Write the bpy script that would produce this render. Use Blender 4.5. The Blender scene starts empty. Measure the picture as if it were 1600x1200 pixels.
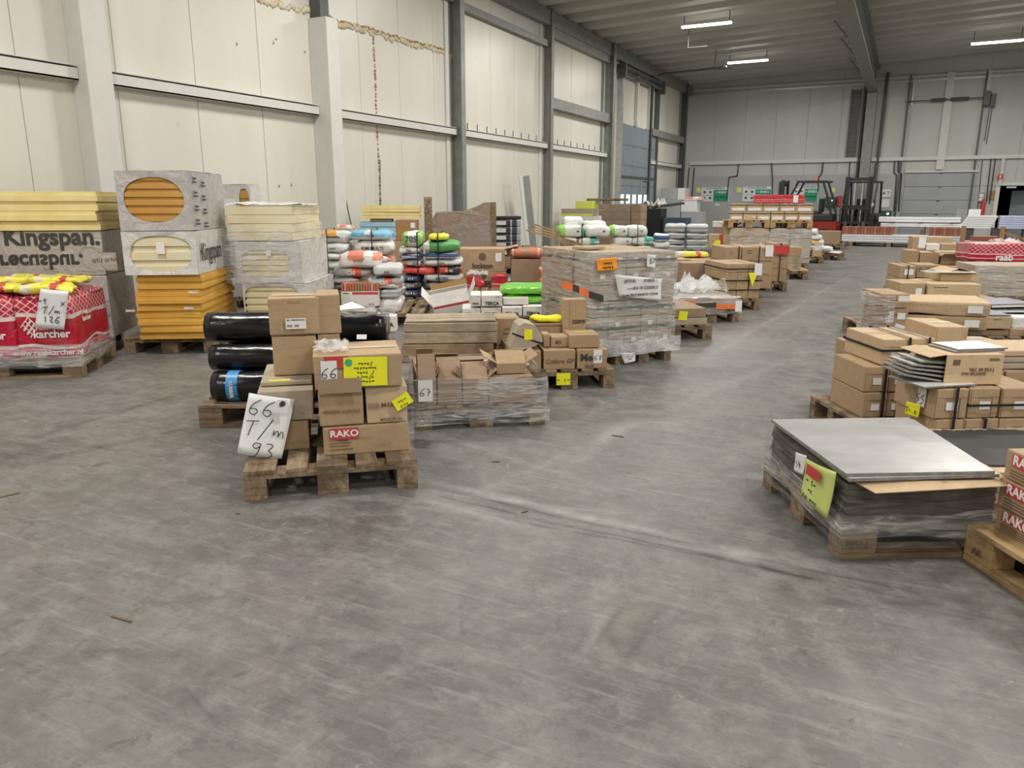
import bpy, bmesh, math, random
from mathutils import Vector, Matrix, noise
R = math.radians; PI = math.pi
S = bpy.context.scene; C = S.collection
# ------------------------------------------------------------ camera, light, exposure
FPX, HORIZON, YAW, EYE = 1190.0, 315.0, R(26.7), 1.35
PITCH = math.atan((600-HORIZON)/FPX)
cam = bpy.data.cameras.new('camera'); cam.sensor_width = 36; cam.lens = FPX/1600*36; cam.clip_end = 200; cam.clip_start = .05
co = bpy.data.objects.new('camera', cam); C.objects.link(co)
co.location = (0, 0, EYE); co.rotation_euler = (PI/2-PITCH, 0, YAW); S.camera = co
S.view_settings.view_transform = 'Standard'; S.view_settings.look = 'None'
S.view_settings.gamma = 1; S.view_settings.use_curve_mapping = False
S.view_settings.exposure = 0.0
S.cycles.use_denoising = True
S.cycles.max_bounces = 8; S.cycles.diffuse_bounces = 4; S.cycles.transparent_max_bounces = 16
w = bpy.data.worlds.new('world'); S.world = w; w.use_nodes = True
w.node_tree.nodes['Background'].inputs[0].default_value = (.62, .75, 1, 1)
w.node_tree.nodes['Background'].inputs[1].default_value = 1.0
LAMP_X = (-4.8, 1.75, 8.3); LAMP_Y = (-3.1, 2.7, 8.5, 14.3, 20.1, 25.7); LAMP_W = 185.0
XW, YB, XR, YF = -8.0, 31.2, 12.0, -6.0          # inner faces of the walls
EAVE = 5.68
def roofz(x): return EAVE+.036*(x-XW)
# ------------------------------------------------------------ view geometry (pixel -> point in the hall)
def ray(x, y):
    u = x-800; v = 600-y
    fw = FPX*math.cos(PITCH)+v*math.sin(PITCH); up = -FPX*math.sin(PITCH)+v*math.cos(PITCH)
    return Vector((u*math.cos(YAW)-fw*math.sin(YAW), u*math.sin(YAW)+fw*math.cos(YAW), up))
def G(x, y, z=0):
    d = ray(x, y); t = (z-EYE)/d.z; return Vector((d.x*t, d.y*t, z))
def onX(x, y, X):
    d = ray(x, y); t = X/d.x; return Vector((X, d.y*t, EYE+d.z*t))
def onY(x, y, Y):
    d = ray(x, y); t = Y/d.y; return Vector((d.x*t, Y, EYE+d.z*t))
# ------------------------------------------------------------ materials
MATS = {}
class N:
    def __init__(s, name):
        s.m = bpy.data.materials.new(name); s.m.use_nodes = True; s.t = s.m.node_tree
        s.b = s.t.nodes['Principled BSDF']; s.out = s.t.nodes['Material Output']; MATS[name] = s.m
    def n(s, typ, **k):
        nd = s.t.nodes.new(typ)
        for a, b in k.items(): setattr(nd, a, b)
        return nd
    def l(s, a, b): s.t.links.new(a, b)
    def setin(s, sock, v):
        if isinstance(v, bpy.types.NodeSocket): s.l(v, sock)
        elif isinstance(v, (tuple, list)) and len(v) == 3 and sock.type == 'RGBA': sock.default_value = (*v, 1)
        else: sock.default_value = v
    def co(s, kind='Object', scale=(1, 1, 1), rot=(0, 0, 0)):
        c = s.n('ShaderNodeTexCoord'); mp = s.n('ShaderNodeMapping')
        s.l(c.outputs[kind], mp.inputs[0]); mp.inputs['Scale'].default_value = scale; mp.inputs['Rotation'].default_value = rot
        return mp.outputs[0]
    def pos(s, scale=(1, 1, 1)):
        g = s.n('ShaderNodeNewGeometry'); mp = s.n('ShaderNodeMapping'); s.l(g.outputs['Position'], mp.inputs[0]); mp.inputs['Scale'].default_value = scale
        return mp.outputs[0]
    def xyz(s, v):
        q = s.n('ShaderNodeSeparateXYZ'); s.l(v, q.inputs[0]); return q.outputs
    def noise(s, v, scale=5, detail=3, rough=.5, dist=0, col=False):
        q = s.n('ShaderNodeTexNoise'); s.l(v, q.inputs['Vector']); q.inputs['Scale'].default_value = scale
        q.inputs['Detail'].default_value = detail; q.inputs['Roughness'].default_value = rough; q.inputs['Distortion'].default_value = dist
        return q.outputs[1 if col else 0]
    def ma(s, op, a, b=0.0, c=0.0):
        q = s.n('ShaderNodeMath', operation=op)
        for i, v in enumerate((a, b, c)): s.setin(q.inputs[i], v)
        return q.outputs[0]
    def ramp(s, v, lo, hi, a=0.0, b=1.0):
        q = s.n('ShaderNodeMapRange'); s.setin(q.inputs[0], v)
        for i, k in enumerate((lo, hi, a, b)): q.inputs[1+i].default_value = k
        return q.outputs[0]
    def mix(s, f, a, b):
        q = s.n('ShaderNodeMix', data_type='RGBA'); s.setin(q.inputs[0], f); s.setin(q.inputs[6], a); s.setin(q.inputs[7], b); return q.outputs[2]
    def band(s, v, lo, hi):
        return s.ma('MULTIPLY', s.ma('GREATER_THAN', v, lo), s.ma('LESS_THAN', v, hi))
    def rnd(s): return s.n('ShaderNodeObjectInfo').outputs['Random']
    def bump(s, h, strength=.3, dist=.01):
        q = s.n('ShaderNodeBump'); s.l(h, q.inputs['Height']); q.inputs['Strength'].default_value = strength; q.inputs['Distance'].default_value = dist
        s.l(q.outputs[0], s.b.inputs['Normal'])
    def fin(s, col=None, rough=.7, metal=0.0, spec=None):
        if col is not None: s.setin(s.b.inputs['Base Color'], col)
        s.setin(s.b.inputs['Roughness'], rough); s.setin(s.b.inputs['Metallic'], metal)
        if spec is not None: s.b.inputs['Specular IOR Level'].default_value = spec
        return s.m
def plain(name, col, rough=.6, metal=0., var=.12, sc=6, bumpy=0):
    n = N(name); v = n.noise(n.co(), sc, 4)
    c = n.mix(n.ramp(v, .3, .7), tuple(x*(1-var) for x in col), tuple(min(1, x*(1+var)) for x in col))
    if bumpy: n.bump(n.noise(n.co(), 30, 3), bumpy, .004)
    return n.fin(c, rough, metal)
def cardmat(name, a, b):
    n = N(name); r = n.rnd(); c = n.mix(r, a, b)
    f = n.noise(n.co(scale=(1, 1, 14)), 9, 4); c = n.mix(n.ramp(f, .35, .75, 0, .35), c, tuple(x*.78 for x in a))
    st = n.noise(n.co(), 3.2, 3); c = n.mix(n.ramp(st, .5, .75, 0, .3), c, tuple(x*.7 for x in b))
    p_ = n.noise(n.co(scale=(1, 1, 6)), 4, 6, .75, .5); c = n.mix(n.ramp(p_, .56, .70, 0, .55), c, tuple(x*.42 for x in b)); e_ = n.noise(n.co(), 14, 5, .7); c = n.mix(n.ramp(e_, .5, .72, 0, .3), c, tuple(min(1, x*1.35) for x in a))
    n.bump(n.noise(n.co(), 7, 3), .4, .025)
    return n.fin(c, .7, spec=.35)
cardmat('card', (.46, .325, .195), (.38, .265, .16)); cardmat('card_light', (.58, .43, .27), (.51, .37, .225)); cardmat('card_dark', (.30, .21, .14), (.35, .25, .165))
cardmat('card_grey', (.40, .335, .26), (.46, .39, .30)); cardmat('card_in', (.44, .26, .10), (.44, .26, .10)); cardmat('card_white', (.72, .69, .64), (.78, .76, .72))
cardmat('card_orange', (.40, .22, .09), (.36, .2, .09))
def woodmat(name, a, b, ax=1):
    n = N(name); sc = [26, 26, 26]; sc[ax] = 1.6
    g = n.noise(n.co(scale=tuple(sc)), 1, 5, .6); k = n.noise(n.co(), 5, 3)
    c = n.mix(n.ramp(g, .38, .62), a, b); c = n.mix(n.ramp(k, .46, .68, 0, .75), c, tuple(x*.4 for x in a)); kk = n.noise(n.co(scale=tuple(q*.2+2 for q in sc)), 3, 6, .7); c = n.mix(n.ramp(kk, .5, .66, 0, .6), c, tuple(x*.35 for x in a)); c = n.mix(n.ramp(n.rnd(), 0, 1, 0, .45), c, tuple(x*.55 for x in b))
    n.bump(g, .3, .006); return n.fin(c, .8, spec=.25)
for ax, q in ((0, 'x'), (1, 'y')):
    woodmat('wood_'+q, (.17, .115, .07), (.37, .275, .18), ax); woodmat('woodnew_'+q, (.42, .27, .12), (.60, .42, .22), ax)
woodmat('plank', (.42, .34, .235), (.55, .47, .35), 0); woodmat('plank_brown', (.33, .235, .145), (.42, .31, .20), 0)
def bandmat(name, base, bands, rough=.45, gen=True, wob=.03, var=.1, bmp=.5):
    """bags and packs: base colour and printed bands (axis, lo, hi, colour) in the object's own box"""
    n = N(name); g = n.co('Generated' if gen else 'Object'); wv = n.noise(g, 4, 2, col=True)
    q = n.n('ShaderNodeMix', data_type='VECTOR'); q.inputs[0].default_value = wob; n.l(g, q.inputs[4]); n.l(wv, q.inputs[5]); s = n.xyz(q.outputs[1])
    c = base
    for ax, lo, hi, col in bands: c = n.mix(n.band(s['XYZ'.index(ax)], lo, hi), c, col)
    v = n.noise(n.co(), 9, 4); c = n.mix(n.ramp(v, .35, .75, 0, var*2.2), c, (.25, .25, .25))
    n.bump(n.noise(n.co(), 10, 3, dist=.6), bmp, .03)
    return n.fin(c, rough)
W = (.80, .80, .78)
bandmat('bag_orange', W, [('X', .03, .62, (.85, .42, .08)), ('Z', 0, .42, W)]); bandmat('bag_blue', (.74, .8, .84), [('Z', .35, 1, (.22, .55, .78)), ('X', .38, .52, W)])
bandmat('bag_white', W, []); bandmat('bag_cream', (.76, .74, .68), []); bandmat('bag_redprint', W, [('Z', .45, 1, (.80, .25, .15)), ('X', .15, .3, W), ('X', .62, .8, W), ('Y', .4, .5, W)], wob=.12)
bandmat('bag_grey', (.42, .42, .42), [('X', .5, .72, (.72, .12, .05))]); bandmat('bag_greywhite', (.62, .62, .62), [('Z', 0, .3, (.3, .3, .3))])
bandmat('bag_green', (.30, .58, .16), [('X', .35, .72, W)]); bandmat('bag_green2', (.10, .38, .10), [('X', .0, .2, W)]); bandmat('bag_yellow', (.85, .80, .04), [('Z', 0, .22, (.1, .4, .12))])
bandmat('bag_bluestripe', W, [('Z', .25, .75, (.03, .09, .28))]); bandmat('bag_red', (.78, .08, .06), []); bandmat('bag_redblack', (.74, .10, .08), [('X', .46, .93, (.03, .03, .035))])
bandmat('bag_navy', (.16, .17, .20), [('X', .3, .95, (.03, .05, .17))]); bandmat('bag_dark', (.12, .13, .12), [('X', .2, .5, (.25, .27, .25))]); bandmat('bag_gkbrown', (.55, .52, .5), [('X', 0, .3, (.38, .20, .12)), ('X', .3, .9, (.30, .29, .3))])
bandmat('bag_foodgreen', (.74, .77, .72), [('X', .0, .26, (.30, .68, .10)), ('X', .8, .95, (.12, .42, .30))], wob=.1); bandmat('bag_teal', (.78, .8, .76), [('X', .55, .95, (.08, .42, .34)), ('Z', .3, .45, W)])
bandmat('bag_orangered', (.85, .20, .05), [('Z', 0, .14, W), ('Z', .8, 1, W), ('X', .7, 1, W)]); bandmat('bag_greenfilm', (.17, .58, .04), [('X', 0, .03, W)], rough=.25, bmp=.9)
bandmat('bag_blackpack', (.03, .03, .045), [('X', .62, .68, (.5, .5, .55)), ('X', .85, 1, (.45, .5, .55))], rough=.3, wob=.01)
bandmat('bag_grayprint', (.58, .6, .6), [('Z', .4, .62, (.25, .27, .28))], wob=.1); bandmat('bag_redsack', (.55, .15, .08), [('X', .1, .14, (.7, .5, .4)), ('X', .35, .6, (.35, .2, .1)), ('X', .8, .84, (.7, .5, .4))])
def rkmat(name, lattice):
    n = N(name); g = n.co('Generated'); s = n.xyz(g); o = n.xyz(n.co('Object')); wv = n.noise(n.co('Object'), 2.2, 1)
    z = n.ma('ADD', s[2], n.ramp(wv, .3, .7, -.05, .05)); u = n.ma('ADD', o[0], o[1])
    c = (.50, .008, .035)
    a = n.ma('PINGPONG', n.ma('ADD', n.ma('MULTIPLY', u, 1.0), n.ma('MULTIPLY', o[2], 1.3)), .035); b = n.ma('PINGPONG', n.ma('SUBTRACT', u, n.ma('MULTIPLY', o[2], 1.3)), .035)
    lat = n.ma('MULTIPLY', n.ma('MAXIMUM', n.ma('LESS_THAN', a, .006), n.ma('LESS_THAN', b, .006)), n.ma('GREATER_THAN', z, lattice))
    c = n.mix(lat, c, (.75, .5, .52))
    for h in ((lattice-.055, lattice-.0), (.185, .225), ): c = n.mix(n.band(z, *h), c, (.72, .62, .60))
    c = n.mix(n.ma('LESS_THAN', z, .055), c, (.45, .43, .42))
    c = n.mix(n.ramp(n.noise(n.co(), 6, 4), .5, .8, 0, .25), c, (.75, .45, .45))
    n.bump(n.noise(n.co(), 6, 3, dist=.8), .5, .05); return n.fin(c, .28)
rkmat('redbag', .66); rkmat('redbag_lat', .45)
bandmat('redpack', (.55, .02, .03), [('Z', .4, .46, (.7, .4, .4)), ('Z', .2, .24, (.7, .4, .4))], rough=.3)
bandmat('yellowbag', (.86, .80, .08), [('X', .25, .36, (.82, .78, .62)), ('X', .62, .72, (.6, .05, .04))], rough=.25, wob=.15, bmp=1)
def foam(name, a, b):
    n = N(name); v = n.noise(n.co(), 5, 4); c = n.mix(n.ramp(v, .35, .7), a, b); c = n.mix(n.ramp(n.noise(n.co(), 40, 2), .6, .8, 0, .4), c, tuple(x*.7 for x in a))
    n.bump(v, .2, .01); return n.fin(c, .75)
foam('foam_yellow', (.72, .58, .24), (.80, .67, .34)); foam('foam_orange', (.62, .33, .05), (.70, .40, .07)); foam('foam_cream', (.72, .65, .42), (.78, .71, .50))
foam('foam_brown', (.50, .26, .06), (.58, .32, .08)); foam('foam_blue', (.30, .50, .62), (.36, .56, .68)); foam('foam_edge', (.30, .22, .12), (.38, .30, .18))
plain('print', (.05, .045, .04), .7); plain('print_brown', (.16, .10, .06), .8); plain('print_white', (.86, .84, .82), .6); plain('print_navy', (.02, .03, .07), .6)
plain('paper', (.80, .80, .80), .6, var=.03); plain('yellow_paper', (.86, .84, .02), .55, var=.04); plain('lime_paper', (.62, .70, .22), .55, var=.05); plain('orange_paper', (.95, .36, .02), .55, var=.03)
plain('label_red', (.55, .05, .05), .5); plain('label_green', (.06, .45, .22), .5); plain('label_orange', (.85, .2, .06), .4); plain('ink', (.02, .02, .03), .6); plain('tape', (.62, .50, .34), .25); plain('label_blue', (.05, .25, .55), .4)
plain('strap', (.015, .015, .018), .35); plain('strap_green', (.03, .10, .08), .4); plain('strap_blue', (.04, .08, .12), .35); plain('dark_hole', (.015, .013, .012), .9)
plain('rubber', (.018, .018, .02), .3, var=.3, bumpy=.3); plain('rubbermat', (.045, .043, .045), .7)
n = N('blackfilm'); v = n.noise(n.co(scale=(1, 3, 3)), 3, 3, dist=.6); n.bump(v, .5, .02); n.fin((.006, .006, .008), n.ramp(v, .3, .7, .16, .34), spec=.5)
plain('steel_dark', (.10, .105, .10), .5, .3, bumpy=.05); plain('steel_grey', (.26, .27, .255), .5, .3); plain('steel_white', (.62, .62, .59), .5, var=.03); plain('galv', (.50, .51, .50), .35, .6)
plain('door_blue', (.20, .235, .26), .45, var=.06, sc=2); plain('door_grey', (.34, .36, .37), .45, var=.06, sc=2); plain('conduit', (.05, .05, .05), .5); plain('black', (.012, .012, .013), .4)
plain('truck_red', (.25, .015, .01), .4); plain('red_side2', (.38, .14, .09), .6); plain('red_side3', (.22, .10, .07), .6); plain('truck_black', (.02, .022, .022), .45); plain('truck_green', (.03, .09, .07), .45); plain('white_plastic', (.80, .80, .79), .35, var=.05); plain('yellow_plastic', (.75, .72, .05), .4)
plain('profile_white', (.78, .79, .80), .3, var=.05); plain('profile_blue', (.52, .56, .80), .3, var=.25, sc=2); plain('plinth', (.40, .41, .41), .8, var=.08, sc=1.2); plain('lamp_house', (.55, .55, .52), .4); plain('brown_post', (.36, .20, .10), .7)
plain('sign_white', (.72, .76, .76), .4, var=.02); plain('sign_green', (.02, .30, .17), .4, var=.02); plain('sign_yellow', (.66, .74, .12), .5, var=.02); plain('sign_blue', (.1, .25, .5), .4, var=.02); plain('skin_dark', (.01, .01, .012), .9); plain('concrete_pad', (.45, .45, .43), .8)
n = N('tile'); v = n.noise(n.co(rot=(0, 0, .5), scale=(1, 3, 1)), 2.2, 8, .6, 1.2); n.fin(n.mix(n.ramp(v, .28, .72), (.30, .295, .29), (.41, .405, .40)), n.ramp(n.noise(n.co(), 6, 4), .3, .7, .28, .42))
plain('tile_edge', (.22, .215, .20), .7, var=.3, sc=30); plain('tile_white', (.66, .68, .62), .2, var=.04); plain('tile_dark', (.20, .21, .23), .4); plain('board_dark', (.075, .062, .05), .6, var=.3, sc=20)
plain('slate', (.16, .17, .20), .5); plain('red_side', (.30, .10, .06), .6)
# stretch film: clear sheet with milky streaks
def filmmat(name, lo, hi, tint=(.85, .85, .86), sc=(3, 3, 26), br=.16):
    n = N(name); g = n.co(scale=sc); v = n.noise(g, 1.5, 5, .6, 1.2); k = n.noise(n.co(), 5, 4)
    f = n.ma('ADD', n.ramp(v, .42, .75, lo, hi), n.ramp(k, .55, .8, 0, hi*.5))
    tr = n.n('ShaderNodeBsdfTransparent'); mx = n.n('ShaderNodeMixShader'); n.l(f, mx.inputs[0]); n.l(tr.outputs[0], mx.inputs[1]); n.l(n.b.outputs[0], mx.inputs[2]); n.l(mx.outputs[0], n.out.inputs[0])
    n.bump(v, .8, .03); n.fin(tint, br, spec=.9)
filmmat('film', .12, .72, br=.1); filmmat('film_thin', .05, .36); filmmat('film_heavy', .35, .85, sc=(6, 6, 9)); filmmat('film_grey', .14, .5, (.62, .58, .56), sc=(6, 6, 8)); filmmat('film_dark', .05, .36, (.55, .53, .51), sc=(2, 2, 20), br=.10)
def wrapmat(name, base, ink=None):
    n = N(name); v = n.noise(n.co(), 7, 4, dist=1); c = n.mix(n.ramp(v, .3, .7), tuple(x*.86 for x in base), base); n.bump(v, .8, .03); return n.fin(c, .32)
wrapmat('packfilm', (.64, .62, .61)); wrapmat('packfilm_grey', (.50, .475, .47)); wrapmat('packfilm_white', (.70, .69, .67)); wrapmat('brownwrap', (.33, .25, .19)); wrapmat('packfilm_tan', (.46, .42, .38))
# ------------------------------------------------------------ mesh helpers
class MB:
    def __init__(s): s.bm = bmesh.new()
    def box(s, x0, x1, y0, y1, z0, z1, M=None, bev=0):
        r = bmesh.ops.create_cube(s.bm, size=1); vs = r['verts']
        for v in vs: v.co = Vector(((x0+x1)/2+v.co.x*(x1-x0), (y0+y1)/2+v.co.y*(y1-y0), (z0+z1)/2+v.co.z*(z1-z0)))
        if bev:
            es = list({e for v in vs for e in v.link_edges}); q = bmesh.ops.bevel(s.bm, geom=es, offset=bev, segments=2, affect='EDGES', profile=.6)
            vs = list({v for f in q['faces'] for v in f.verts} | {v for v in vs if v.is_valid})
        if M: bmesh.ops.transform(s.bm, matrix=M, verts=vs)
        return s
    def poly(s, pts, th=None):
        vs = [s.bm.verts.new(p) for p in pts]; f = s.bm.faces.new(vs)
        if th:
            r = bmesh.ops.extrude_face_region(s.bm, geom=[f]); bmesh.ops.translate(s.bm, vec=th, verts=[v for v in r['geom'] if isinstance(v, bmesh.types.BMVert)])
        return s
    def cyl(s, a, b, r, r2=None, n=16):
        a = Vector(a); b = Vector(b); d = b-a; q = bmesh.ops.create_cone(s.bm, cap_ends=True, segments=n, radius1=r, radius2=r if r2 is None else r2, depth=d.length)
        bmesh.ops.transform(s.bm, matrix=Matrix.Translation((a+b)/2) @ d.to_track_quat('Z', 'Y').to_matrix().to_4x4(), verts=q['verts']); return s
    def tube(s, pts, r, n=6):
        for a, b in zip(pts, pts[1:]): s.cyl(a, b, r, n=n)
        return s
    def prism(s, prof, axis, a, b):
        """prof: list of (u,v); extruded along axis from a to b"""
        def p(u, v, t): return {'x': (t, u, v), 'y': (u, t, v), 'z': (u, v, t)}[axis]
        v0 = [s.bm.verts.new(p(u, v, a)) for u, v in prof]; v1 = [s.bm.verts.new(p(u, v, b)) for u, v in prof]; k = len(prof)
        for i in range(k): s.bm.faces.new((v0[i], v0[(i+1) % k], v1[(i+1) % k], v1[i]))
        s.bm.faces.new(v0[::-1]); s.bm.faces.new(v1); return s
    def jit(s, amp, sc=4, seed=0):
        for v in s.bm.verts:
            q = v.co*sc+Vector((seed*3.1, seed*1.7, seed)); v.co += Vector(noise.noise_vector(q))*amp
        return s
    def done(s, name, mat, parent=None, loc=(0, 0, 0), rz=0, smooth=False, rot=None):
        bmesh.ops.recalc_face_normals(s.bm, faces=s.bm.faces)
        me = bpy.data.meshes.new(name); s.bm.to_mesh(me); s.bm.free()
        for m in (mat if isinstance(mat, (list, tuple)) else [mat]): me.materials.append(MATS[m])
        if smooth:
            for p in me.polygons: p.use_smooth = True
        return put(name, me, parent, loc, rz, rot)
def put(name, data, parent=None, loc=(0, 0, 0), rz=0, rot=None):
    o = bpy.data.objects.new(name, data); C.objects.link(o); o.location = loc; o.rotation_euler = rot if rot else (0, 0, rz)
    if parent: o.parent = parent
    return o
def tag(o, label, cat, group=None, kind=None):
    o['label'] = label; o['category'] = cat
    if group: o['group'] = group
    if kind: o['kind'] = kind
    return o
def st(o): o['kind'] = 'structure'; return o
def empty(name, loc=(0, 0, 0), rz=0): return put(name, None, None, loc, rz)
def copytree(o, loc=None, rz=None, parent=None):
    c = o.copy(); C.objects.link(c); c.parent = parent
    if loc is not None: c.location = loc
    if rz is not None: c.rotation_euler = (0, 0, rz)
    for ch in list(o.children): copytree(ch, parent=c)
    return c
def quad(name, mat, parent, w, h, loc, rot, th=.0015, label=None):
    """a thin sheet w x h, standing upright in its own frame (front towards -y)"""
    o = MB().box(-w/2, w/2, -th, 0, -h/2, h/2).done(name, mat, parent, loc, rot=rot)
    if label: o['label'] = label
    return o
def text(s, mat, parent, size, loc, rz=0, sx=1, bold=.0, name='printed_text', rot=None, shear=0, th=.0006, cut=None):
    cu = bpy.data.curves.new(name, 'FONT'); cu.body = s; cu.size = size; cu.align_x = 'CENTER'; cu.align_y = 'CENTER'; cu.offset = bold*size; cu.extrude = th; cu.shear = shear; cu.resolution_u = 3
    tmp = bpy.data.objects.new('tmp', cu); me = bpy.data.meshes.new_from_object(tmp); bpy.data.objects.remove(tmp); bpy.data.curves.remove(cu); me.materials.clear(); me.materials.append(MATS[mat])
    if cut is not None:
        bm = bmesh.new(); bm.from_mesh(me); bmesh.ops.bisect_plane(bm, geom=bm.verts[:]+bm.edges[:]+bm.faces[:], plane_co=(0, cut, 0), plane_no=(0, 1, 0), clear_outer=True); bm.to_mesh(me); bm.free()
    o = put(name, me, parent, loc, rot=rot or (PI/2, 0, rz)); o.scale = (sx, 1, 1); return o
STROKE = {'6': [[(.8, 1), (.3, .75), (.1, .3), (.25, .02), (.6, .0), (.75, .25), (.5, .45), (.15, .35)]], '9': [[(.8, .9), (.4, 1), (.2, .75), (.45, .55), (.8, .75), (.8, .95), (.75, .4), (.5, 0), (.15, .02)]],
 '3': [[(.2, .95), (.6, 1), (.7, .8), (.35, .55), (.75, .4), (.7, .1), (.1, .02)]], '7': [[(.1, .95), (.8, 1), (.35, 0)], [(.2, .5), (.7, .55)]], '8': [[(.75, .85), (.4, 1), (.25, .75), (.7, .3), (.5, 0), (.2, .2), (.75, .8)]],
 '1': [[(.3, .7), (.55, 1), (.5, 0)]], '2': [[(.15, .8), (.5, 1), (.7, .75), (.1, .02), (.8, .05)]], '4': [[(.5, 1), (.1, .4), (.8, .45)], [(.6, .7), (.55, 0)]], '5': [[(.75, 1), (.3, 1), (.2, .55), (.6, .6), (.7, .25), (.1, 0)]],
 '0': [[(.5, 1), (.15, .6), (.3, .05), (.7, .1), (.75, .7), (.45, 1)]], 'T': [[(.0, .9), (.9, 1)], [(.5, .95), (.35, 0)]], '/': [[(.85, 1.2), (.1, -.2)]], 'm': [[(.1, .55), (.1, .05), (.25, .5), (.45, .5), (.45, .05), (.6, .5), (.8, .5), (.85, .05)]],
 't': [[(.4, 1), (.4, .1), (.6, 0)], [(.1, .65), (.7, .7)]], '-': [[(.1, .5), (.7, .5)]], 'x': [[(.1, .6), (.7, 0)], [(.7, .65), (.1, 0)]], ' ': [], 'o': [[(.4, .6), (.15, .3), (.4, 0), (.7, .3), (.4, .6)]], '~': [[(0, .4), (.2, .7), (.35, .2), (.5, .65), (.7, .25), (.9, .6)]], 'J': [[(.7, 1), (.6, 0), (.2, -.3), (.15, 0)]], 'e': [[(.2, .4), (.6, .45), (.45, .7), (.15, .4), (.3, .05), (.7, .15)]]}
def hand(lines, parent, h, loc, rz=0, mat='ink', lh=1.35, th=.003, rot=None, slant=.1):
    """handwriting: pen strokes, centred on loc"""
    cu = bpy.data.curves.new('handwriting', 'CURVE'); cu.dimensions = '3D'; cu.bevel_depth = th; cu.bevel_resolution = 0; cu.materials.append(MATS[mat])
    for r, ln in enumerate(lines):
        for i, ch in enumerate(ln):
            for st_ in STROKE.get(ch, []):
                sp = cu.splines.new('NURBS'); sp.points.add(len(st_)-1)
                for p, (u, v) in zip(sp.points, st_): p.co = ((i-len(ln)/2+u+slant*v)*h*.85, 0, ((len(lines)/2-r-1)*lh+v)*h, 1)
                sp.use_endpoint_u = True; sp.order_u = 3; sp.resolution_u = 4
    tmp = bpy.data.objects.new('tmp', cu); me = bpy.data.meshes.new_from_object(tmp); bpy.data.objects.remove(tmp); bpy.data.curves.remove(cu)
    return put('handwriting', me, parent, loc, rot=rot or (0, 0, rz))
# ------------------------------------------------------------ frames: a vertical front plane on the floor
class F:
    def __init__(s, px, py, ang, z=0, right=0, o=None):
        s.a = R(ang); s.u = Vector((math.cos(s.a), math.sin(s.a), 0)); s.v = Vector((-math.sin(s.a), math.cos(s.a), 0))
        s.o = (o.copy() if o is not None else G(px, py, z)); s.o.z = 0; s.o -= s.u*right
    def P(s, x, y, z=0): p = s.o+s.u*x+s.v*y; return Vector((p.x, p.y, z))
    def loc(s, p): q = Vector((p.x, p.y, 0))-s.o; return q.dot(s.u), q.dot(s.v)
    def hit(s, px, py, ly):
        d = ray(px, py); p0 = s.o+s.v*ly; t = p0.dot(s.v)/d.dot(s.v); q = d*t; return (q-s.o).dot(s.u), EYE+q.z
    def fit(s, xL, yB, xR, yT, z0, ly=None):
        if ly is None: ly = s.loc(G(xL, yB, z0))[1]
        ym = (yB+yT)/2; a = s.hit(xL, ym, ly)[0]; b = s.hit(xR, ym, ly)[0]; z1 = s.hit(xL, yT, ly)[1]
        return a, b, ly, max(z1, z0+.02)
SEED = [0]
def rs(): SEED[0] += 1; return SEED[0]
# ------------------------------------------------------------ cartons
def boxmesh(w, d, h, bev=.007, amp=.007, open_top=False, t=.006):
    m = MB()
    if open_top:
        m.box(-w/2, w/2, -d/2, -d/2+t, 0, h); m.box(-w/2, w/2, d/2-t, d/2, 0, h); m.box(-w/2, -w/2+t, -d/2+t, d/2-t, 0, h); m.box(w/2-t, w/2, -d/2+t, d/2-t, 0, h); m.box(-w/2+t, w/2-t, -d/2+t, d/2-t, 0, t)
        return m
    m.box(-w/2, w/2, -d/2, d/2, 0, h, bev=min(bev, h*.2, w*.2)); s = rs()
    for v in m.bm.verts:
        q = Vector(noise.noise_vector(v.co*6+Vector((s, s*.7, s*.3))))*amp
        v.co += Vector((q.x, q.y, min(0, q.z) if v.co.z > h/2 else 0))
    return m
def carton(loc, rz, w, d, h, label, group=None, mat='card', name='cardboard_box', cat='box', tape=True, flaps=False, **k):
    o = boxmesh(w, d, h, open_top=k.get('open', False)).done(name, mat, None, loc, rz); tag(o, label, cat, group)
    o['dims'] = (w, d, h)
    if k.get('open'):
        for sx, L in ((-1, d), (1, d)):
            fa = R(k.get('fa', 38)); MB().box(0, min(w/2, .2), -L/2, L/2, 0, .005, Matrix.Translation((sx*w/2, 0, h)) @ Matrix.Rotation(0 if sx > 0 else PI, 4, 'Z') @ Matrix.Rotation(fa, 4, 'Y')).done('flap', mat, o)
        for sy in (-1, 1):
            fa = R(k.get('fb', 50)); MB().box(-w/2, w/2, 0, min(d/2, .16), 0, .005, Matrix.Translation((0, sy*d/2, h)) @ Matrix.Rotation(0 if sy > 0 else PI, 4, 'Z') @ Matrix.Rotation(-fa, 4, 'X')).done('flap', mat, o)
    elif tape:
        tw = min(.05, d*.18); m = MB().box(-w/2+.01, w/2-.01, -tw/2, tw/2, h, h+.0012); m.done('packing_tape', 'tape', o)
    if flaps:      # end flaps and the seam between them on the front face
        m = MB(); y = -d/2-.004
        m.box(-w/2+.006, w/2-.006, y, -d/2, h*.70, h-.006); m.box(-w/2+.006, -w/2+w*.27, y, -d/2, .006, h*.685); m.box(w/2-w*.24, w/2-.006, y, -d/2, .006, h*.685); m.done('end_flap', mat, o)
        quad('paper_label', 'paper', o, w*.36, h*.26, (.02*w, -d/2-.0025, h*.42), (0, 0, 0))
    if k.get('marks'):
        m = MB(); s = random.Random(rs())
        for i in range(k['marks']):
            x = s.uniform(-.32, .2)*w; z = (.72-.16*i)*h; m.box(x-w*.14, x+w*.14, -d/2-.001, -d/2, z, z+h*.055)
        m.done('printed_marks', 'print_brown', o)
    return o
class Box:
    pass
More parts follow.
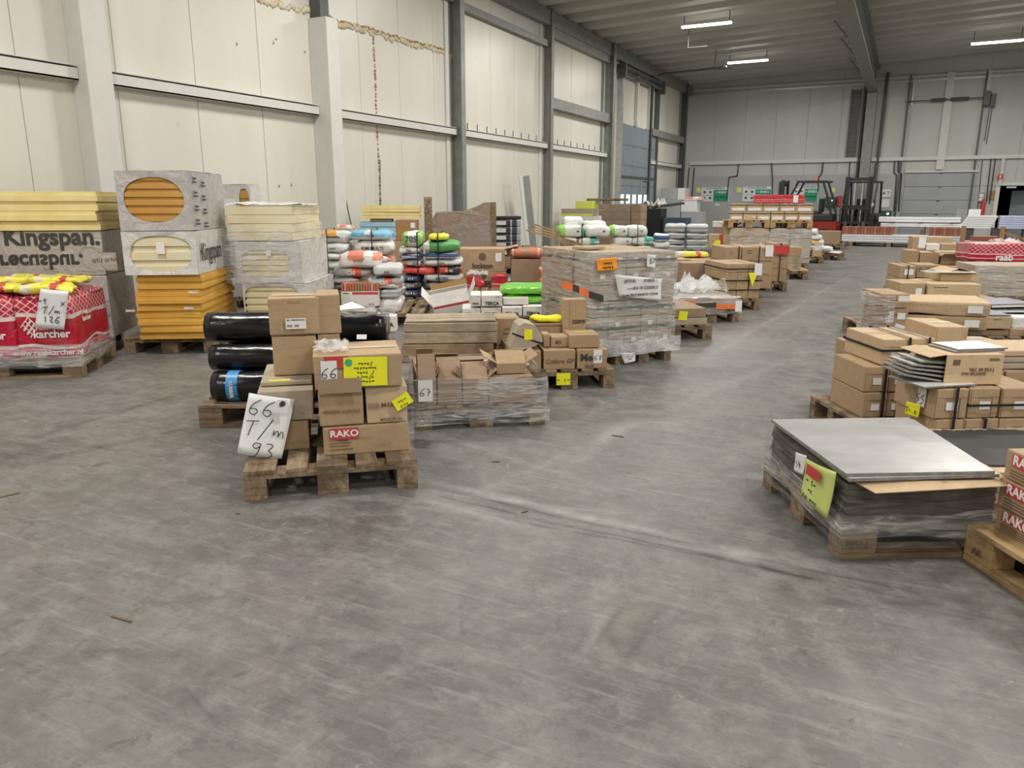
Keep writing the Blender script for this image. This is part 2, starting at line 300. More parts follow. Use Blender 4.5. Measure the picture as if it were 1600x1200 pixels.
def B(f, xL, yB, xR, yT, z0, d, label, ly=None, group=None, rz=0, hmax=None, **k):
    """a carton whose front face covers the given pixels, standing on height z0"""
    a, b, ly, z1 = f.fit(xL, yB, xR, yT, z0, ly)
    w = max(.04, b-a-.003); h = z1-z0-.002
    r = Box(); r.f, r.a, r.b, r.ly, r.z0, r.z1, r.d, r.w, r.h = f, a, b, ly, z0, z1, d, w, h
    r.o = carton(f.P((a+b)/2, ly+d/2, z0), f.a+R(rz), w, d, h, label, group, **k); return r
def sticker(r, px, py, w, h, mat='paper', name='paper_label', side='F', txt=None, hd=None, tm='ink', ts=.6, label=None, rot=0, lift=.0035, **k):
    """a label on the box r (front face) centred where the pixel ray meets that face"""
    f = r.f
    if side == 'F':
        x, z = f.hit(px, py, r.ly); lx = x-(r.a+r.b)/2; p = (lx, -r.d/2-lift, z-r.z0); rt = (0, rot, 0)
    q = quad(name, mat, r.o, w, h, p, rt, label=label)
    if txt: text(txt, tm, q, ts*h, (0, -.0025, 0), **k)
    if hd: hand(hd, q, ts*h/len(hd)/1.3, (0, -.003, 0), mat=tm, th=k.get('th', .002))
    return q
def ftext(r, s, size, fx=.5, fz=.5, mat='print', bold=.01, **k):
    return text(s, mat, r.o, size, ((fx-.5)*r.w, -r.d/2-.005, fz*r.h), bold=bold, **k)
# ------------------------------------------------------------ pallets
def pallet_proto(q, wood, z):
    """q='y': boards run along depth (0.8 front); origin at the front left bottom corner"""
    e = empty('wooden_pallet', (0, 0, z)); Wd, D = .8, 1.2
    def M(m, name, sx, sy):
        return m.done(name, wood+'_'+q, e)
    def bx(x0, x1, y0, y1, z0, z1): return (x0, x1, y0, y1, z0, z1) if q == 'y' else (y0, y1, x0, x1, z0, z1)
    for i, (x0, x1) in enumerate(((0, .145), (.19, .29), (.3275, .4725), (.51, .61), (.655, .8))):
        M(MB().box(*bx(x0, x1, 0, D, .122, .144), bev=.003).jit(.002, 9, i), 'deck_board', 0, 0)
    for y in (0, .5275, 1.055): M(MB().box(*bx(0, .8, y, y+.145, .100, .1219), bev=.003), 'stringer_board', 0, 0)
    for x, ww in ((0, .1), (.3275, .145), (.7, .1)):
        for y, dd in ((0, .145), (.5275, .145), (1.055, .145)): M(MB().box(*bx(x, x+ww, y, y+dd, .0221, .0999), bev=.005), 'block', 0, 0)
        M(MB().box(*bx(x, x+ww, 0, D, .0, .022), bev=.003), 'bottom_board', 0, 0)
    return e
PROTO = {(q, wd): pallet_proto(q, wd, 0) for q in 'yx' for wd in ('wood', 'woodnew')}
USED = set(); FOOT = []
def overlap(P, Q):
    """do two convex footprints touch (separating axes)"""
    for A in (P, Q):
        for i in range(4):
            n_ = (A[(i+1) % 4]-A[i]).normalized(); n_ = Vector((-n_.y, n_.x)); pa = [n_.dot(v) for v in P]; qa = [n_.dot(v) for v in Q]
            if max(pa) <= min(qa)+.004 or max(qa) <= min(pa)+.004: return False
    return True
def pallet(f, label, x=0, y=0, z=0, q='y', wood='wood', group='wooden pallets under the goods', rz=0, wid=None, dep=None, force=False):
    W0, D0 = (.8, 1.2) if q == 'y' else (1.2, .8); wid = wid or W0; dep = dep or D0; best = None
    if force: FOOT.append([f.P(x+i*wid, y+j*dep).xy for i, j in ((0, 0), (1, 0), (1, 1), (0, 1))])
    elif z < .01:
        for kd, kw, sx_ in [(a, b, c) for a in (1, .85, .7, .55, .42) for b in (1, .85, .7, .55) for c in (0, 1)]:
            x2 = x+sx_*(1-kw)*wid; Q = [f.P(x2+i*wid*kw, y+j*dep*kd).xy for i, j in ((0, 0), (1, 0), (1, 1), (0, 1))]
            if not any(overlap(Q, P) for P in FOOT): best = (x2, wid*kw, dep*kd, Q); break
        if best is None: return None
        x, wid, dep = best[:3]; FOOT.append(best[3])
    p = PROTO[(q, wood)]; loc = f.P(x, y, z)
    if (q, wood) in USED: p = copytree(p, loc, f.a+R(rz))
    else: USED.add((q, wood)); p.location = loc; p.rotation_euler = (0, 0, f.a+R(rz))
    p.scale = (wid/W0, dep/D0, 1)
    tag(p, label, 'pallet', group); return p
# ------------------------------------------------------------ bags, boards, films, straps
def bagmesh(w, d, h, seed=0, n=20, k=12, ex=.30, fl=.30, wr=.022):
    bm = bmesh.new(); rows = []
    def sp(c, e): return math.copysign(abs(c)**e, c)
    for j in range(k+1):
        ph = -PI/2+PI*j/k; row = []
        for i in range(n*2):
            th = PI*i/n; cx, cy = sp(math.cos(th), ex), sp(math.sin(th), ex)
            rr = sp(math.cos(ph), .28); z = sp(math.sin(ph), .5)
            x, y = cx*rr*w/2, cy*rr*d/2; tz = h/2*z*(1-fl*(abs(cx*rr))**5)*(1-.12*(abs(cy*rr))**4)
            v = Vector((x, y, tz+h/2)); nz = Vector(noise.noise_vector(v*7+Vector((seed*2.3, seed, seed*.7)))); nz2 = Vector(noise.noise_vector(v*17+Vector((seed, 5, seed))))
            v += Vector((nz.x*wr, nz.y*wr, nz.z*wr*1.1))+nz2*wr*.55; v.z = max(.001, v.z); row.append(bm.verts.new(v))
        rows.append(row)
    L = n*2
    for j in range(k):
        for i in range(L):
            try: bm.faces.new((rows[j][i], rows[j][(i+1) % L], rows[j+1][(i+1) % L], rows[j+1][i]))
            except ValueError: pass
    bmesh.ops.remove_doubles(bm, verts=bm.verts, dist=.0008)
    m = MB(); m.bm.free(); m.bm = bm; return m
def bag(loc, rz, w, d, h, mat, label, group=None, name='sack', cat='sack', txt=None, tm='print', ts=.4, tx=0, **k):
    o = bagmesh(w, d, h, rs(), **k).done(name, mat, None, loc, rz, smooth=True); tag(o, label, cat, group)
    if txt: text(txt, tm, o, h*ts*(.55 if txt.islower() or ' M' in txt or txt == '88' else 1), (tx*w, -d/2-.012, h*.5), bold=.015)
    return o
def BG(f, xL, yB, xR, yT, z0, d, mat, label, ly=None, rz=0, **k):
    a, b, ly, z1 = f.fit(xL, yB, xR, yT, z0, ly); bag(f.P((a+b)/2, ly+d/2, z0), f.a+R(rz), b-a-.004, d, z1-z0-.003, mat, label, **k); return z1
def strap(f, pts, label='black plastic strap', wd=.014, ax='x', mat='strap', group='plastic straps around the goods', name='plastic_strap', cl=True):
    """a band through local points; ax is the local direction of its width"""
    e = {'x': f.u, 'z': Vector((0, 0, 1)), 'y': f.v}[ax]*wd/2; m = MB(); P = [f.P(*p) for p in pts]; k = len(P); cen = sum(P, Vector())/k
    rows = []
    for p in P:
        o = (p-cen); o = o-e.normalized()*o.dot(e.normalized()); o = o.normalized()*.0025
        rows.append([m.bm.verts.new(p+o-e), m.bm.verts.new(p+o+e), m.bm.verts.new(p+o*0+e), m.bm.verts.new(p+o*0-e)])
    for i in range(k if cl else k-1):
        a, b = rows[i], rows[(i+1) % k]
        for j in range(4): m.bm.faces.new((a[j], a[(j+1) % 4], b[(j+1) % 4], b[j]))
    return tag(m.done(name, mat), label, 'strap', group)
def vstrap(f, x, y0, y1, z0, z1, label, g=.006, **k): return strap(f, [(x, y0-g, z0), (x, y0-g, z1+g), (x, y1+g, z1+g), (x, y1+g, z0)], label, ax='x', **k)
def hstrap(f, z, x0, x1, y0, y1, label, g=.006, **k): return strap(f, [(x0-g, y0-g, z), (x1+g, y0-g, z), (x1+g, y1+g, z), (x0-g, y1+g, z)], label, ax='z', **k)
def film(f, x0, x1, y0, y1, z0, z1, label, mat='film', top=False, g=.02, amp=.012, flare=0, nz=10, group=None, name='stretch_film', cat='film', skew=0, zt=None):
    m = MB(); per = []; s = rs(); X0, X1, Y0, Y1 = x0-g, x1+g, y0-g, y1+g
    for (a, b) in (((X0, Y0), (X1, Y0)), ((X1, Y0), (X1, Y1)), ((X1, Y1), (X0, Y1)), ((X0, Y1), (X0, Y0))):
        k = max(3, int(math.dist(a, b)/.07))
        for i in range(k): t = i/k; per.append((a[0]+(b[0]-a[0])*t, a[1]+(b[1]-a[1])*t))
    rows = []; cx, cy = (X0+X1)/2, (Y0+Y1)/2
    for j in range(nz+1):
        t = j/nz; row = []
        for (x, y) in per:
            zz = z0+(( (zt(x, y) if zt else z1))-z0)*t; q = Vector((x*5, y*5, zz*9+s)); nv = noise.noise_vector(q); fl = 1+flare*(1-t)**3
            row.append(m.bm.verts.new(f.P(cx+(x-cx)*fl+nv.x*amp, cy+(y-cy)*fl+nv.y*amp, max(.004, zz+(nv.z*amp if 0 < j < nz else nv.z*amp*2*(j == nz)+nv.z*amp*(j == 0))))))
        rows.append(row)
    L = len(per)
    for j in range(nz):
        for i in range(L): m.bm.faces.new((rows[j][i], rows[j][(i+1) % L], rows[j+1][(i+1) % L], rows[j+1][i]))
    if top:
        c = m.bm.verts.new(f.P(cx, cy, z1+.012))
        for i in range(L): m.bm.faces.new((rows[-1][i], rows[-1][(i+1) % L], c))
    return tag(m.done(name, mat, smooth=True), label, cat, group)
def crumple(f, x0, x1, y0, y1, z, amp, label, mat='film_heavy', n=16, cat='film', name='crumpled_film', drop=0):
    """a crumpled sheet lying on something"""
    m = MB(); s = rs(); g = []
    for j in range(n+1):
        g.append([])
        for i in range(n+1):
            u, v = i/n, j/n; q = Vector((u*3.3+s, v*3.3, s)); h = abs(noise.noise(q))*amp+abs(noise.noise(q*3))*amp*.5
            ed = max(abs(u-.5), abs(v-.5))*2; h -= drop*max(0, ed-.75)*4 if drop else 0
            g[-1].append(m.bm.verts.new(f.P(x0+(x1-x0)*u+noise.noise(q*2)*.02, y0+(y1-y0)*v, z+max(h, -drop)+.003)))
    for j in range(n):
        for i in range(n): m.bm.faces.new((g[j][i], g[j][i+1], g[j+1][i+1], g[j+1][i]))
    return tag(m.done(name, mat, smooth=False), label, cat)
def boards(parent_f, a, b, ly, d, z0, z1, n, mat, lab, group=None, thing=True, parent=None, groove=True, jitter=.01, name='foam_board', edge=None, off=0):
    """n boards stacked; each one a thing (or a part of a pack)"""
    h = (z1-z0)/n; rr = random.Random(rs()); zs = z0; f = parent_f
    for i in range(n):
        jx = rr.uniform(-jitter, jitter); jy = rr.uniform(-jitter, jitter) ; w = b-a; m = MB()
        m.box(-w/2, w/2, -d/2, d/2, .0015, h*.62, bev=.002)
        if groove: m.box(-w/2+.012, w/2-.012, -d/2+.012, d/2-.012, h*.62, h-.001)
        else: m.box(-w/2+.001, w/2-.001, -d/2+.001, d/2-.001, h*.62, h-.0015)
        if parent: m.done(name, mat, parent, (jx*.3, jy*.3, zs-z0+off))
        else:
            o = m.done(name, mat, None, f.P((a+b)/2+jx, ly+d/2+jy, zs), f.a+rr.uniform(-.02, .02)); tag(o, f'{lab}, {nth(i, n)}', 'insulation board' if 'foam' in name else 'board', group)
        zs += h
ORD = 'lowest,second from bottom,third from bottom,fourth from bottom,fifth from bottom,sixth from bottom,seventh from bottom,eighth from bottom,ninth from bottom'.split(',')
def nth(i, n): return 'topmost of its stack' if i == n-1 else (ORD[i] if i < len(ORD) else 'high in its stack')
def pack(f, xL, yB, xR, yT, z0, d, label, boardmat, nb, film_mat='packfilm', ly=None, win=(.1, .9, .15, .88), sup=2.6, txt=None, skew=0, **k):
    """insulation pack: printed film with an oval window over a stack of boards"""
    a, b, ly, z1 = f.fit(xL, yB, xR, yT, z0, ly); w, h = b-a, z1-z0-.004; o = empty('insulation_pack', f.P((a+b)/2, ly+d/2, z0), f.a); tag(o, label, 'insulation pack')
    boards(f, -w/2+.012, w/2-.012, 0, d-.03, .006, h-.006, nb, boardmat, '', parent=o, jitter=0, name='insulation_board', off=.003)
    m = MB(); n = 40; s = rs()
    cx, cz = ((win[0]+win[1])/2-.5)*w, (win[2]+win[3])/2*h; rx, rz_ = (win[1]-win[0])/2*w, (win[3]-win[2])/2*h
    inn, out = [], []; y = -d/2
    aa = math.atan2(h, w); ts_ = sorted([2*PI*i/n for i in range(n)]+[aa, PI-aa, PI+aa, 2*PI-aa]); n = len(ts_)
    for t in ts_:
        c_, s_ = math.cos(t), math.sin(t); e = 2/sup
        inn.append(m.bm.verts.new((cx+rx*math.copysign(abs(c_)**e, c_)+noise.noise(Vector((t, s, 0)))*.02*w, y+.006, cz+rz_*math.copysign(abs(s_)**e, s_))))
        q = max(abs(c_)/(w/2), abs(s_)/(h/2)); out.append(m.bm.verts.new((c_/q, y, h/2+s_/q)))
    for i in range(n): m.bm.faces.new((inn[i], inn[(i+1) % n], out[(i+1) % n], out[i]))
    for p in (((-1, -1), (-1, 1)), ((1, -1), (1, 1)), ((-1, 1), (1, 1))):
        g = []; kk = 8
        for i in range(kk+1):
            t = i/kk; q0 = (p[0][0]+(p[1][0]-p[0][0])*t)*w/2; q1 = (p[0][1]+(p[1][1]-p[0][1])*t)*d/2
            g.append([m.bm.verts.new((q0+noise.noise(Vector((q0*3, q1*6, zz*8+s)))*.008, q1, zz*h)) for zz in (0, .25, .5, .75, 1)])
        for i in range(kk):
            for j in range(4): m.bm.faces.new((g[i][j], g[i+1][j], g[i+1][j+1], g[i][j+1]))
    g = [[m.bm.verts.new((-w/2+w*i/6, -d/2+d*j/8, h+abs(noise.noise(Vector((i*.9, j*.9, s))))*.012)) for i in range(7)] for j in range(9)]
    for j in range(8):
        for i in range(6): m.bm.faces.new((g[j][i], g[j][i+1], g[j+1][i+1], g[j+1][i]))
    m.done('film_wrapper', film_mat, o)
    r = Box(); r.f, r.a, r.b, r.ly, r.z0, r.z1, r.d, r.w, r.h, r.o = f, a, b, ly, z0, z1, d, w, h, o; return r
# ============================================================ THE HALL
n = N('concrete'); P_ = n.pos(); big = n.noise(P_, .55, 5, .6, .6); mid = n.noise(P_, 2.3, 7, .68, .5); fine = n.noise(P_, 38, 5, .6)
c = n.mix(n.ramp(big, .32, .68), (.088, .082, .076), (.170, .161, .148)); c = n.mix(n.ramp(mid, .42, .62, 0, .8), c, (.20, .193, .18)); c = n.mix(n.ramp(fine, .35, .8, 0, .4), c, (.09, .086, .08)); b2 = n.noise(n.pos((.9, 1.4, 1)), 1.1, 6, .72, 1.3); c = n.mix(n.ramp(b2, .52, .66, 0, .6), c, (.075, .070, .066)); b3 = n.noise(n.pos((1.2, .8, 1)), 1.7, 6, .75, .8); c = n.mix(n.ramp(b3, .54, .70, 0, .55), c, (.27, .26, .24))
v2 = n.noise(n.pos((.25, 1.6, 1)), 2, 6, .7, 1.0); c = n.mix(n.ramp(v2, .52, .72, 0, .45), c, (.07, .066, .066))
h1 = n.noise(n.pos((1, 1, 7)), .8, 4, .6, .4); c = n.mix(n.ramp(h1, .50, .66, 0, .35), c, (.142, .146, .128)); h2 = n.noise(n.pos((1.3, .9, 3)), 1.0, 4, .6, .4); c = n.mix(n.ramp(h2, .52, .66, 0, .35), c, (.168, .150, .146))
k1 = n.noise(n.pos((1, 1.2, 2)), 7.5, 9, .78, .3); c = n.mix(n.ramp(k1, .48, .62, 0, .38), c, (.29, .285, .265)); k2 = n.noise(n.pos((1.1, 1, 5)), 9, 9, .8, .5); c = n.mix(n.ramp(k2, .52, .66, 0, .50), c, (.062, .058, .055))
rp = n.n('ShaderNodeMapping'); n.l(P_, rp.inputs[0]); rp.inputs['Rotation'].default_value = (0, 0, .5); rp.inputs['Scale'].default_value = (.8, 9, 1); k3 = n.noise(rp.outputs[0], 3.2, 7, .75, .6); c = n.mix(n.ramp(k3, .53, .68, 0, .4), c, (.30, .295, .28)); k4 = n.noise(rp.outputs[0], 4.7, 7, .75, .8); c = n.mix(n.ramp(k4, .56, .70, 0, .5), c, (.065, .06, .06))
sx = n.xyz(P_)
def streak(p, q, wdt, col, amt, wob=.1):
    """a worn mark along the line p-q"""
    global c
    p = G(*p); q = G(*q); d = (q-p); L = d.length; d = d/L
    nx = n.ma('MULTIPLY', n.ma('SUBTRACT', n.noise(P_, 1.3, 3), .5), wob)
    s_ = n.ma('ADD', n.ma('MULTIPLY', n.ma('SUBTRACT', sx[0], p.x), -d.y), n.ma('MULTIPLY', n.ma('SUBTRACT', sx[1], p.y), d.x)); s_ = n.ma('ABSOLUTE', n.ma('ADD', s_, nx))
    t = n.ma('ADD', n.ma('MULTIPLY', n.ma('SUBTRACT', sx[0], p.x), d.x), n.ma('MULTIPLY', n.ma('SUBTRACT', sx[1], p.y), d.y))
    m_ = n.ma('MULTIPLY', n.ramp(s_, 0, wdt, 1, 0), n.ma('MULTIPLY', n.ramp(t, 0, .3), n.ramp(t, L-.3, L, 1, 0)))
    m_ = n.ma('MULTIPLY', m_, n.ramp(n.noise(P_, 7, 5, .7), .3, .6)); c = n.mix(n.ma('MULTIPLY', m_, amt), c, col)
DK = (.045, .042, .042); LT = (.36, .355, .34)
for a_ in (((640, 755), (1480, 935), .022, DK, .95), ((650, 768), (1480, 948), .02, DK, .9), ((700, 790), (1380, 925), .018, DK, .8), ((640, 745), (1100, 848), .05, LT, .7), ((1040, 845), (1300, 890), .07, LT, .8), ((640, 775), (860, 830), .06, LT, .6), ((990, 925), (903, 1050), .02, DK, .9), ((1048, 925), (960, 1068), .03, DK, 1), ((903, 1050), (962, 1068), .02, DK, .9), ((1015, 930), (940, 1055), .10, (.25, .235, .19), .7), ((925, 1022), (945, 1026), .04, DK, .9), ((140, 865), (170, 875), .02, DK, 1), ((170, 875), (220, 852), .02, DK, 1), ((640, 765), (1000, 805), .03, LT, .35), ((0, 735), (420, 640), .06, DK, .6), ((0, 700), (330, 600), .05, DK, .5),
           ((1020, 930), (960, 1070), .05, DK, .7), ((960, 930), (900, 1060), .03, LT, .5), ((280, 1040), (370, 1170), .012, DK, .8), ((480, 935), (590, 955), .02, LT, .9), ((880, 740), (1010, 640), .07, LT, .3), ((700, 790), (1230, 560), .08, LT, .2),
           ((1250, 900), (1400, 1199), .07, LT, .25), ((560, 640), (1000, 780), .04, LT, .25), ((1100, 560), (1330, 430), .06, LT, .3), ((1420, 935), (1460, 945), .03, LT, 1), ((0, 1020), (260, 1010), .02, DK, .5), ((10, 775), (20, 800), .01, DK, .9)): streak(*a_)
sp = n.noise(P_, 6, 5, .75, .4); c = n.mix(n.ramp(sp, .64, .70, 0, .4), c, (.36, .35, .33)); sp2 = n.noise(n.pos((1.3, 1, 1)), 4.1, 5, .7, .9); c = n.mix(n.ramp(sp2, .63, .72, 0, .6), c, (.05, .048, .048))
n.bump(fine, .12, .004); n.fin(c, n.ramp(k1, .3, .7, .38, .62), spec=.42)
st(MB().box(XW-.3, XR+.3, YF-.3, YB+.3, -.2, 0).done('floor', 'concrete'))
bt = MB().box(0, .5, 0, .001, 0, .001)
n = N('wall_panel'); P_ = n.pos(); a_ = n.noise(n.pos((1, 1, .25)), 1.2, 5, .6); c = n.mix(n.ramp(a_, .35, .7), (.63, .615, .545), (.70, .685, .62)); d_ = n.noise(P_, 5, 6, .7); c = n.mix(n.ramp(d_, .66, .74, 0, .5), c, (.42, .38, .30))
wv = n.n('ShaderNodeTexWave', bands_direction='Y'); n.l(P_, wv.inputs[0]); wv.inputs['Scale'].default_value = 9; n.bump(wv.outputs[1], .12, .004); n.fin(c, .36)
n = N('wall_back'); P_ = n.pos(); a_ = n.noise(n.pos((1, 1, .25)), .8, 5, .6); c = n.mix(n.ramp(a_, .35, .7), (.47, .475, .455), (.54, .54, .515)); d_ = n.noise(P_, 3, 6, .7); c = n.mix(n.ramp(d_, .64, .74, 0, .4), c, (.3, .3, .28)); n.fin(c, .45)
n = N('roof_sheet'); P_ = n.pos(); a_ = n.noise(P_, .7, 4); n.fin(n.mix(n.ramp(a_, .3, .7), (.42, .405, .37), (.50, .485, .45)), .5)
n = N('rust_foam'); a_ = n.noise(n.co(), 14, 5, .7); c = n.mix(n.ramp(a_, .35, .6), (.62, .50, .28), (.36, .19, .06)); n.bump(a_, .9, .03); n.fin(c, .8)
n = N('stain_pale'); a_ = n.noise(n.co(), 9, 5, .7); c = n.mix(n.ramp(a_, .45, .6), (.66, .62, .50), (.58, .46, .25)); n.fin(c, .6)
n = N('lamp_tube'); n.b.inputs['Emission Color'].default_value = (1, .97, .9, 1); n.b.inputs['Emission Strength'].default_value = 14; n.fin((.9, .9, .9), .5)
n = N('daylight_pane'); n.b.inputs['Emission Color'].default_value = (.62, .85, 1, 1); n.b.inputs['Emission Strength'].default_value = 1.1; n.fin((.6, .8, .9), .3)
# left wall: sandwich panels 1.1 m wide, joints between them
m = MB(); y = YF
DOORY = (onX(966, 200, XW).y, onX(1021, 200, XW).y); DOORZ = onX(985, 197, XW).z
while y < YB:
    y2 = min(y+1.1, YB); z0 = 0
    m.box(XW-.1, XW, y+.004, y2-.004, 0, roofz(XW)+.1, bev=.004); y = y2
m.box(XW-.25, XW-.02, YF, YB, 0, 6.2)
st(m.done('wall_left', 'wall_panel'))
# back wall with the personnel opening
OX0, OX1, OZ = 2.80, 4.9, onY(1580, 290, YB).z
m = MB(); x = XW
while x < XR:
    x2 = x+1.12
    if x < OX1 and x2 > OX0: m.box(x+.004, x2-.004, YB, YB+.1, OZ, 7, bev=.004)
    else: m.box(x+.004, x2-.004, YB, YB+.1, 0, 7, bev=.004)
    x = x2
m.box(XW-.2, OX0, YB+.02, YB+.3, 0, 7); m.box(OX1, XR+.3, YB+.02, YB+.3, 0, 7); m.box(OX0-.01, OX1+.01, YB+.02, YB+.3, OZ, 7)
st(m.done('wall_back', 'wall_back'))
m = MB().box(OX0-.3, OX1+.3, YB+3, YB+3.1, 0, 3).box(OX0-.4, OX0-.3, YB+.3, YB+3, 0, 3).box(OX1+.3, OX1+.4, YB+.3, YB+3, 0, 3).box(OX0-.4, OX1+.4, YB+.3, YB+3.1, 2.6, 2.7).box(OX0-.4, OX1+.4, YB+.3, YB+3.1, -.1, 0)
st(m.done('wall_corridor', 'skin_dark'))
st(MB().box(XR, XR+.2, YF, YB, 0, 7.2).done('wall_right', 'wall_back')); st(MB().box(XW, XR, YF-.2, YF, 0, 7.2).done('wall_front', 'wall_back'))
# roof: trapezoidal sheet, ribs running across the hall
m = MB(); prof = []; y = YF-.2
while y < YB+.2:
    for dy, dz in ((0, 0), (.36, 0), (.44, .19), (.62, .19), (.645, .165), (.67, .19), (.88, .19), (.96, 0)): prof.append((y+dy, dz))
    y += .96
va = [m.bm.verts.new((XW-.2, a, roofz(XW-.2)+b)) for a, b in prof]; vb = [m.bm.verts.new((XR+.2, a, roofz(XR+.2)+b)) for a, b in prof]
for i in range(len(prof)-1): m.bm.faces.new((va[i], va[i+1], vb[i+1], vb[i]))
r_ = bmesh.ops.extrude_face_region(m.bm, geom=m.bm.faces[:]); bmesh.ops.translate(m.bm, vec=(0, 0, .2), verts=[v for v in r_['geom'] if isinstance(v, bmesh.types.BMVert)])
st(m.done('ceiling', 'roof_sheet'))
# long roof beam on its column, with knee struts
BX0, BX1, BZ = -1.60, -1.28, 5.06
m = MB().box(BX0, BX1, YF, YB-.02, BZ, BZ+.05).box(BX0, BX1, YF, YB-.02, roofz(BX0)-.07, roofz(BX0)-.005).box(-1.50, -1.40, YF, YB-.02, BZ+.05, roofz(BX0)-.07)
for px, py in ((1305, 35), (1318, 62), (1326, 92)):
    q = G(px, py, roofz(-1.8)-.05); m.cyl((-2.15, q.y, roofz(-2.1)), (BX0+.04, q.y, BZ+.12), .022, n=8)
st(m.done('beam_roof', 'steel_grey'))
st(MB().box(-1.60, -1.28, YB-.34, YB-.02, 0, BZ-.002, bev=.01).done('column_back', 'steel_grey'))
# steel and boxed columns on the left wall
def ycol(px, py, X): return onX(px, py, X).y
k = 0
cols = []
for (px, py, dx, wy, z1, mt) in ((156, 280, .26, .30, roofz(XW), 'steel_white'), (521, 250, .34, .26, onX(500, 28, XW+.15).z, 'steel_white'),
                             (722, 200, .24, .15, roofz(XW), 'steel_grey'), (861, 200, .20, .14, roofz(XW), 'steel_grey'), (957, 200, .26, .18, roofz(XW), 'steel_grey'), (1019, 160, .16, .14, roofz(XW), 'steel_dark'), (1070, 220, .2, .2, roofz(XW), 'steel_dark')):
    y0 = ycol(px, py, XW+dx); cols.append((y0, y0+wy)); k += 1
    m = MB()
    if mt == 'steel_white': m.box(XW+.001, XW+dx, y0, y0+wy, 0, z1-.01, bev=.012)
    else: m.box(XW+.001, XW+.02, y0, y0+wy, 0, z1-.01).box(XW+dx-.018, XW+dx, y0, y0+wy, 0, z1-.01).box(XW+.02, XW+dx-.018, y0+wy*.4, y0+wy*.4+.02, 0, z1-.01)
    st(m.done(f'column_left_{k}', mt if k > 2 else 'col_white' if 0 else mt))
y2 = cols[1]; st(MB().box(XW+.02, XW+.2, y2[0]+.05, y2[1]-.02, onX(500, 28, XW+.15).z, roofz(XW)-.01).done('column_left_8', 'steel_dark'))
# wall trims beside the columns (flashings), girts
seg = [(YF, cols[0][0]), (cols[0][1], cols[1][0]), (cols[1][1], cols[2][0]), (cols[2][1], cols[3][0]), (cols[3][1], cols[4][0]), (cols[5][1], cols[6][0])]
GZ = onX(300, 141, XW).z; GZ = (GZ+onX(800, 221, XW).z)/2
for i, (a, b) in enumerate(seg):
    a += .01; b -= .01
    st(MB().box(XW+.001, XW+.13, a, b, GZ-.085, GZ-.07).box(XW+.001, XW+.13, a, b, GZ+.055, GZ+.065).box(XW+.115, XW+.13, a, b, GZ-.085, GZ+.035).done(f'trim_girt_{i+1}', 'steel_white'))
for i, yy in enumerate((cols[2][0]-.22, cols[3][0]-.28, cols[4][0]-.30, cols[6][0]-.3)):
    st(MB().box(XW+.001, XW+.03, yy, yy+.12, 0, roofz(XW)-.02).done(f'trim_flashing_{i+1}', 'steel_white' if i < 2 else 'steel_grey'))
zq = onX(790, 41, XW).z
st(MB().box(XW+.001, XW+.12, cols[2][1]+.01, cols[3][0]-.01, zq-.09, zq+.05).done('trim_girt_7', 'steel_grey'))
st(MB().box(XW+.001, XW+.12, cols[1][1]+.01, cols[2][0]-.01, zq-.02, zq+.1).done('trim_girt_12', 'steel_grey'))
zq = onX(910, 75, XW).z; st(MB().box(XW+.001, XW+.14, cols[3][1]+.01, cols[4][0]-.01, zq-.12, zq+.12).done('trim_girt_8', 'steel_grey'))
zq = onX(910, 177, XW).z; st(MB().box(XW+.001, XW+.18, cols[3][1]+.01, cols[4][0]+.4, zq-.11, zq+.13).done('trim_girt_9', 'steel_grey'))
zq = onX(1050, 217, XW).z; st(MB().box(XW+.001, XW+.18, cols[5][1]+.01, cols[6][0]-.01, zq-.1, zq+.12).done('trim_girt_10', 'steel_grey'))
st(MB().box(XW+.001, XW+.17, YF, YB-.05, EAVE-.33, EAVE-.02).done('beam_eave', 'steel_grey'))
# row of spikes standing on the girt (hooks)
for a, b, nn in ((cols[2][1]+.35, cols[3][0]-.15, 10), (cols[3][1]+.12, cols[4][0]-.45, 9)):
    for i in range(nn):
        y = a+(b-a)*i/(nn-1); tag(MB().cyl((0, 0, 0), (0, 0, .13), .011, n=8).cyl((0, 0, 0), (0, 0, .012), .02, n=8).done('steel_peg', 'steel_dark', None, (XW+.07, y, GZ+.0655)), 'short dark steel peg standing in a row on the white wall rail', 'peg', 'pegs on the wall rail')
# rust coloured foam bead along the wall and the crack below it
def bead(name, pts, r, mat, seed):
    m = MB(); rr = random.Random(seed)
    for a, b in zip(pts, pts[1:]):
        A, B_ = onX(*a, XW), onX(*b, XW); kk = max(2, int((B_-A).length/.05))
        for i in range(kk):
            p = A.lerp(B_, i/kk); s = r*rr.uniform(.6, 1.5); q = bmesh.ops.create_icosphere(m.bm, subdivisions=1, radius=1)
            bmesh.ops.transform(m.bm, matrix=Matrix.Translation((XW, p.y, p.z+rr.uniform(-r, r)*.6)) @ Matrix.Diagonal((.022, s, s, 1)), verts=q['verts'])
    return st(m.jit(.008, 12).done(name, mat, smooth=True))
top = [(403, 0), (455, 12), (485, 18), (530, 38), (560, 44), (600, 56), (640, 68), (690, 80), (714, 92)]
bead('trim_stain_1', top, .045, 'stain_pale', 2); bead('trim_stain_2', [(a, b-4) for a, b in top[2:]], .022, 'rust_foam', 3)
bead('trim_stain_3', [(714, 78), (714, 130)], .05, 'stain_pale', 4); bead('trim_crack', [(583, 58), (586, 120), (588, 190), (592, 260), (596, 360)], .022, 'rust_foam', 5)
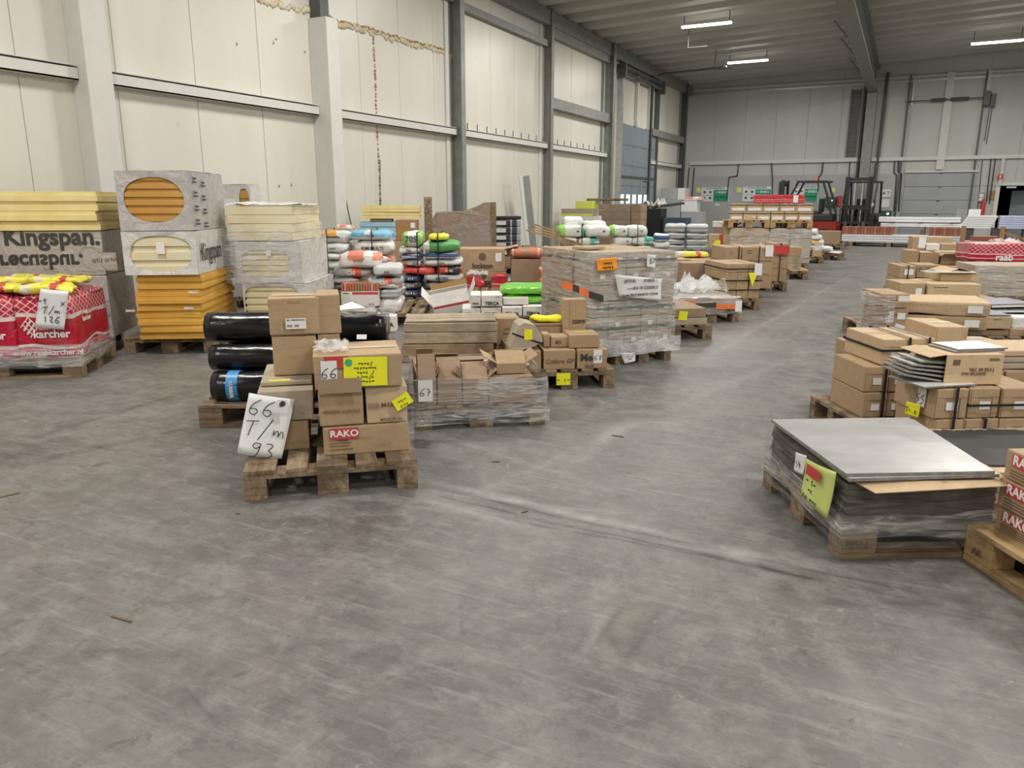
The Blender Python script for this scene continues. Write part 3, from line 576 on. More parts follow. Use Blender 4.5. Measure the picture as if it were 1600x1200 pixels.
for px, py in ((427, 68), (431, 62), (476, 82), (160, 30), (455, 290), (436, 292), (370, 70), (635, 200), (505, 100)):
    p = onX(px, py, XW); st(MB().box(-.001, .002, -.02, .02, -.006, .006).box(-.001, .002, .008, .018, -.006, .03).done('trim_scuff', 'steel_dark', None, (XW, p.y, p.z), rot=(random.uniform(-1, 1), 0, 0)))
# cable hanging beside the boxed column
m = MB(); m.tube([onX(*p, XW+.05) for p in ((531, 150), (532, 230), (538, 300), (545, 335), (549, 352))], .008); tag(m.done('hanging_cable', 'strap'), 'black cable hanging down the white wall beside the boxed column', 'cable')
m = MB(); m.tube([onX(*p, XW+.05) for p in ((594, 250), (594, 350))], .006); tag(m.done('hanging_cable', 'strap'), 'thin dark cord on the wall below the rusty crack', 'cable')
# blue sectional door on the left wall
dy0, dy1 = DOORY; dX = XW+.06
d = empty('door_1', (dX, dy0, 0)); st(d); L_ = dy1-dy0; nS = 6; zs = [DOORZ*i/nS for i in range(nS+1)]
wz0, wz1 = onX(990, 318, XW).z, onX(990, 304, XW).z
for i in range(nS):
    z0, z1 = zs[i]+.004, zs[i+1]-.004; m = MB(); wins = []
    if z0 < (wz0+wz1)/2 < z1:
        ys = [.05+.62*j for j in range(5)]; cur = 0
        m.box(0, .04, 0, L_, z0, wz0); m.box(0, .04, 0, L_, wz1, z1)
        for yy in ys: m.box(0, .04, cur, yy, wz0, wz1); wins.append((yy, yy+.44)); cur = yy+.44
        m.box(0, .04, cur, L_, wz0, wz1)
    else: m.box(0, .04, 0, L_, z0, z1, bev=.006)
    for yy in (.05, L_*.33, L_*.66, L_-.1): m.box(.04, .06, yy, yy+.05, z1-.05, z1+.03)
    o = m.done('door_section', 'door_blue', d)
    for a, b in wins: MB().box(.012, .02, a, b, wz0, wz1).done('window_pane', 'daylight_pane', o)
zb = onX(990, 277, XW).z; MB().box(.041, .07, .1, L_-.1, zb-.04, zb+.02).done('stiffener_bar', 'steel_dark', d)
MB().tube([(.07, L_*.58, wz1+.1), (.07, L_*.58, wz1+.45), (.07, L_*.8, wz1+.45), (.07, L_*.8, wz1+.1)], .014).done('step_handle', 'galv', d)
for i, yy in enumerate((dy0-.16, dy1+.01)):
    st(MB().box(XW+.001, XW+.16, yy, yy+.05, 0, 5.3).box(XW+.1, XW+.16, yy+.05, yy+.12, 0, 5.3).done(f'trim_door_track_{i+1}', 'galv' if i == 0 else 'steel_dark'))
for i, (px, wd) in enumerate(((992, .16), (1012, .14))):
    yy = onX(px, 150, XW).y; st(MB().box(XW+.001, XW+.1, yy, yy+wd, DOORZ+.02, 5.33).done(f'trim_post_{i+1}', 'steel_white'))
st(MB().box(XW+.02, XW+.22, dy0-.3, dy1+.3, 5.18, 5.26).cyl((XW+.2, dy0-.3, 5.05), (XW+.2, dy1+.2, 5.05), .05).box(XW+.1, XW+.3, dy0-.35, dy0-.2, 4.9, 5.3).box(XW+.1, XW+.3, dy1+.1, dy1+.25, 4.9, 5.3).done('trim_door_shaft', 'steel_dark'))
# back wall fittings
y = YB
PZ = onY(1200, 274, YB).z
st(MB().box(onY(1083, 280, YB).x, onY(1412, 280, YB).x-.35, y-.03, y-.001, 0, PZ).done('trim_plinth', 'plinth'))
gz = onY(1220, 253, YB).z
st(MB().box(XW+.22, -1.62, y-.12, y-.001, gz-.05, gz+.07).box(-1.26, XR, y-.12, y-.001, gz-.05, gz+.07).done('trim_girt_11', 'steel_white'))
for i, dz in enumerate((0, .13)): st(MB().box(XW+.2, XR, y-.06-.03*i, y-.001, 5.36+dz, 5.42+dz).done(f'trim_top_{i+1}', 'steel_white' if i else 'galv'))
def pipe(label, pts, r, mat='conduit', off=.05, cat='conduit', name='conduit'):
    tag(MB().tube([onY(a, b, y-off) for a, b in pts], r, n=8).done(name, mat), label, cat, 'conduits on the back wall')
pipe('dark conduit pair nearest the corner, left pipe, on the back wall', [(1077, 262), (1075, 285), (1074, 330)], .022)
pipe('dark conduit pair nearest the corner, right pipe, on the back wall', [(1085, 262), (1083, 285), (1080, 330)], .022)
pipe('kinked dark conduit beside the first green and white safety sign', [(1154, 257), (1152, 275), (1139, 277), (1136, 312)], .022)
pipe('dark conduit beside the second green and white safety sign', [(1205, 255), (1207, 280), (1206, 312)], .022)
pipe('kinked dark conduit above the red forklift on the back wall', [(1286, 253), (1284, 271), (1279, 277), (1278, 300)], .022)
pipe('thin dark conduit left of the grey column', [(1328, 252), (1326, 280)], .016)
pipe('kinked dark conduit between the grey column and the grey shutter, left', [(1398, 250), (1397, 270), (1401, 273), (1397, 330)], .02)
pipe('kinked dark conduit between the grey column and the grey shutter, right', [(1404, 250), (1403, 267), (1409, 272), (1404, 330)], .02)
pipe('thick black downpipe left of the grey column', [(1354, 128), (1352, 140), (1339, 278)], .05, 'steel_dark', .1)
pipe('thick black downpipe right of the grey column', [(1388, 113), (1378, 200), (1367, 284)], .05, 'steel_dark', .1)
pipe('thin cable dropping from the shutter operator, left one', [(1546, 170), (1538, 220)], .012)
pipe('thin cable dropping from the shutter operator, right one', [(1551, 165), (1541, 225)], .012)
pipe('dark cable below the rail, between shutter and doorway, left', [(1535, 250), (1527, 330)], .014); pipe('dark cable below the rail, between shutter and doorway, middle', [(1549, 245), (1541, 315)], .02)
pipe('dark cable below the rail, between shutter and doorway, right', [(1556, 243), (1546, 318)], .02)
pipe('white post above the dark doorway frame', [(1568, 248), (1562, 290)], .06, 'steel_white', .08, 'post', 'wall_post')
a, b = onY(1338, 140, y), onY(1326, 245, y)
m = MB().box(a.x-.14, a.x-.10, y-.08, y-.01, b.z, a.z).box(a.x+.14, a.x+.18, y-.08, y-.01, b.z, a.z)
for i in range(14): m.box(a.x-.1, a.x+.14, y-.06, y-.01, b.z+(a.z-b.z)*i/14, b.z+(a.z-b.z)*i/14+.14)
tag(m.done('cable_ladder', 'steel_dark'), 'dark vertical cable ladder high on the back wall left of the column', 'cable ladder')
# grey shutter in the back wall
sx0, sx1 = onY(1412, 300, y).x, onY(1524, 300, y).x; sz = onY(1470, 270, y).z
d = empty('door_2', (sx0, y-.06, 0)); st(d); nS = 5
for i in range(nS):
    m = MB().box(0, sx1-sx0, 0, .04, sz*i/nS+.006, sz*(i+1)/nS-.006, bev=.01)
    for q in range(1, 4): m.box(.02, sx1-sx0-.02, -.006, 0, sz*(i+q/4)/nS-.012, sz*(i+q/4)/nS)
    o = m.done('door_section', 'door_grey', d); MB().box((sx1-sx0)/2-.05, (sx1-sx0)/2+.05, -.02, -.007, sz*(i+1)/nS-.04, sz*(i+1)/nS-.01).done('hinge', 'steel_dark', o)
st(MB().box(sx0-.02, sx1+.02, y-.12, y-.02, sz+.01, sz+.07).done('trim_door_head', 'steel_white'))
for i, (p0, p1, mt, wd) in enumerate((((1424, 117), (1410, 330), 'steel_dark', .05), ((1543, 112), (1518, 330), 'steel_dark', .06), ((1430, 118), (1424, 165), 'galv', .05), ((1548, 108), (1543, 142), 'steel_white', .10), ((1487, 113), (1467, 265), 'steel_white', .24))):
    A = onY(*p0, y); A2 = onY(*p1, y); z0 = 0 if p1[1] > 300 else A2.z
    st(MB().box(A.x-wd/2, A.x+wd/2, y-.1, y-.001, z0, A.z).done(f'trim_shutter_{i+1}', mt))
a, b = onY(1414, 161, y-.15), onY(1554, 150, y-.15); zc = (a.z+b.z)/2
m = MB().cyl((a.x, y-.2, zc), (b.x, y-.2, zc), .018, n=8)
for p0, p1 in ((1454, 1478), (1485, 1514)):
    u0, u1 = onY(p0, 156, y).x, onY(p1, 155, y).x; m.cyl((u0, y-.2, zc), (u1, y-.2, zc), .055, n=12)
m.box(b.x-.3, b.x-.1, y-.3, y-.1, zc-.25, zc+.18).box(b.x-.12, b.x+.05, y-.3, y-.1, zc-.3, zc+.1); st(m.done('trim_torsion_shaft', 'steel_dark'))
# dark doorway with a pale door leaf inside
st(MB().box(OX0-.12, OX0, y-.05, y+.02, 0, OZ+.1).box(OX0, OX1, y-.05, y+.02, OZ, OZ+.1).done('door_frame_3', 'steel_white'))
st(MB().box(3.25, 4.6, y+.9, y+.95, .0, 1.72).done('door_3', 'door_blue'))
tag(MB().box(0, .28, 0, .05, 0, .05).done('door_closer', 'steel_white', None, (OX0+.18, y-.05, OZ-.08)), 'pale closer bar at the top of the dark doorway', 'door closer')
def wallsign(px0, py0, px1, py1, mat, label, cat='sign', name='wall_sign', parts=(), off=.045, txt=None, tm='ink', kind=None, th=.012):
    A = onY(px0, py0, y-off); B_ = onY(px1, py1, y-off); w_, h_ = B_.x-A.x, A.z-B_.z
    o = MB().box(0, w_, -th, 0, 0, h_, bev=.002).done(name, mat, None, (A.x, y-off+.01, B_.z)); tag(o, label, cat)
    for (u0, v0, u1, v1, mt) in parts:
        if mt == 'dot':
            r_ = (u1-u0)*w_/2; MB().cyl(((u0+u1)/2*w_, -th-.004, (v0+v1)/2*h_), ((u0+u1)/2*w_, -th, (v0+v1)/2*h_), r_, n=20).done('pictogram', 'steel_dark', o)
        else: MB().box(u0*w_, u1*w_, -th-.003, -th, v0*h_, v1*h_).done('sign_panel', mt, o)
    for (s_, u, v, sz_, m_) in (txt or ()): text(s_, m_, o, sz_*h_, (u*w_, -th-.006, v*h_), bold=.02)
    return o
SG = ((.45, .02, .98, .82, 'sign_green'), (.08, .54, .17, .8, 'dot'), (.29, .54, .38, .8, 'dot'), (.08, .12, .17, .38, 'dot'), (.29, .12, .38, .38, 'dot'), (.48, .3, .95, .34, 'sign_white'), (.05, .43, .42, .45, 'print_navy'))
TX = (('ACCULADERUIMTE', .5, .92, .15, 'sign_blue'), ('+ EHBO', .72, .65, .22, 'print_white'))
wallsign(1096, 293, 1138, 315, 'sign_white', 'green and white safety sign on the back wall, the one nearest the corner', parts=SG, txt=TX)
wallsign(1161, 292, 1204, 315, 'sign_white', 'green and white safety sign on the back wall behind the red bundle', parts=SG, txt=TX)
wallsign(1240, 291, 1277, 315, 'sign_white', 'green and white safety sign behind the red forklift mast', parts=SG, txt=TX)
for px, lb in ((1088, 'yellow square sign left of the first safety sign'), (1151, 'yellow square sign between the two safety signs'), (1297, 'yellow square sign right of the red forklift')):
    wallsign(px, 293, px+8, 301, 'sign_yellow', lb, parts=((.3, .3, .7, .7, 'sign_white'),))
wallsign(1378, 296, 1391, 308, 'sign_white', 'white sign with black marks right of the black forklift', txt=(('A T', .5, .5, .55, 'ink'),)); wallsign(1378, 311, 1389, 324, 'sign_white', 'plain small white notice below the black and white sign')
wallsign(1118, 318, 1124, 322, 'sign_white', 'tiny white plate on the grey plinth below the first safety sign')
wallsign(1559, 272, 1567, 280, 'label_red', 'small red fire sign above the dark doorway', parts=((.4, .2, .6, .8, 'sign_white'),), off=.14); wallsign(1529, 301, 1537, 315, 'steel_grey', 'grey push button box between shutter and doorway', cat='switch box', name='button_box', parts=((.2, .5, .8, .85, 'sign_white'), (.2, .1, .8, .4, 'sign_white')), th=.08, off=.02)
wallsign(1546, 298, 1556, 312, 'card_orange', 'brown cardboard notice beside the dark doorway', off=.02)
for px, py, lb in ((1290, 308, 'green forklift charger with a glowing lamp right of the red forklift'), (1376, 329, 'dark forklift charger with a glowing lamp right of the black forklift')):
    o = wallsign(px, py, px+16, py+14, 'truck_green', lb, cat='charger', name='battery_charger', th=.25, off=.02); A = onY(px+11, py+5, y-.28)
    MB().cyl((0, -.262, 0), (0, -.25, 0), .03).done('indicator_lamp', 'lamp_tube', o, (A.x-o.location.x, 0, A.z-o.location.z))
o = wallsign(1309, 306, 1314, 322, 'label_red', 'red fire extinguisher board right of the green charger', cat='fire extinguisher', name='extinguisher_board', th=.06)
# ceiling lamps: twin tubes in a white housing, hung below the roof
first = None; names = {(-4.8, 20.1): 'lit fluorescent ceiling lamp nearest the left wall, higher in the photo', (-4.8, 25.7): 'lit fluorescent ceiling lamp closest to the back left corner', (1.75, 25.7): 'lit fluorescent ceiling lamp right of the long roof beam'}
for lx in LAMP_X:
    for ly in LAMP_Y:
        z = 5.56
        if first is None:
            t = empty('ceiling_lamp'); MB().box(-.62, .62, -.05, .05, .0, .05, bev=.01).done('lamp_housing', 'lamp_house', t)
            for s in (-.034, .034): MB().cyl((-.6, s, -.02), (.6, s, -.02), .022, n=10).done('lamp_tube', 'lamp_tube', t)
            for s in (-.55, .55): MB().box(s-.01, s+.01, -.01, .01, .05, .3).done('hanger', 'steel_dark', t)
            li = bpy.data.lights.new('tube_light', 'AREA'); li.shape = 'RECTANGLE'; li.size = 1.2; li.size_y = .12; li.energy = LAMP_W; li.color = (1, .965, .9)
            put('tube_light', li, t, (0, 0, -.055)); first = t
        else: t = copytree(first)
        t.location = (lx, ly, z); tag(t, names.get((lx, ly), 'lit fluorescent ceiling lamp outside the view'), 'ceiling lamp', 'fluorescent ceiling lamps')
for (a, b, lb) in (((1076, 55), (1105, 88), 'first'), ((1118, 92), (1122, 105), 'second')):
    A = G(a[0], a[1], 5.5); B_ = Vector((A.x, A.y, 5.2)); tag(MB().cyl(A+Vector((0, 0, .35)), B_, .012, n=8).cyl(B_, B_+Vector((.5, 0, 0)), .012, n=8).done('wire_bracket', 'steel_dark'), f'thin dark bracket hanging beside the {lb} ceiling lamp', 'bracket')
A = onX(1028, 118, XW+.3); tag(MB().tube([A, Vector((XW+.6, A.y-.2, A.z+.02)), Vector((-6.3, 25.9, 5.44)), Vector((-5.45, 25.75, 5.46))], .03).done('cable_run', 'steel_dark'), 'dark cable run from the left door to the far ceiling lamp', 'cable')
# ============================================================ LEFT ROW, NEAR GOODS
PZ0 = .1445
# --- red bundles on the far left pallet
f = F(130, 590, 36, right=1.2)
pallet(f, 'wooden pallet under the red printed bundles at the left edge', q='x')
a_, b_, ly_, zt_ = f.fit(24, 572, 127, 470, PZ0, .0)
def rkbundle(x0, x1, y0, y1, z1, label, txt):
    w_, d_, h_ = x1-x0, y1-y0, z1-PZ0; m = MB().box(-w_/2, w_/2, -d_/2, d_/2, 0, h_); bmesh.ops.subdivide_edges(m.bm, edges=m.bm.edges[:], cuts=14, use_grid_fill=True)
    s = rs()
    for v in m.bm.verts:
        q = Vector(noise.noise_vector(v.co*3.1+Vector((s, 0, s)))); e = min(1, min(w_/2-abs(v.co.x), d_/2-abs(v.co.y))/.08)
        if v.co.z > h_*.98: v.co.z += -.05*(1-e)+q.z*.03
        v.co.x *= 1-.08*(1-abs(v.co.z/h_-.4)) *0; v.co += Vector((q.x*.02, q.y*.02, 0))
        k_ = max(0, (v.co.z/h_-.75))*4; v.co.x -= math.copysign(.03*k_**2, v.co.x)*(abs(v.co.x) > w_*.4); v.co.y -= math.copysign(.03*k_**2, v.co.y)*(abs(v.co.y) > d_*.4)
        if v.co.z < .001: v.co.z = .001
    o = m.done('insulation_bundle', 'redbag', None, f.P((x0+x1)/2, (y0+y1)/2, PZ0), f.a, smooth=True); tag(o, label, 'insulation bundle')
    for (s_, x, z, sz, bl) in txt: text(s_, 'print_white', o, sz, (x*w_, -d_/2-.022, z*h_), bold=bl)
    return o
Z1 = onX(111, 455, (f.P(1.17, .02)).x).z
xs = f.hit(24, 520, 0)[0]
o1 = rkbundle(xs+.005, 1.17, .02, .77, Z1, 'shrink-wrapped red and white printed bundle with a white paper sign on its front', [('raab', -.03, .49, .055, .02), ('karcher', .12, .39, .085, .03), ('www.raabkarcher.nl', .02, .12, .062, .02)])
w1 = 1.17-xs
for i in range(3):
    for j in range(3):
        MB().poly([(0, 0, .0), (.02, 0, .028), (0, 0, .056), (-.02, 0, .028), (-.012, 0, .028), (0, 0, .045), (.012, 0, .028), (0, 0, .012)], Vector((0, -.002, 0))).done('printed_mark', 'print_white', o1, (-.36*w1+(i+j)*.022, -.75/2-.02, Z1*.32+(i-j)*.028+.02))
text('karcher', 'print_white', o1, .055, (w1/2+.022, -.15, .44*Z1), rz=PI/2, bold=.02); text('raab', 'print_white', o1, .035, (w1/2+.022, -.15, .51*Z1), rz=PI/2, bold=.02)
o2 = rkbundle(xs-1.0, xs-.005, .02, .77, Z1-.01, 'shrink-wrapped red and white printed bundle cut off by the left edge of the photo', [('karcher', .30, .39, .085, .03), ('www.raabkarcher.nl', .14, .12, .062, .02)])
for i, (x, y, a) in enumerate(((.95, .2, .1), (.93, .52, -.1), (.52, .22, .3), (.35, .5, 0), (.0, .25, .1), (.62, .62, .2))):
    bag(f.P(x, y, Z1-.025+.035*(i in (1, 3, 5))), f.a+a, .42, .30, .07, 'yellowbag', 'yellow printed bag lying on the red bundles, '+('at their right front corner', 'at their right rear corner', 'in front of the middle', 'middle rear', 'nearest the left edge', 'behind the paper sign')[i], 'yellow bags on the red bundles', wr=.03)
film(f, xs-1.0, 1.17, .02, .77, .09, PZ0+.13, 'clear stretch film around the foot of the red bundles', 'film', g=.035, amp=.012, nz=5)
def paper(f, pts, ly, hd, label, mat='paper', h=.07, curl=.01, name='paper_sign', hx=.5, hz=.5, parts=None, lys=None, th=.003, inkm='ink'):
    """a loose sheet whose corners (pixels: TL, TR, BR, BL) lie at given local depths"""
    lys = lys or [ly]*4; q = [];
    for (px, py), l_ in zip(pts, lys): x, z = f.hit(px, py, l_); q.append(Vector((x, l_, z)))
    m = MB(); nn = 8; g = []
    for j in range(nn+1):
        row = []
        for i in range(nn+1):
            u, v = i/nn, j/nn; p = (q[0]*(1-u)+q[1]*u)*(1-v)+(q[3]*(1-u)+q[2]*u)*v; b_ = math.sin(PI*u)*curl-curl*.6*math.sin(PI*v*.9+.2)
            row.append(m.bm.verts.new((p.x, p.y-b_, p.z)))
        g.append(row)
    for j in range(nn):
        for i in range(nn): m.bm.faces.new((g[j][i], g[j][i+1], g[j+1][i+1], g[j+1][i]))
    r_ = bmesh.ops.extrude_face_region(m.bm, geom=m.bm.faces[:]); bmesh.ops.translate(m.bm, vec=(0, .0008, 0), verts=[v for v in r_['geom'] if isinstance(v, bmesh.types.BMVert)])
    c = sum(q, Vector())/4
    for v in m.bm.verts: v.co -= c
    o = m.done(name, mat, None, f.P(c.x, c.y, c.z), f.a, smooth=True); tag(o, label, 'sign')
    ex = (q[1]-q[0]+q[2]-q[3]).normalized(); ang = -math.atan2(ex.z, ex.x)
    mv = (q[0]+q[1]-q[2]-q[3]).normalized(); lean = math.atan2(-mv.y, mv.z)
    if hd: hand(hd, o, h, (0, -.003-curl*1.1, 0), mat=inkm, th=th, rot=(lean, ang, 0))
    return o
paper(f, ((63, 451), (107, 455), (100, 515), (54, 511)), -.03, ['~t  x', 'T/m', '126'], 'white handwritten paper sign taped to the front of the red bundle', h=.05)
# --- Kingspan packs behind the red bundles
f2 = F(130, 590, 36, right=1.2); L2 = 1.02
pallet(f2, 'wooden pallet behind the red bundles', x=-.25, y=L2, q='x')
a, b, ly, z = f2.fit(-60, 512, 171, 433, PZ0, L2+.02); a = max(a, -.42)
low = boxmesh(b-a, .75, z-PZ0-.004).done('insulation_pack', 'packfilm_grey', None, f2.P((a+b)/2, ly+.375, PZ0), f2.a); tag(low, 'grey film wrapped insulation pack beneath the big lettered pack', 'insulation pack')
z2 = f2.hit(171, 360, ly)[1]
mid = boxmesh(b-a, .75, z2-z-.004).done('insulation_pack', 'packfilm_tan', None, f2.P((a+b)/2, ly+.375, z), f2.a); tag(mid, 'grey-beige insulation pack with huge black lettering, behind the red bundles', 'insulation pack')
bx = lambda px, py: f2.hit(px, py, ly)[0]-(a+b)/2
text('Kingspan.', 'print', mid, .205, (bx(82, 380), -.379, f2.hit(82, 371, ly)[1]-z), bold=.03, sx=1.0, cut=(z2-z)-(f2.hit(82, 371, ly)[1]-z)-.004); text('recusbur.', 'print', mid, .18, (bx(66, 410), -.379, f2.hit(66, 408, ly)[1]-z), bold=.03, rot=(-PI/2, 0, 0), sx=1)
MB().box(bx(150, 410), bx(183, 410), -.380, -.378, .04, .2).box(bx(153, 410), bx(181, 410), -.381, -.380, .05, .19).done('label_frame', 'packfilm_tan', mid); text('II/03 III IVII', 'print_brown', mid, .05, (bx(166, 412), -.3825, .13))
boards(f2, max(-.38, f2.hit(-200, 330, ly)[0]), f2.hit(153, 330, ly-.02)[0], ly-.02, .78, z2, f2.hit(152, 299, ly-.02)[1], 4, 'foam_yellow', 'long yellow foam board on the big lettered pack', 'long yellow foam boards', jitter=.012)
# --- orange board stack
f = F(195, 553, 32)
pallet(f, 'wooden pallet under the orange foam boards')
a, b, ly, z = f.fit(214, 531, 317, 430, PZ0)
boards(f, a, b, ly, 1.1, PZ0, z, 9, 'foam_orange', 'orange foam board in the stack under the window packs', 'orange foam boards', jitter=.018)
p = pack(f, 192, 429, 307, 361, z+.002, 1.1, 'white film pack with an oval window showing cream boards, on the orange boards', 'foam_cream', 3, 'packfilm_white', ly=ly-.02, win=(.10, .93, .08, .90))
quad('paper_label', 'paper', p.o, .07, .10, (.01, -p.d/2-.004, p.h*.62), (0, 0, 0)); text('Kingspan', 'print', p.o, .22, (p.w/2+.012, -p.d*.12, p.h*.48), rz=PI/2, bold=.012, sx=.8)
p2 = pack(f, 183, 362, 295, 266, p.z1+.002, 1.1, 'grey film pack with an oval window showing brown boards, topmost on the orange stack', 'foam_brown', 7, 'packfilm_grey', ly=ly-.02, win=(.09, .93, .14, .90), sup=2.2)
for i in range(4):
    for j in range(2): text('Kingspan\nKooltherm', 'print_navy', p2.o, .032, (p2.w/2+.012, -.38+.24*j, p2.h*(.86-.24*i)-.03*j), rz=PI/2)
for i, (px, py) in enumerate(((303, 456), (205, 485), (296, 481))):
    x, z_ = f.hit(px, py, ly-.005); tag(MB().box(-.04, .04, -.004, 0, -.01, .01).jit(.004, 30).done('torn_film_scrap', 'packfilm_white', None, f.P(x, ly-.022, z_), f.a), 'torn white film scrap on the front of the orange boards, '+('upper', 'left', 'lower right')[i], 'film scrap')
# --- cream board stack
f = F(381, 507, 26, z=PZ0)
pallet(f, 'wooden pallet under the cream foam packs', x=-.05)
p3 = pack(f, 381, 507, 485, 442, PZ0, 1.0, 'white film insulation pack of cream boards, lowest of three', 'foam_cream', 6, 'packfilm_white', ly=0, win=(.02, .84, .03, .92), sup=5)
p4 = pack(f, 369, 441, 472, 377, p3.z1+.002, 1.0, 'white film insulation pack with an oval window, middle of the cream stack', 'foam_cream', 7, 'packfilm_white', ly=.0, win=(.08, .80, .12, .80), sup=3.4)
a, b, ly, z = f.fit(354, 375, 458, 322, p4.z1+.002, 0)
boards(f, a, b, 0, 1.0, p4.z1+.004, z, 4, 'foam_cream', 'cream foam board in the open pack on the cream stack', 'cream foam boards in the opened pack', jitter=.004, groove=False)
crumple(f, a, b+.03, 0, 1.0, z+.002, .05, 'torn white film lying over the top of the cream board stack', 'packfilm_white')
quad('paper_label', 'paper', p4.o, .05, .06, (0, -p4.d/2-.004, p4.h*.72), (0, 0, 0))
film(f, a, b, 0, 1.0, p3.z1, p4.z1+.15, 'loose clear film sheath around the cream board stack', 'film', g=.045, amp=.03, nz=8)
f = F(345, 500, 26); x0, z1 = f.hit(346, 290, 1.0); x1, z0 = f.hit(390, 352, 1.0)
pallet(f, 'wooden pallet at the wall behind the cream boards', x=x0+.0, y=1.02, wid=.5, dep=.6)
o = boxmesh(x1-x0+.1, .42, z0-PZ0-.004, amp=.01).done('insulation_pack', 'packfilm_grey', None, f.P((x0+x1)/2+.03, 1.24, PZ0), f.a); tag(o, 'grey wrapped pack by the wall behind the cream boards, lower one', 'insulation pack')
p5 = pack(f, 346, 345, 391, 288, z0, .42, 'small white film pack with a brown opening, by the wall behind the cream boards', 'foam_brown', 3, 'packfilm_white', ly=1.02, win=(.62, .96, .3, .9))
quad('paper_label', 'paper', p5.o, .16, .2, (-.08, -p5.d/2-.004, p5.h*.45), (0, 0, 0))
# --- black rolls
f = F(312, 669, 28)
pallet(f, 'wooden pallet under the black film rolls', q='x')
zr = f.hit(327, 583, .05)[1]; r_ = (zr-PZ0)/2
def roll(x0, x1, y, z, r, label, mat='blackfilm', band=False, group=None):
    m = MB(); n_ = 24; k_ = 20; s = rs(); rows = []
    for i in range(k_+1):
        t = i/k_; e = 1-.05*max(0, abs(t-.5)*2-.93)/.07; row = []
        for j in range(n_):
            a_ = 2*PI*j/n_; q = noise.noise(Vector((math.cos(a_)*2, math.sin(a_)*2, t*9+s))); rr_ = r*e*.985+q*.006; row.append(m.bm.verts.new((-(x1-x0)/2+(x1-x0)*t, math.cos(a_)*rr_, math.sin(a_)*rr_+r)))
        rows.append(row)
    for i in range(k_):
        for j in range(n_): m.bm.faces.new((rows[i][j], rows[i][(j+1) % n_], rows[i+1][(j+1) % n_], rows[i+1][j]))
    m.bm.faces.new(rows[0][::-1]); m.bm.faces.new(rows[-1])
    o = m.done('film_roll', mat, None, f.P((x0+x1)/2, y, z), f.a, smooth=True); tag(o, label, 'roll', group)
    MB().cyl(((x1-x0)/2-.01, 0, r), ((x1-x0)/2+.002, 0, r), .035, n=16).cyl((-(x1-x0)/2-.002, 0, r), (-(x1-x0)/2+.01, 0, r), .035, n=16).done('core_tube', 'card', o)
    if band:
        bx_ = .13-(x1-x0)/2; mm = MB(); mm.cyl((bx_-.035, 0, r), (bx_+.035, 0, r), r*1.012, n=32); mm.done('printed_band', 'label_blue', o)
        MB().box(bx_-.025, bx_-.005, -.0, .001, 0, .001)
        text('RUBBER', 'print_white', o, .03, (bx_, -r*1.02-.004, r), rot=(PI/2, PI/2, 0), bold=.02)
    return o
xa = f.hit(327, 605, .02)[0]; g_ = 'black film rolls stacked on a pallet'
roll(xa, 1.16, .02+r_, PZ0, r_, 'black roll with a blue printed band, front of the bottom row', band=True)
roll(xa+.05, 1.15, .02+3*r_+.01, PZ0, r_, 'black film roll in the bottom row, second from the front', group=g_)
roll(xa+.05, 1.15, .02+5*r_+.02, PZ0, r_, 'black film roll in the bottom row, at the rear', group=g_)
zz = PZ0+r_*1.78
roll(f.hit(325, 565, .13)[0], 1.14, .02+2*r_+.005, zz, r_*.9, 'black film roll resting on the banded roll, middle row', group=g_)
roll(xa+.02, 1.15, .02+4*r_+.015, zz, r_*.9, 'black film roll in the middle row, rear', group=g_)
roll(f.hit(313, 530, .18)[0], 1.12, .05+3*r_, zz+r_*1.66, r_*1.05, 'thick shiny black film roll on top of the pile', group=g_)
rr2 = roll(xa+.35, 1.10, .06+5*r_+.03, zz+r_*1.7, r_*.85, 'thin black film roll on top of the pile, at the rear', group=g_)
x, z_ = f.hit(571, 523, .1); q = quad('paper_label', 'paper', None, .06, .03, f.P(x-.02, .08, z_-.01), (-.5, 0, f.a)); tag(q, 'small white label on the black film roll right of the tall cartons', 'label')
crumple(f, .80, 1.2, .12, .5, zz+r_*3.62, .05, 'shredded grey foil scraps at the right end of the black rolls', 'film_grey', n=12)
q = MB().poly([(-.13, 0, 0), (.13, .02, .02), (.02, .16, .04)], Vector((0, 0, .002))).done('paper_sheet', 'paper', None, f.P(.86, .30, zz+r_*3.8), f.a); tag(q, 'folded white paper lying on the black rolls', 'paper')
# --- pallet with lot 66
f = F(383, 784, 40); F66 = f
pallet(f, 'old wooden pallet in the foreground carrying the cartons of lot 66')
b1 = B(f, 505, 713, 640, 668, PZ0, .62, 'brown carton with a red and white printed brand panel, lowest on the foreground pallet', tape=False)
k_ = quad('red_panel', 'label_red', b1.o, .135, .055, (-b1.w/2+.10, -b1.d/2-.004, b1.h*.76), (0, 0, 0), label='red printed panel'); text('RAKO', 'print_white', k_, .045, (0, -.0025, 0), bold=.03, sx=1.1)
text('Objekta', 'print', b1.o, .016, (-b1.w/2+.09, -b1.d/2-.004, b1.h*.53))
MB().box(-b1.w/2+.03, -b1.w/2+.13, -b1.d/2-.003, -b1.d/2-.0015, b1.h*.42, b1.h*.44).box(-b1.w/2+.03, -b1.w/2+.12, -b1.d/2-.003, -b1.d/2-.0015, b1.h*.32, b1.h*.34).box(-b1.w/2+.03, -b1.w/2+.14, -b1.d/2-.003, -b1.d/2-.0015, b1.h*.2, b1.h*.22).done('printed_marks', 'print_brown', b1.o)
b2 = B(f, 497, 664, 569, 613, b1.z1+.001, .34, 'open-flapped brown carton above the red-panelled one, left of a pair', ly=b1.ly+.01, mat='card', tape=False); quad('front_flap', 'card_dark', b2.o, b2.w*.94, .07, (0, -b2.d/2-.036, b2.h+.036), (-.06, 0, 0))
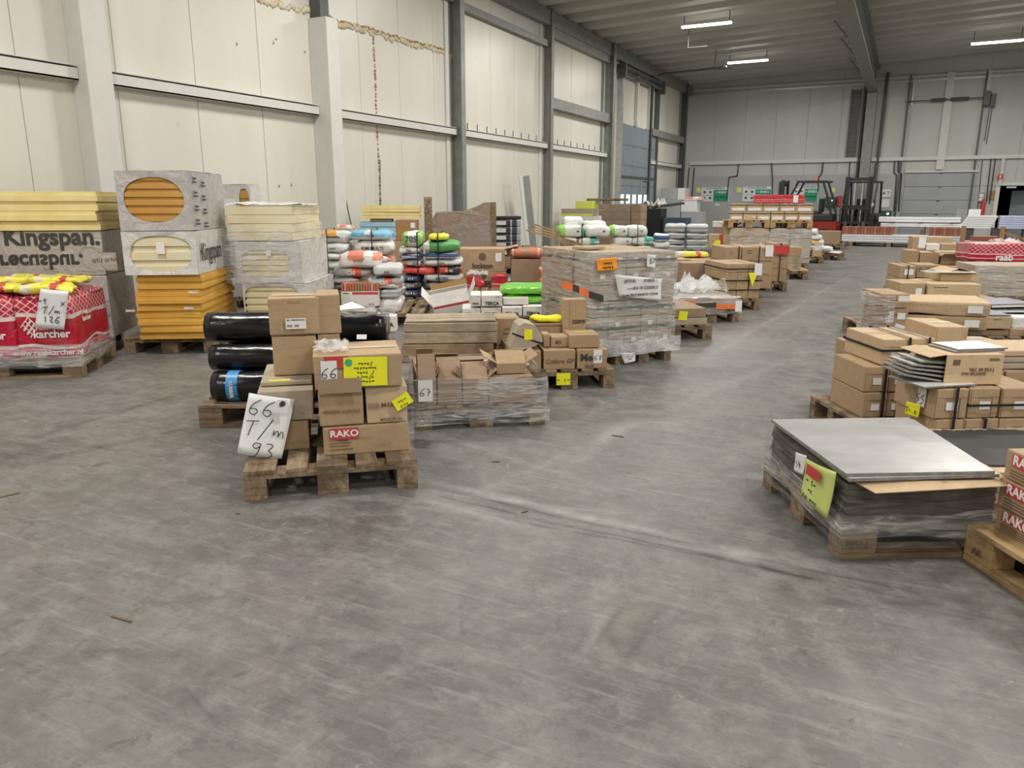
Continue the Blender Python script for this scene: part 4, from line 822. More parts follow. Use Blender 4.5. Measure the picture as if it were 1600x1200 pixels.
ftext(b2, 'VENEZIA 33,3X33,3', .021, .5, .42, 'print_brown')
b3 = B(f, 571, 659, 637, 605, b1.z1+.001, .34, 'brown carton with barcode print and a yellow tag, right of a pair', ly=b1.ly+.01, mat='card_light')
ftext(b3, '||||||| MARC', .032, .42, .5, 'print_brown'); ftext(b3, 'MADE IN EU', .02, .6, .1, 'print_brown')
bb = carton(f.P((b1.a+b1.b)/2, b1.ly+.36+.16, b1.z1+.002), f.a, b1.w-.02, .30, b2.z1-b1.z1-.004, 'brown carton hidden behind the open-flapped pair')
b4 = B(f, 489, 603, 628, 556, max(b2.z1, b3.z1)+.002, .36, 'long brown carton on top carrying the yellow note and the number 66 label', ly=b1.ly-.01, marks=2)
s_ = sticker(b4, 514, 580, .075, .10, hd=['66'], ts=.62); sticker(b4, 525, 566, .11, .055, 'label_red', lift=.002, name='red_panel'); s2 = sticker(b4, 571, 580, .205, .14, 'yellow_paper', name='note_sheet', lift=.006, hd=['~o~oJ', '~ee~o~~e', '~o~e J', 'eJ~eJo', '~~~oe~'], ts=.75, th=.0015, label='bright yellow handwritten sheet', rot=.02)
MB().cyl((-.078, -.003, .045), (-.078, -.0015, .045), .018, n=20).done('printed_dot', 'label_green', s2)
crumple(f, b4.a+.01, b4.b-.25, b4.ly+.02, b4.ly+.34, b4.z1+.001, .05, 'crumpled clear film on top of the lot 66 carton', 'film_heavy')
x, z_ = f.hit(629, 627, b3.ly-.02); o = MB().box(-.045, .045, -.002, 0, -.03, .03, bev=.0008).jit(.006, 20).done('yellow_tag', 'yellow_paper', None, f.P(x, b3.ly-.022, z_), f.a, rot=(0, -.5, f.a)); tag(o, 'crumpled yellow handwritten tag on the right edge of the lot 66 cartons', 'tag'); hand(['~e~', 'e~o'], o, .018, (0, -.006, 0), th=.0012)
l1 = B(f, 410, 706, 484, 659, PZ0, .55, 'brown carton beneath the grey tile carton, front left of the foreground pallet', flaps=False)
l2 = B(f, 402, 658, 490, 612, l1.z1+.001, .62, 'scuffed grey-brown tile carton partly hidden by the white sign', ly=l1.ly-.01, mat='card_grey', marks=2)
l3 = B(f, 406, 611, 488, 597, l2.z1+.001, .45, 'flat grey-brown carton with a yellow strip of tape, under the tall cartons', ly=l2.ly+.10, mat='card_grey', tape=False)
MB().box(-l3.w/2+.04, .02, -l3.d/2+.01, -l3.d/2+.04, l3.h, l3.h+.001).done('yellow_tape', 'yellow_paper', l3.o)
lyT = l3.ly+.12
t1 = B(f, 426, 590, 497, 525, l3.z1+.001, .26, 'tall brown carton standing behind the sign, lower of two', ly=lyT, tape=False)
t2 = B(f, 420, 524, 500, 466, t1.z1+.001, .26, 'tall brown carton with a hanging flap and white label, upper of two', ly=lyT-.008, tape=True)
quad('front_flap', 'card', t2.o, t2.w*.98, t2.h*.9, (-.004, -t2.d/2-.006, t2.h*.5), (.03, 0, 0)); qq = quad('paper_label', 'paper', t2.o, .10, .055, (.005, -t2.d/2-.018, t2.h*.33), (.03, 0, 0)); text('3EL. VEENENDAAL', 'print', qq, .011, (0, -.0025, .018)); text('IIIIII  IIIII', 'print', qq, .018, (-.015, -.0025, -.012))
MB().box(-.03, .03, -t2.d/2-.013, -t2.d/2-.009, t2.h*.88, t2.h*.94).done('handle_hole', 'card_in', t2.o)
t3 = carton(f.P(t1.b+.06, lyT+.13, l3.z1+.001), f.a, .115, .26, t1.h*1.0, 'narrow brown carton right of the lower tall carton', tape=False); t4 = carton(f.P(t1.b+.065, lyT+.13, l3.z1+.004+t1.h), f.a, .115, .26, t2.h*1.05, 'narrow brown carton right of the upper tall carton', tape=False)
ps = paper(f, ((389, 614), (461, 624), (440, 717), (370, 708)), 0, ['66 ', 'T/m', '93'], 'large white handwritten sign 66 T/m 93 leaning on the foreground pallet', h=.075, lys=[-.0+l2.ly-.03, l2.ly-.03, l2.ly-.10, l2.ly-.10], curl=.012, th=.0022)
q = quad('paper_label', 'paper', ps, .05, .065, (.085, -.027, .10), (0, .1, 0)); q2 = MB().cyl((0, -.004, .012), (0, -.002, .012), .014, n=12).jit(.004, 60).done('printed_mark', 'print', q)
film(f, b1.b-.03, b1.b+.01, b1.ly+.02, b1.ly+.5, PZ0-.01, b4.z1-.06, 'thin torn clear film at the right side of the lot 66 cartons', 'film_thin', g=.018, amp=.012)
# --- pallet with lot 67
f = F(650, 672, 36); F67 = f
pallet(f, 'wooden pallet wrapped in film under the lot 67 cartons')
ct = [(654, 682), (684, 722), (723, 763), (764, 834)]
z_s = f.hit(650, 643, 0)[1]
o = MB(); 
for i in range(5): o.box(-.395, .395, -.36, .36, (z_s-PZ0)*i/5+.002, (z_s-PZ0)*(i+1)/5-.002)
o = o.jit(.002, 9).done('board_stack', 'board_dark', None, f.P(.4, .37, PZ0), f.a); tag(o, 'dark layered flooring bundle under the lot 67 cartons', 'board bundle')
last = None
for i, (xa, xb) in enumerate(ct):
    bx_ = B(f, xa, 640, xb, 592-(3 if i == 3 else 0), z_s+.002, .34, 'purplish brown carton on the film wrapped lot 67 pallet, '+('first from the left', 'second from the left', 'third from the left', 'at the right end')[i], ly=.02, mat='card_dark', open=(i < 3), fa=(-70, -100, -40, 0)[i], fb=(-120, -135, -150, 0)[i])
    if i == 3: ftext(bx_, 'PERGO', .05, .35, .6, 'print_brown'); last = bx_
    if i == 0: zc0 = bx_.z1; sticker(bx_, 664, 607, .085, .13, hd=['67'], ts=.45, lift=.062)
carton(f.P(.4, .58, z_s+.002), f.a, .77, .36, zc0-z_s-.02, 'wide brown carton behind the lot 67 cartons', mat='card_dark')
o = B(f, 776, 590, 822, 568, last.z1+.003, .25, 'small open brown carton on the right lot 67 carton', ly=.08, mat='card', open=True, fa=-30, fb=-150)
film(f, .0, .8, 0, .74, .06, zc0, 'glossy clear stretch film around the lot 67 pallet', 'film', g=.012, amp=.014, nz=12)
film(f, .0, .8, 0, .74, .03, z_s, 'second layer of glossy film around the foot of the lot 67 pallet', 'film', g=.022, amp=.018, nz=6, flare=.02)
# --- long plank cartons behind lot 67
f = F(628, 600, 31); L = 0
pallet(f, 'wooden pallet under the long plank cartons', x=-.04, q='y')
z0 = PZ0; ty = f.hit(628, 578, 0)[1]
rows = [(627, 578, 770, 558), (627, 558, 772, 538), (630, 537, 778, 520), (631, 519, 777, 505)]
zc = z0
base = B(f, 629, 595, 768, 579, z0, .5, 'long brown flooring carton at the bottom behind lot 67', ly=0, mat='card', tape=False); zc = base.z1+.001
for i, (xa, yb, xb, yt) in enumerate(rows):
    r2 = B(f, xa, yb, xb, yt, zc, .50-.02*i, 'long '+('brown' if i < 2 else 'pale grey')+' flooring carton behind lot 67, '+('lowest', 'second', 'third', 'topmost')[i]+' visible layer', ly=.0+.004*i, mat='plank_brown' if i < 2 else 'plank', tape=False, marks=0, amp=.005); zc = r2.z1+.001
for i in range(3): carton(f.P((r2.a+r2.b)/2+random.uniform(-.01, .01), .1+.13*i, zc), f.a, r2.w-.01, .12, .012, 'pale wooden strip lying on the flooring cartons, '+('front', 'middle', 'rear')[i], 'pale wooden strips', mat='plank', tape=False, name='wooden_strip', cat='wood strip')
# --- pallet with lot 68
f = F(960, 606, 34, right=.8); F68 = f
pallet(f, 'light wooden pallet carrying the lot 68 cartons')
A = B(f, 902, 576, 949, 546, PZ0, .34, 'brown carton with a large black Me print and a white lot 68 label', ly=.03); ftext(A, 'Me', .075, .3, .58, 'print', bold=.03); ftext(A, '88:58', .03, .4, .14, 'print_brown'); sticker(A, 934, 557, .065, .10, hd=['68'], ts=.5)
B2 = B(f, 849, 577, 899, 547, PZ0, .34, 'brown carton with faded italic print, centre of the lot 68 pallet', ly=.03); ftext(B2, 'Coltura GP', .045, .5, .42, 'print_brown', shear=.3)
C2 = B(f, 798, 578, 846, 549, PZ0, .34, 'brown carton at the left end of the lot 68 pallet', ly=.03); ftext(C2, 'VERUS', .04, .5, .4, 'print_brown')
for i, xx in enumerate((.14, .40, .66)): carton(f.P(xx, .57, PZ0), f.a, .24, .36, C2.h, 'brown carton in the second row of the lot 68 pallet, '+('left', 'middle', 'right')[i], marks=1)
D = B(f, 890, 540, 937, 523, A.z1+.002, .24, 'small brown carton with yellow tape on the Me carton', ly=.07); MB().box(-.05, .05, -.02, .0, D.h+.001, D.h+.003).done('yellow_tape', 'yellow_paper', D.o)
E1 = B(f, 880, 540, 916, 467, A.z1+.002, .10, 'tall narrow upright brown carton marked 250W', ly=.33, tape=False); ftext(E1, '250W', .042, .68, .47, 'print', bold=.03); MB().box(-E1.w/2+.045, -E1.w/2+.05, -E1.d/2-.002, -E1.d/2, .01, E1.h-.01).done('fold_line', 'card_dark', E1.o)
F1 = B(f, 861, 541, 889, 526, B2.z1+.002, .16, 'small brown carton with black marks in front of the upright carton', ly=.12, open=False); ftext(F1, 'IE3', .035, .4, .45)
B(f, 849, 541, 860, 522, B2.z1+.002, .14, 'narrow brown carton beside the rolled carton', ly=.14)
g1 = B(f, 833, 517, 880, 506, F1.z1+.04, .2, 'long flat brown carton left of the upright carton', ly=.38); carton(f.P((g1.a+g1.b)/2, g1.ly+g1.d/2, B2.z1+.002), f.a, g1.w-.01, .18, g1.z0-B2.z1-.004, 'brown carton under the long flat one, left of the upright carton')
m = MB(); x0, zc_ = f.hit(797, 545, .06); x1, _ = f.hit(848, 540, .06); zt = f.hit(820, 506, .06)[1]; w_, h_ = x1-x0, zt-C2.z1; pr = []
for (u, v) in ((0, .06), (.25, .9), (.42, 1), (.72, .92), (.95, .55), (1.0, .3), (.85, .2), (.7, .12), (.3, .0)): pr.append((x0+u*w_-(x0+x1)/2, v*h_+.002))
o = m.prism(pr, 'y', 0, .28).jit(.01, 7).done('rolled_cardboard', 'card_grey', None, f.P((x0+x1)/2, .04, C2.z1+.003), f.a); tag(o, 'folded and strapped brown cardboard sheet with a yellow label on the lot 68 pallet', 'cardboard')
MB().box(-.03, .03, -.006, 0, h_*.4, h_*.78).done('yellow_label', 'yellow_paper', o, (.01, 0, 0)); MB().box(-w_*.48, w_*.5, -.004, 0, -.006, .006, Matrix.Translation((0, 0, h_*.45)) @ Matrix.Rotation(.35, 4, 'Y')).done('black_strap', 'strap', o)
x, z_ = f.hit(880, 600, -.001); q = quad('yellow_label', 'yellow_paper', None, .105, .09, f.P(x, -.006, .08), (0, 0, f.a)); tag(q, 'yellow handwritten label on the front block of the lot 68 pallet', 'label'); hand(['~Se~'], q, .03, (0, -.003, 0), th=.0015)
bag(f.P((g1.a+g1.b)/2, g1.ly+.08, g1.z1+.003), f.a, .26, .12, .05, 'yellow_paper', 'bright yellow plastic strip on the long flat carton left of the upright one', name='plastic_strip', cat='plastic')
# brown cartons and wood between lots 67 and 68
f = F(775, 590, 33); H = B(f, 775, 575, 812, 540, PZ0, .3, 'brown carton left of the rolled cardboard, lower', ly=.12); H2 = B(f, 775, 540, 812, 497, H.z1+.002, .3, 'brown carton with faded brown print left of the rolled cardboard', ly=.12, marks=3)
pallet(f, 'wooden pallet left of the lot 68 pallet', x=-.35, y=.08, q='y')
H3 = B(f, 771, 575, 795, 545, PZ0, .22, 'small brown carton with a lifted flap between the plank cartons and lot 68', ly=-.0+.08, open=True, fa=30, mat='card_light') if 0 else None
# --- tall film wrapped tile pallet
f = F(1048, 562, 50, right=.8); FT = f
pallet(f, 'wooden pallet under the tall film wrapped tile stack')
zt = f.hit(1040, 391, .0)[1]; nr = 6; hh = (zt-PZ0)/nr; nc = 5
for r in range(nr):
    for c_ in range(nc):
        w_ = .8/nc; carton(f.P(w_*(c_+.5), .17, PZ0+hh*r), f.a, w_-.003, .33, hh-.003, f'tile carton behind stretch film in the tall stack, {ORD[r] if r < nr-1 else "top"} layer, '+('leftmost', 'second', 'middle', 'fourth', 'rightmost')[c_], 'tile cartons in the tall wrapped stack', mat='card_grey', tape=False)
        if r % 2: pass
    for c_ in range(2): carton(f.P(.2+.4*c_, .17+.17+.3+.03, PZ0+hh*r), f.a, .395, .6, hh-.003, f'wide tile carton at the rear of the tall wrapped stack, {ORD[r] if r < nr-1 else "top"} layer, '+('left', 'right')[c_], 'tile cartons in the tall wrapped stack', mat='card', tape=False)
for r in range(nr):
    for c_ in range(nc):
        if (r+c_) % 2 == 0 or r > 3: x = .8/nc*(c_+.55); tag(quad('paper_label', 'paper', None, .045, .04, f.P(x, -.001, PZ0+hh*(r+.5)), (0, 0, f.a)), f'small white label on the tall wrapped stack, {ORD[r] if r < nr-1 else "top"} layer, column {c_+1}', 'label', 'small white labels on the tall stack')
for zz_, lb in ((PZ0+hh*5.45, 'top layer'), ): hstrap(f, zz_, 0, .8, 0, .94, f'black strap around the {lb} of the tall wrapped stack')
for zz_, lb in ((PZ0+hh*2.55, 'third layer'), (PZ0+hh*1.3, 'second layer')): hstrap(f, zz_, 0, .8, 0, .94, f'dark green strap around the {lb} of the tall wrapped stack', mat='strap_green', wd=.02, g=.008)
film(f, 0, .8, 0, .94, .10, zt, 'clear stretch film around the tall tile stack', 'film', g=.014, amp=.01, nz=22)
film(f, 0, .8, 0, .94, .09, PZ0+.10, 'shiny white bunched film at the foot of the tall tile stack', 'packfilm_white', g=.03, amp=.02, nz=4) if 0 else None
film(f, 0, .82, -.02, .94, .09, PZ0+.06, 'bunched shiny film at the foot of the tall tile stack', 'film_heavy', g=.03, amp=.02, nz=4)
q = paper(f, ((933, 405), (964, 402), (965, 421), (934, 424)), -.045, ['~~ee', '~e~ee'], 'bright orange handwritten sheet on the tall wrapped stack', 'orange_paper', h=.025, name='orange_sheet')
q = paper(f, ((961, 429), (1034, 436), (1033, 470), (968, 463)), -.045, None, 'large translucent white delivery sheet on the tall wrapped stack', 'paper', name='delivery_sheet')
text('20T0 EL        010020 1', 'print', q, .035, (0, -.016, .06), bold=.02); text('~~~8 0 10 C33300 3', 'print', q, .035, (.02, -.016, .0), bold=.02); text('Code JBI.010064010 177040', 'print', q, .03, (0, -.016, -.055), bold=.02)
q = paper(f, ((1012, 398), (1025, 399), (1024, 419), (1011, 417)), -.045, None, 'small white printed label near the top right of the tall wrapped stack', 'paper', name='paper_label'); text('57', 'print', q, .06, (0, -.014, 0))
q = paper(f, ((970, 552), (994, 551), (993, 564), (976, 568)), -.05, None, 'white printed label hanging below the tall wrapped stack', 'paper', name='paper_label'); text('III 1177\nIIIIIII', 'print', q, .02, (0, -.014, 0))
# orange and black printed tape wound diagonally
pts = [(878, 444), (895, 449), (905, 453), (920, 460), (943, 467)]; m = MB(); q_ = [f.hit(a, b, -.04) for a, b in pts]
for i, (p0, p1) in enumerate(zip(q_, q_[1:])):
    P0, P1 = f.P(p0[0], -.04, p0[1]), f.P(p1[0], -.04, p1[1]); n_ = Vector((0, 0, .028)); mm = MB().poly([P0-n_, P1-n_, P1+n_, P0+n_], f.v*.003); tag(mm.done('printed_tape', 'label_orange' if i != 1 and i != 3 else 'print'), ('orange' if i != 1 and i != 3 else 'black')+' piece of printed tape across the tall wrapped stack, '+('first', 'second', 'third', 'fourth')[i]+' from its left end', 'tape', 'printed tape across the tall stack')
vstrap(f, .35, 0, .94, PZ0, zt, 'thin dark vertical strap on the tall tile stack') if 0 else None
o = carton(f.P(.15, .35, zt+.004), f.a+.3, .22, .18, .02, 'torn piece of cardboard lying on the tall tile stack', mat='card', tape=False, name='cardboard_scrap', cat='cardboard')
# ============================================================ LEFT ROW, SACKS AND GOODS BEHIND
def col(f, xL, xR, d, items, ly=0, z0=PZ0, rz=0):
    """a column of sacks, lowest first: (top pixel row, material, label, text)"""
    z = z0
    for it in items:
        yt, mt, lb = it[:3]; x0, x1 = (it[4] if len(it) > 4 and it[4] else (xL, xR)); a, b, _, z1 = f.fit(x0, yt+10, x1, yt, z, ly); z1 = max(z1, z+.06)
        bag(f.P((a+b)/2, ly+d/2, z), f.a+rz, b-a-.004, d, z1-z-.002, mt, lb, txt=it[3] if len(it) > 3 else None, tm=it[5] if len(it) > 5 else 'print', ts=.55); z = z1
    return z
def filler(f, a, b, ly, d, z1, label, mat='card', hgt=.26, z0=None, pal=True, plabel=None):
    label = label[:1]+label[1:]
    """cartons on a pallet carrying what the photo shows on top"""
    P_ = pallet(f, plabel or 'wooden pallet under the '+label, x=a-.02, y=ly-.02, wid=b-a+.04, dep=d+.04) if pal else None
    if pal and P_ is None and z0 is None: z0 = .002
    z0 = PZ0 if z0 is None else z0; k = max(1, round((z1-z0)/hgt)); h = (z1-z0)/k
    for i in range(k): carton(f.P((a+b)/2, ly+d/2, z0+h*i), f.a, b-a, d, h-.003, f'{label}, {ORD[i]} carton' if k > 1 else label, mat=mat, tape=False)
G4 = 'printed building-material sacks'
f = F(628, 482, 27)
pallet(f, 'wooden pallet under the two strapped sack columns'); pallet(f, 'wooden pallet under the right strapped sacks', x=.81)
zc = col(f, 625, 658, .55, [(452, 'bag_navy', 'dark sack printed B14 at the bottom of the left strapped column', 'B14 L', None, 'print_white'), (441, 'bag_dark', 'grey sack in the left strapped column between two navy ones', 'D14', None, 'paper'), (430, 'bag_navy', 'navy and grey sack printed B14 below the red one', 'B14', None, 'print_white'),
  (417, 'bag_red', 'long red sack in the left strapped column', None, (627, 680)), (406, 'bag_gkbrown', 'brown and grey sack printed GK above the red one', 'GK', (625, 657), 'print_white'), (397, 'bag_bluestripe', 'white sack with a navy stripe in the left strapped column', 'FERMACELL', (622, 657), 'print_white'),
  (386, 'bag_white', 'white sack printed 706 second from the top of the left column', '706', (620, 656)), (362, 'bag_green', 'green and white sack printed 705 on top of the left strapped column', '705', (626, 658))], ly=.02)
col(f, 660, 721, .55, [(463-12, 'bag_greywhite', 'grey sack at the bottom of the right strapped column'), (441, 'bag_dark', 'dark sack behind the tilted open carton'), (429, 'bag_greywhite', 'pale grey sack below the red and black one', 'ARDEX'), (417, 'bag_redblack', 'red sack with a black A46 panel', 'A 46', (682, 721), 'print_white'), (404.5, 'bag_greywhite', 'white and grey sack above the red and black one', 'multi'), (395, 'bag_bluestripe', 'white sack with a navy stripe in the right strapped column', None, (662, 714)),
  (377, 'bag_green2', 'dark green and white sack in the right strapped column', None, (660, 716)), (367, 'bag_yellow', 'bright yellow sack on top of the right strapped column', 'iiiiii', (667, 698))], ly=.02)
bag(f.P(.9, .35, f.hit(630, 378, .3)[1]), f.a, .32, .3, .10, 'bag_green', 'green and white sack lying between the two strapped columns', ) if 0 else None
zt = f.hit(653, 366, 0)[1]; xs_ = f.hit(653, 420, 0)[0]; vstrap(f, xs_, .0, .6, PZ0, zt+.01, 'black strap around the left strapped sack column', g=.012)
xs_ = f.hit(685, 420, 0)[0]; vstrap(f, xs_, .0, .6, PZ0, f.hit(685, 366, 0)[1]+.01, 'black strap around the right strapped sack column', g=.012)
# grey and red sacks nearer
f = F(530, 512, 29)
pallet(f, 'broken wooden pallet under the grey sacks', x=.12, y=.1); pallet(f, 'wooden pallet under the white brick cartons', x=-.75, y=.12)
zc = col(f, 590, 626, .5, [(466, 'bag_white', 'white sack at the bottom of the grey sack pile'), (452, 'bag_grayprint', 'white and grey printed sack second in the grey sack pile')], ly=.14)
col(f, 568, 627, .5, [(449, 'bag_redprint', 'red printed sack between the grey sacks')], ly=.14, z0=zc); 
zz1 = col(f, 572, 627, .5, [(434, 'bag_grey', 'grey sack with an orange panel printed C50, right', 'C50', None, 'print_white')], ly=.13, z0=f.hit(600, 449, .13)[1])
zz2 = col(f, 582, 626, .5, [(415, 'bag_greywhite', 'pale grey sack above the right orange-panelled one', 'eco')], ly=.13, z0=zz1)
w1 = B(f, 529, 512, 587, 479, PZ0, .30, 'white carton with a dark red stripe, lower of two', ly=.05, mat='card_white', tape=False); w2 = B(f, 533, 478, 592, 455, w1.z1+.001, .30, 'white carton with a dark red stripe, upper of two', ly=.055, mat='card_white', tape=False)
for q in (w1, w2): MB().box(-q.w*.2, q.w*.49, -q.d/2-.002, -q.d/2-.0005, q.h*.78, q.h*.95).done('red_stripe', 'label_red', q.o); MB().box(-q.w*.46, -q.w*.3, -q.d/2-.002, -q.d/2-.0005, q.h*.82, q.h*.9).box(-q.w*.4, -q.w*.1, -q.d/2-.002, -q.d/2-.0005, q.h*.26, q.h*.3).done('printed_marks', 'print_brown', q.o); text('isover', 'print', q.o, q.h*.16, (q.w*.3, -q.d/2-.003, q.h*.15))
a, b = w2.a, w2.b; zt = f.hit(560, 443, .06)[1]
m = MB()
for i in range(14): m.box(-(b-a)/2+(b-a)*i/14+.004, -(b-a)/2+(b-a)*(i+1)/14-.002, -.14, .14, 0, zt-w2.z1-.004)
tag(m.done('red_packet_bundle', 'bag_redsack', None, f.P((a+b)/2, .21, w2.z1+.002), f.a), 'bundle of small red packets on the white striped cartons', 'bundle')
zl = col(f, 517, 562, .48, [(447, 'bag_dark', 'dark sack behind the red packet bundle'), (434, 'bag_greywhite', 'pale grey sack left, below the orange-panelled one')], ly=.40, z0=w2.z1-.02)
filler(f, w1.a-.08, w1.b-.05, .40, .46, w2.z1-.025, 'plain carton behind the white striped cartons', pal=False)
zl = col(f, 516, 581, .48, [(419, 'bag_grey', 'grey sack with an orange panel printed C50, left', 'C50', None, 'print_white')], ly=.40, z0=zl); col(f, 526, 592, .48, [(395, 'bag_redprint', 'white sack with orange-red print on top of the grey sacks', 'multi')], ly=.36, z0=zl)
fT = F(584, 519, 28); TB = B(fT, 584, 518, 618, 494, .002, .2, 'white brick sample carton printed TERCA beside the black rolls', ly=0, mat='card_white', tape=False); ftext(TB, 'TERCA', .06, .5, .45, bold=.04); 
pallet(f, 'wooden pallet below the small TERCA carton', x=.3, y=-.9) if 0 else None
# white, orange and blue sacks at the wall
f = F(492, 470, 28)
pallet(f, 'wooden pallet under the orange-white sacks'); 
zc = col(f, 494, 544, .5, [(450, 'bag_dark', 'dark sack, lowest behind the cream boards'), (436, 'bag_dark', 'dark sack, second from the bottom behind the cream boards'), (421, 'bag_dark', 'dark sack with a green end in the orange-white column'), (407, 'bag_foodgreen', 'dark green and white sack in the orange-white column'), (396, 'bag_white', 'white sack third from the top in the orange-white column'), (380, 'bag_white', 'white sack directly below the orange one', 'multi'), (360, 'bag_orange', 'white and orange sack topmost near the cream boards', 'renovatie')], ly=.02)
col(f, 524, 551, .3, [(353, 'bag_redprint', 'red and white crumpled sack behind the orange one')], ly=.30, z0=zc)
x0 = f.hit(549, 400, 0)[0]; x1 = f.hit(612, 400, 0)[0]; filler(f, x0, x1, .03, .5, f.hit(580, 416, 0)[1], 'brown carton under the blue and white sacks', plabel='wooden pallet under the blue and white sacks')
col(f, 550, 612, .5, [(400, 'bag_redprint', 'white sack with red marks below the two blue-white ones', None, (568, 612)), (376, 'bag_cream', 'thick white sack below the blue one', 'KIM MULTI', (550, 613)), (360, 'bag_blue', 'blue and white sack topmost beside the orange one', 'mortel', (546, 609))], ly=.02, z0=f.hit(580, 416, 0)[1])
for px, lb in ((512, 'orange-white'), (582, 'blue-white')): vstrap(f, f.hit(px, 400, 0)[0], 0, .52, PZ0, f.hit(px, 361, 0)[1]+.012, f'thin black strap around the {lb} sack column', g=.014)
film(f, -.12, .06, .05, .5, .15, f.hit(500, 362, 0)[1], 'crinkled clear film between the cream boards and the sacks', 'film_heavy', amp=.05, g=.0, nz=10)
# boards by the wall
f = F(0, 0, 30, o=Vector((-7.25, 9.75, 0)))
def bxs(xL, yB, xR, yT, d, z0, label, ly=0, **k): return B(f, xL, yB, xR, yT, z0, d, label, ly=ly, **k)
a0, b0 = f.hit(562, 350, 0)[0], f.hit(660, 350, 0)[0]; zb = f.hit(600, 376, 0)[1]
filler(f, a0+.02, b0-.05, .0, .4, zb, 'brown carton by the wall under the blue boards', hgt=.4, plabel='wooden pallet by the wall under the blue boards')
boards(f, a0, f.hit(618, 350, 0)[0], 0, .38, zb, f.hit(600, 347, 0)[1], 4, 'foam_blue', 'light blue foam board by the wall', 'light blue foam boards', groove=False)
q = B(f, 618, 376, 653, 344, zb, .3, 'brown carton with a white label between blue boards', ly=0, mat='card_orange'); sticker(q, 645, 352, .07, .08)
zt_ = f.hit(610, 342, 0)[1]
boards(f, f.hit(565, 330, 0)[0], f.hit(656, 330, 0)[0], .0, .36, max(q.z1, zt_)+.003, f.hit(610, 322, 0)[1]+.01, 4, 'foam_yellow', 'pale yellow foam board by the wall, above the blue ones', 'pale yellow foam boards', groove=False)
filler(f, f.hit(578, 345, 0)[0], f.hit(612, 345, 0)[0], .03, .3, max(q.z1, zt_)+.001, 'dark flat carton between blue and yellow boards', mat='card_dark', z0=f.hit(600, 347, 0)[1]+.003, pal=False)
o = MB().box(-.06, .06, -.04, .04, 0, 1.42, bev=.004).done('wooden_post', 'wood_y', None, f.P(f.hit(669, 340, .0)[0], .06, 0), f.a); tag(o, 'dark wooden post left of the big film wrapped load', 'post')
# big brown wrapped load
f = F(672, 440, 24)
pallet(f, 'wooden pallet under the big brown wrapped load'); 
zt = f.hit(700, 345, 0)[1]; w_ = f.hit(766, 400, 0)[0]
m = MB(); pr = [(0, 0), (w_, 0), (w_, f.hit(764, 318, 0)[1]-PZ0), (w_*.88, f.hit(752, 318, 0)[1]-PZ0), (w_*.5, f.hit(715, 332, 0)[1]-PZ0), (w_*.1, f.hit(680, 332, 0)[1]-PZ0), (0, f.hit(665, 352, 0)[1]-PZ0)]
m.prism(pr, 'y', 0, .8); bmesh.ops.subdivide_edges(m.bm, edges=m.bm.edges[:], cuts=4, use_grid_fill=True)
o = m.jit(.02, 4).done('wrapped_load', 'brownwrap', None, f.P(.02, .02, PZ0+.005), f.a); tag(o, 'big load wrapped in brownish film with a peak at its right side', 'wrapped load')
for i, x in enumerate((w_+.05,)): tag(MB().box(-.05, .05, -.04, .04, 0, f.hit(764, 316, 0)[1]).done('wooden_post', 'wood_y', None, f.P(x, .05, 0), f.a), 'dark wooden post at the right of the big film wrapped load', 'post')
film(f, .02, w_, .02, .8, .2, zt, 'crinkled clear film around the big brown load', 'film_grey', g=.03, amp=.03, nz=14, zt=lambda x, y: pr[-1][1]+.1+(x/w_)*.12)
# black packs
f = F(772, 428, 28)
x0 = f.hit(770, 360, 0)[0]; x1 = f.hit(814, 360, 0)[0]; zb = f.hit(790, 388, 0)[1]
filler(f, x0, x1+.45, .0, .5, zb-.15, 'brown carton under the black packs', hgt=.4); pallet(f, 'raised wooden pallet directly under the black packs', x=x0-.05, y=.0, z=zb-.147)
z = zb; ys = [377, 366, 354, 343]
for i, yt in enumerate(ys):
    z1 = f.hit(790, yt, 0)[1]; o = boxmesh(x1-x0, .45, z1-z-.004, bev=.02, amp=.006).done('black_pack', 'bag_blackpack', None, f.P((x0+x1)/2, .24, z+.001), f.a); tag(o, 'black plastic pack with a white label by the wall, '+('lowest', 'second', 'third', 'fourth')[i]+' from below', 'pack', 'black plastic packs')
    quad('paper_label', 'paper', o, (x1-x0)*.34, (z1-z)*.55, (-(x1-x0)*.2, -.229, (z1-z)*.5), (0, 0, 0)); z = z1
o = boxmesh(x1-x0+.05, .45, f.hit(790, 338, 0)[1]-z, bev=.02, amp=.01).done('black_pack', 'rubber', None, f.P((x0+x1)/2-.04, .24, z+.002), f.a+.1); tag(o, 'flat black sheet pack lying on top of the labelled black packs', 'pack')
# boards leaning at the wall, planks
p0, p1 = onX(822, 376, XW+.35), onX(822, 314, XW+.2)
o = MB().box(-.13, .13, -.01, .01, 0, 1.9).done('leaning_board', 'steel_grey', None, (XW+.55, p0.y, .02), rot=(R(0), R(-9), R(70))); tag(o, 'grey-green board leaning against the wall right of the black packs', 'board')
o = MB().box(-.05, .05, -.01, .01, 0, 1.9).done('leaning_board', 'steel_white', None, (XW+.55, p0.y-.22, .02), rot=(R(0), R(-9), R(70))); tag(o, 'narrow white board leaning just left of the grey-green board', 'board')
f = F(800, 440, 28); zz = f.hit(850, 368, .6)[1]
for i in range(4):
    o = MB().box(-.5, .5, -.03, .03, 0, .025).done('wooden_plank', 'woodnew_x', None, f.P(.75+.05*i, .75+.1*i, zz-.06+.03*i), rot=(0, .28, f.a+.1*i)); tag(o, 'pale wooden plank in the heap right of the leaning board, '+('front', 'second', 'third', 'rear')[i], 'plank', 'wooden planks')
filler(f, .45, 1.15, .6, .55, zz-.22, 'reddish-brown carton under the plank heap', mat='card_dark', hgt=.35)
